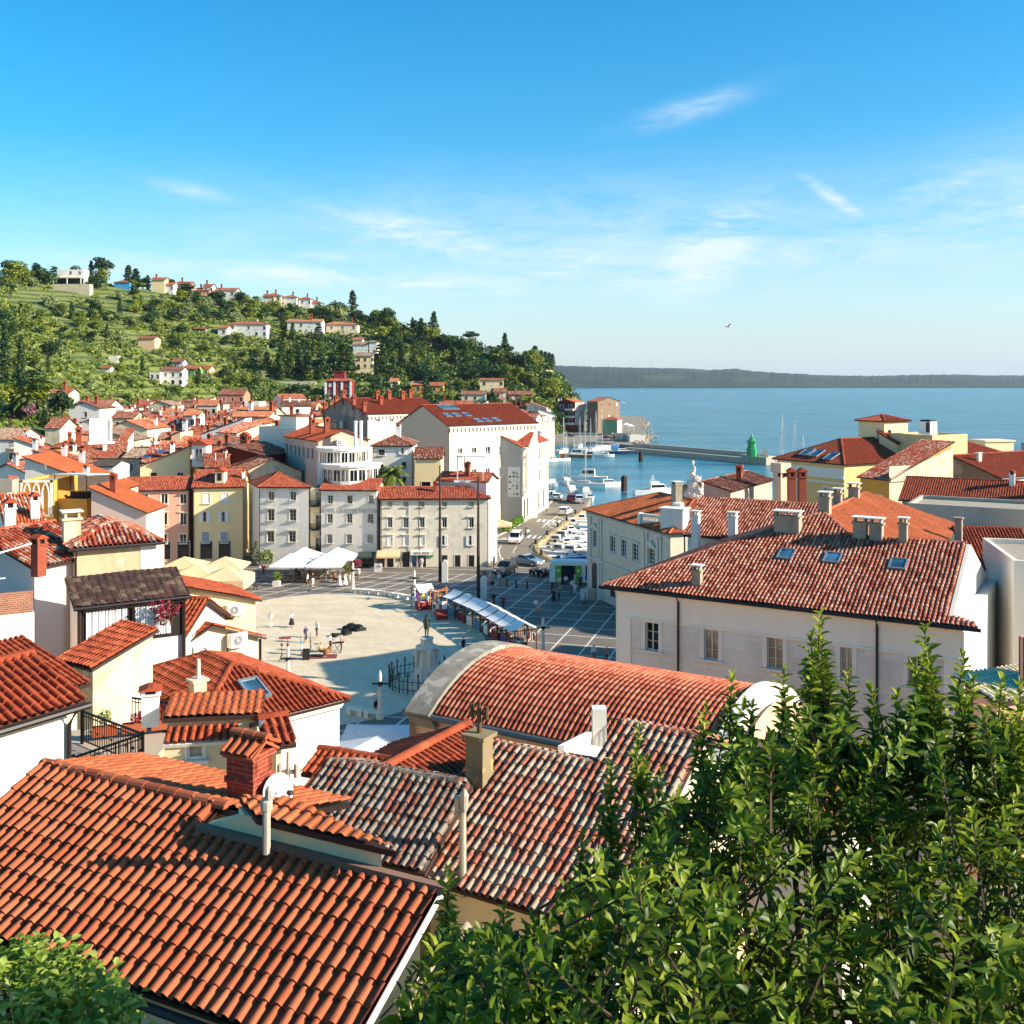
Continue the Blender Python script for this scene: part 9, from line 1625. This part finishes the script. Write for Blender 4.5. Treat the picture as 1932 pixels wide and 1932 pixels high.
# ---------------------------------------------------------------- harbour
HUL = flat('boat_white','e9e7e1',.3,.0,.5,.04); WD_ = flat('boat_varnish','8a5a34',.35); NVY = flat('boat_navy','22385a',.35); CNV = flat('boat_canvas_blue','2f6fa8',.8); DK = flat('boat_deck','c9bda4',.7); MST = flat('mast_metal','c4c4c0',.35,.5)
def boat(q,rz,L,kind,label,group=None,hull=None,mast=0):
 T = thing('boat',label,'boat',(q.x,q.y,SEA),rz,group); B = L * (.34 if L < 8 else .27); b = MB(); n_ = 9; fb = .75 if L < 8 else 1.1; pr = []
 for i in range(n_ + 1): t = i / n_; hw = B / 2 * (1 - max(0,(t - .42) / .58) ** 2.1) * (.88 + .12 * min(1,t * 4)); pr.append((L * (t - .5),max(.02,hw),fb * (1 + .28 * t ** 2)))
 for (x0,w0,z0),(x1,w1,z1) in zip(pr,pr[1:]):
  for s in (-1,1):
   q4 = [V((x0,s * w0 * .72,-.25)),V((x1,s * w1 * .72,-.25)),V((x1,s * w1,z1)),V((x0,s * w0,z0))]; b.face(q4 if s < 0 else q4[::-1]); q4 = [V((x0,s * w0,z0)),V((x1,s * w1,z1)),V((x1,s * w1 * .9,z1 + .06)),V((x0,s * w0 * .9,z0 + .06))]; b.face(q4 if s < 0 else q4[::-1],1)
  b.face([V((x0,-w0 * .9,z0 - .02)),V((x1,-w1 * .9,z1 - .02)),V((x1,w1 * .9,z1 - .02)),V((x0,w0 * .9,z0 - .02))],1)
 x0,w0,z0 = pr[0]; b.face([V((x0,-w0,z0)),V((x0,w0,z0)),V((x0,w0 * .72,-.25)),V((x0,-w0 * .72,-.25))]); place('hull',b.mesh('hull',[hull or HUL,DK if kind != 'open' else HUL]),T)
 if kind in ('cabin','fly','sail','fish'):
  b = MB(); l_,h_ = {'cabin': (.34,.8),'fly': (.5,1.3),'sail': (.42,.5),'fish': (.3,1.9)}[kind]; c0,c1 = L * (-.08 - (.12 if kind == 'fish' else 0)),L * (l_ - .1); zc = fb + .02; cw = B * .34
  b.hexa([(c0,-cw,zc),(c1,-cw * .75,zc + .1),(c1,cw * .75,zc + .1),(c0,cw,zc)],[(c0 + .1,-cw * .9,zc + h_),(c1 - h_ * .7,-cw * .65,zc + h_),(c1 - h_ * .7,cw * .65,zc + h_),(c0 + .1,cw * .9,zc + h_)]); place('cabin',b.mesh('cabin',[HUL]),T)
  b = MB()
  for s in (-1,1): q4 = [V((c0 + .3,s * (cw * .97 + .01),zc + h_ * .4)),V((c1 - h_ * .5,s * (cw * .77 + .01),zc + h_ * .42)),V((c1 - h_ * .68,s * (cw * .7 + .01),zc + h_ * .85)),V((c0 + .3,s * (cw * .93 + .01),zc + h_ * .85))]; b.face(q4)
  place('windows',b.mesh('windows',[CGL]),T)
  if kind == 'fly': b = MB(); b.box((c0 + 1.2,0,zc + h_ + .3),(2.2,cw * 1.5,.5)); [b.bar((c0 + x,s * cw * .6,zc + h_),(c0 + .8,s * cw * .5,zc + h_ + 1.9),.06) for x in (.2,1.6) for s in (-1,1)]; b.bar((c0 + .8,-cw * .5,zc + h_ + 1.9),(c0 + .8,cw * .5,zc + h_ + 1.9),.1); place('flybridge',b.mesh('flybridge',[HUL]),T)
 else: b = MB(); [b.box((L * x,0,fb * .9),(.3,B * .8,.1)) for x in (-.2,.08)]; b.hexa([(L * .1,-B * .3,fb),(L * .18,-B * .26,fb),(L * .18,B * .26,fb),(L * .1,B * .3,fb)],[(L * .06,-B * .26,fb + .4),(L * .08,-B * .24,fb + .42),(L * .08,B * .24,fb + .42),(L * .06,B * .26,fb + .4)],1); place('bench',b.mesh('bench',[DK,CGL]),T); b = MB(); b.box((-L * .53,0,.5),(.35,.3,.8)); place('outboard',b.mesh('outboard',[DARK]),T)
 if mast:
  b = MB(); b.lathe([(.12,0),(.09,mast)],(L * .06,0,fb),8); [b.bar((L * .06,-.7,fb + mast * k_),(L * .06,.7,fb + mast * k_),.06) for k_ in (.45,.75)]; b.bar((L * .06,0,fb + 1.2),(-L * .36,0,fb + 1.15),.16,m=1); [b.bar((L * .06,0,fb + mast),p_,.03) for p_ in ((L * .49,0,fb * 1.2),(-L * .49,0,fb),(0,B * .45,fb),(0,-B * .45,fb))]; place('mast',b.mesh('mast',[MST,CNV if hull is None else NVY]),T)
 return T
gs = lambda z_,x,y: Wz(P(z_,x,y),SEA)
proto = boat(gs('R',1000,760),rad(8),5.2,'open','small white open motorboat moored in the narrow inlet','small white boats packed in the inlet'); pr2 = boat(gs('R',1060,680),rad(172),5.8,'cabin','small white cabin boat moored in the narrow inlet','small white cabin boats packed in the inlet')
for i,(x,y) in enumerate(((1090,800),(1180,770),(1290,800),(1150,700),(1260,690),(1370,720),(1130,620),(1230,610),(1340,620),(1200,540),(1300,540),(1390,560),(1260,470),(1350,480),(1310,420),(1380,400),(1345,350),(1050,830),(1240,820))): again(proto if i % 3 else pr2,gs('R',x,y),rad(R.choice([8,172,15,186])),sc=R.uniform(.85,1.15))
boat(gs('R',1120,880),rad(5),5.5,'open','boat covered with bright blue sheet nearest the bus',hull=CNV); boat(gs('R',1300,890),rad(8),5.0,'open','blue and white boat under the palace corner',hull=CNV)
for z_,x,y,rz,L,kd,hu,ms_,lb in (('Q',685,990,100,9,'sail',None,12.5,'white yacht with tallest mast moored behind the cars'),('Q',1010,930,170,11,'fish',None,0,'white cabin cruiser amid the marina'),('Q',1020,1045,172,9,'sail',None,12,'pale sailing boat in front of the white cruiser'),('Q',1320,1040,5,10,'cabin',None,0,'grey white motor yacht with pointed bow toward open water'),('Q',830,560,175,11,'fish',WD_,6,'wooden brown fishing boat with yellow wheelhouse'),('Q',450,620,20,6,'cabin',None,0,'white boat left of the varnished fishing boat'),('Q',605,615,15,6,'open',None,0,'white boat with raised bow left of fishing boat'),('Q',450,1010,95,7,'cabin',None,0,'white boat moored at the museum corner'),('Q',430,1150,90,6,'open',None,0,'white boat behind the white parked car'),('Q',770,1120,95,7,'cabin',None,0,'white boat with blue hood behind the red car'),('Q',1000,1150,90,7,'cabin',None,0,'white boat behind the silver van'),('Q',1060,1250,80,6,'open',None,0,'white dinghy at the quay rail'),('Q',620,480,60,9,'sail',None,12,'sailing yacht at the inner pontoon'),('Q',890,395,70,9,'sail',None,11,'sailing yacht before the dark slipway'),('Q',975,470,80,9,'sail',None,13,'sailing yacht right of fishing boat'),('Q',1070,500,80,8,'sail',NVY,12,'navy hulled yacht in the marina centre'),('Q',1150,440,60,9,'sail',None,14,'white yacht with blue boom cover'),('Q',1245,430,30,9,'sail',None,12,'yacht beside large blue boat cover'),('Q',1300,545,-10,7,'cabin',None,0,'white boat facing open water at marina mouth'),('Q',1560,500,3,11,'cabin',NVY,0,'dark long motor yacht along the breakwater root'),('Q',1340,400,5,10,'open',CNV,0,'boat under large bright blue cover'),('C',1030,1110,12,9,'fly',None,0,'white flybridge boat beyond the palace roof'),('C',1655,1070,170,8,'fish',CNV,0,'blue and white fishing boat left of lilac house'),('D',265,900,95,10,'sail',None,17,'yacht mast rising left of yellow block'),('D',350,880,95,10,'sail',WD_,15,'wooden mast yacht left of yellow block'),('D',408,860,95,8,'sail',None,11,'shorter mast yacht left of yellow block'),('S',1620,920,185,9,'cabin',None,0,'white motorboat crossing the open bay'),('C',955,378,90,9,'sail',None,11,'tiny white sailing boat far out in the bay')): boat(gs(z_,x,y),rad(rz),L,kd,lb,None,hu,ms_)
for z_,x,y,h_,lb in (('C',828,1085,3.4,'cluster of dark mooring piles nearer the quay'),('C',948,880,3.2,'cluster of dark mooring piles off the breakwater')): q = gs(z_,x,y); b = MB(); [b.lathe([(.32,-1),(.28,h_ + .3 * (k_ % 2))],q + V((.45 * math.cos(k_ * 1.57),.45 * math.sin(k_ * 1.57),0)),8) for k_ in range(4)]; tagged(b,'mooring_piles',[WOODD],lb,'mooring post')
# breakwater with green light tower
e0,e1_ = Wz(P('C',830,775),.5),Wz(P('C',1842,862),.5); d = (e1_ - e0).normalized(); n = V((-d.y,d.x,0)); b = MB(); mid = e0 + d * ((e1_ - e0).length - 11)
b.hexa([p_ + ZUP * -5 for p_ in (e0,e1_,e1_ + n * 5,e0 + n * 5)],[p_ for p_ in (e0,e1_,e1_ + n * 5,e0 + n * 5)]); b.hexa([e0 + n * 4,mid + n * 4,mid + n * 5,e0 + n * 5],[p_ + ZUP * 1.5 for p_ in (e0 + n * 4,mid + n * 4,mid + n * 5,e0 + n * 5)]); b.hexa([mid + n * .3,e1_ + n * .3 - d * .3,e1_ + n * 4.7 - d * .3,mid + n * 4.7],[p_ + ZUP * .9 for p_ in (mid + n * .3,e1_ + n * .3 - d * .3,e1_ + n * 4.7 - d * .3,mid + n * 4.7)])
structure(b.build('breakwater',[plaster('breakwater_concrete','b5ab98',.5,'6d6558',None,.6)]))
q = Wz(P('C',1715,842),1.4) + n * 1.5; T = thing('light_tower','green harbour light tower at the end of breakwater','light tower',tuple(q)); T.scale = (.78,) * 3; GR = flat('light_tower_green','1f8a4c',.45); b = MB(); b.lathe([(2.1,0),(2.1,3.2),(1.8,3.3),(1.65,5.6),(2.3,5.8),(2.3,6.1),(1.5,6.5),(.7,7.6),(.7,8.0)],q,8,rz=.39); b.build('tower',[GR],T); b = MB(); b.lathe([(.45,8.0),(.45,8.7),(.1,9.1),(.05,9.8)],q,8); b.build('lantern',[ZINC],T); b = MB(); b.box(q + d * 4.5 + ZUP * .5,(3,1.5,1.0)); b.box(q + d * 5.4 + ZUP * 1.6,(1.4,.2,1.6)); props(b.build('equipment_box',[CONC,DARK]),'low concrete box with dark panel right of green light tower','equipment')
b = MB(); rs = np.random.RandomState(2); ICO = [(0,0,1),(.9,0,.3),(.2,.85,.35),(-.75,.5,.25),(-.7,-.55,.3),(.3,-.85,.2),(0,0,-.8)]
def rocks(a,c,n_,sp,s0):
 for i in range(n_):
  p_ = a + (c - a) * rs.rand() + V((rs.normal(0,sp),rs.normal(0,sp),rs.uniform(-.4,.5))); s = s0 * rs.uniform(.5,1.3); v_ = [p_ + V(x) * s + V(rs.normal(0,.15 * s,3)) for x in ICO]
  for k_ in range(5): k2 = (k_ + 1) % 5; b.face([v_[0],v_[1 + k_],v_[1 + k2]]); b.face([v_[6],v_[1 + k2],v_[1 + k_]])
rocks(e0 + n * 6.3,mid + n * 6.3,420,.8,.8); rocks(V((50,412,0)),V((64,480,0)),150,1.6,.7); rocks(V((66,500,0)),V((92,735,0)),90,1.6,.6); o = b.build('armour_rocks',[plaster('pale_rock','a0947c',.3,'8d816b',None,2)]); o['kind'] = 'stuff'
b = MB(); qv = [V(q_ + (0,)) for q_ in QP[1:7]]
for a,c in zip(qv,qv[1:]):
 k_ = int((c - a).length / 1.1); [b.box(a + (c - a) * ((i + .5) / k_) + ZUP * .05,(1.0,R.uniform(.5,.7),R.uniform(.5,.75)),math.atan2((c - a).y,(c - a).x) + R.uniform(-.1,.1)) for i in range(k_)]
props(b.build('quay_wall',[plaster('rough_quay_stone','b09a70',.6,'6d5c40',None,2)]),'rough ochre stone quay wall curving between road and inlet','wall')
for x,y in ((783,700),(925,580),(1060,475),(1175,395),(1285,305),(852,832)): b = MB(); b.lathe([(.22,0),(.16,.5),(.26,.6),(.2,.75),(.02,.8)],g0('R',x,y) + ZUP * .25,10); tagged(b,'mooring_bollard',[IRON],'black mooring bollard on the ochre quay wall','bollard','mooring bollards on the quay wall')
q = W((1373,616),60); b = MB(); [b._rings([[q + V((x,0,0)) + V((0,math.cos(a) * r,math.sin(a) * r)) for a in (0,1.57,3.14,4.71)] for x,r in ((-.2,.01),(-.05,.05),(.1,.05),(.2,.015))])]; [b.hexa([q + V((-.06,0,0)),q + V((.1,0,0)),q + V((.14,.3 * s,.14)),q + V((.04,.3 * s,.14))],[p_ + ZUP * .015 for p_ in (q + V((-.06,0,0)),q + V((.1,0,0)),q + V((.14,.3 * s,.14)),q + V((.04,.3 * s,.14)))]) for s in (-1,1)]; tagged(b,'gull',[WHITE],'gull gliding above the bay','bird')
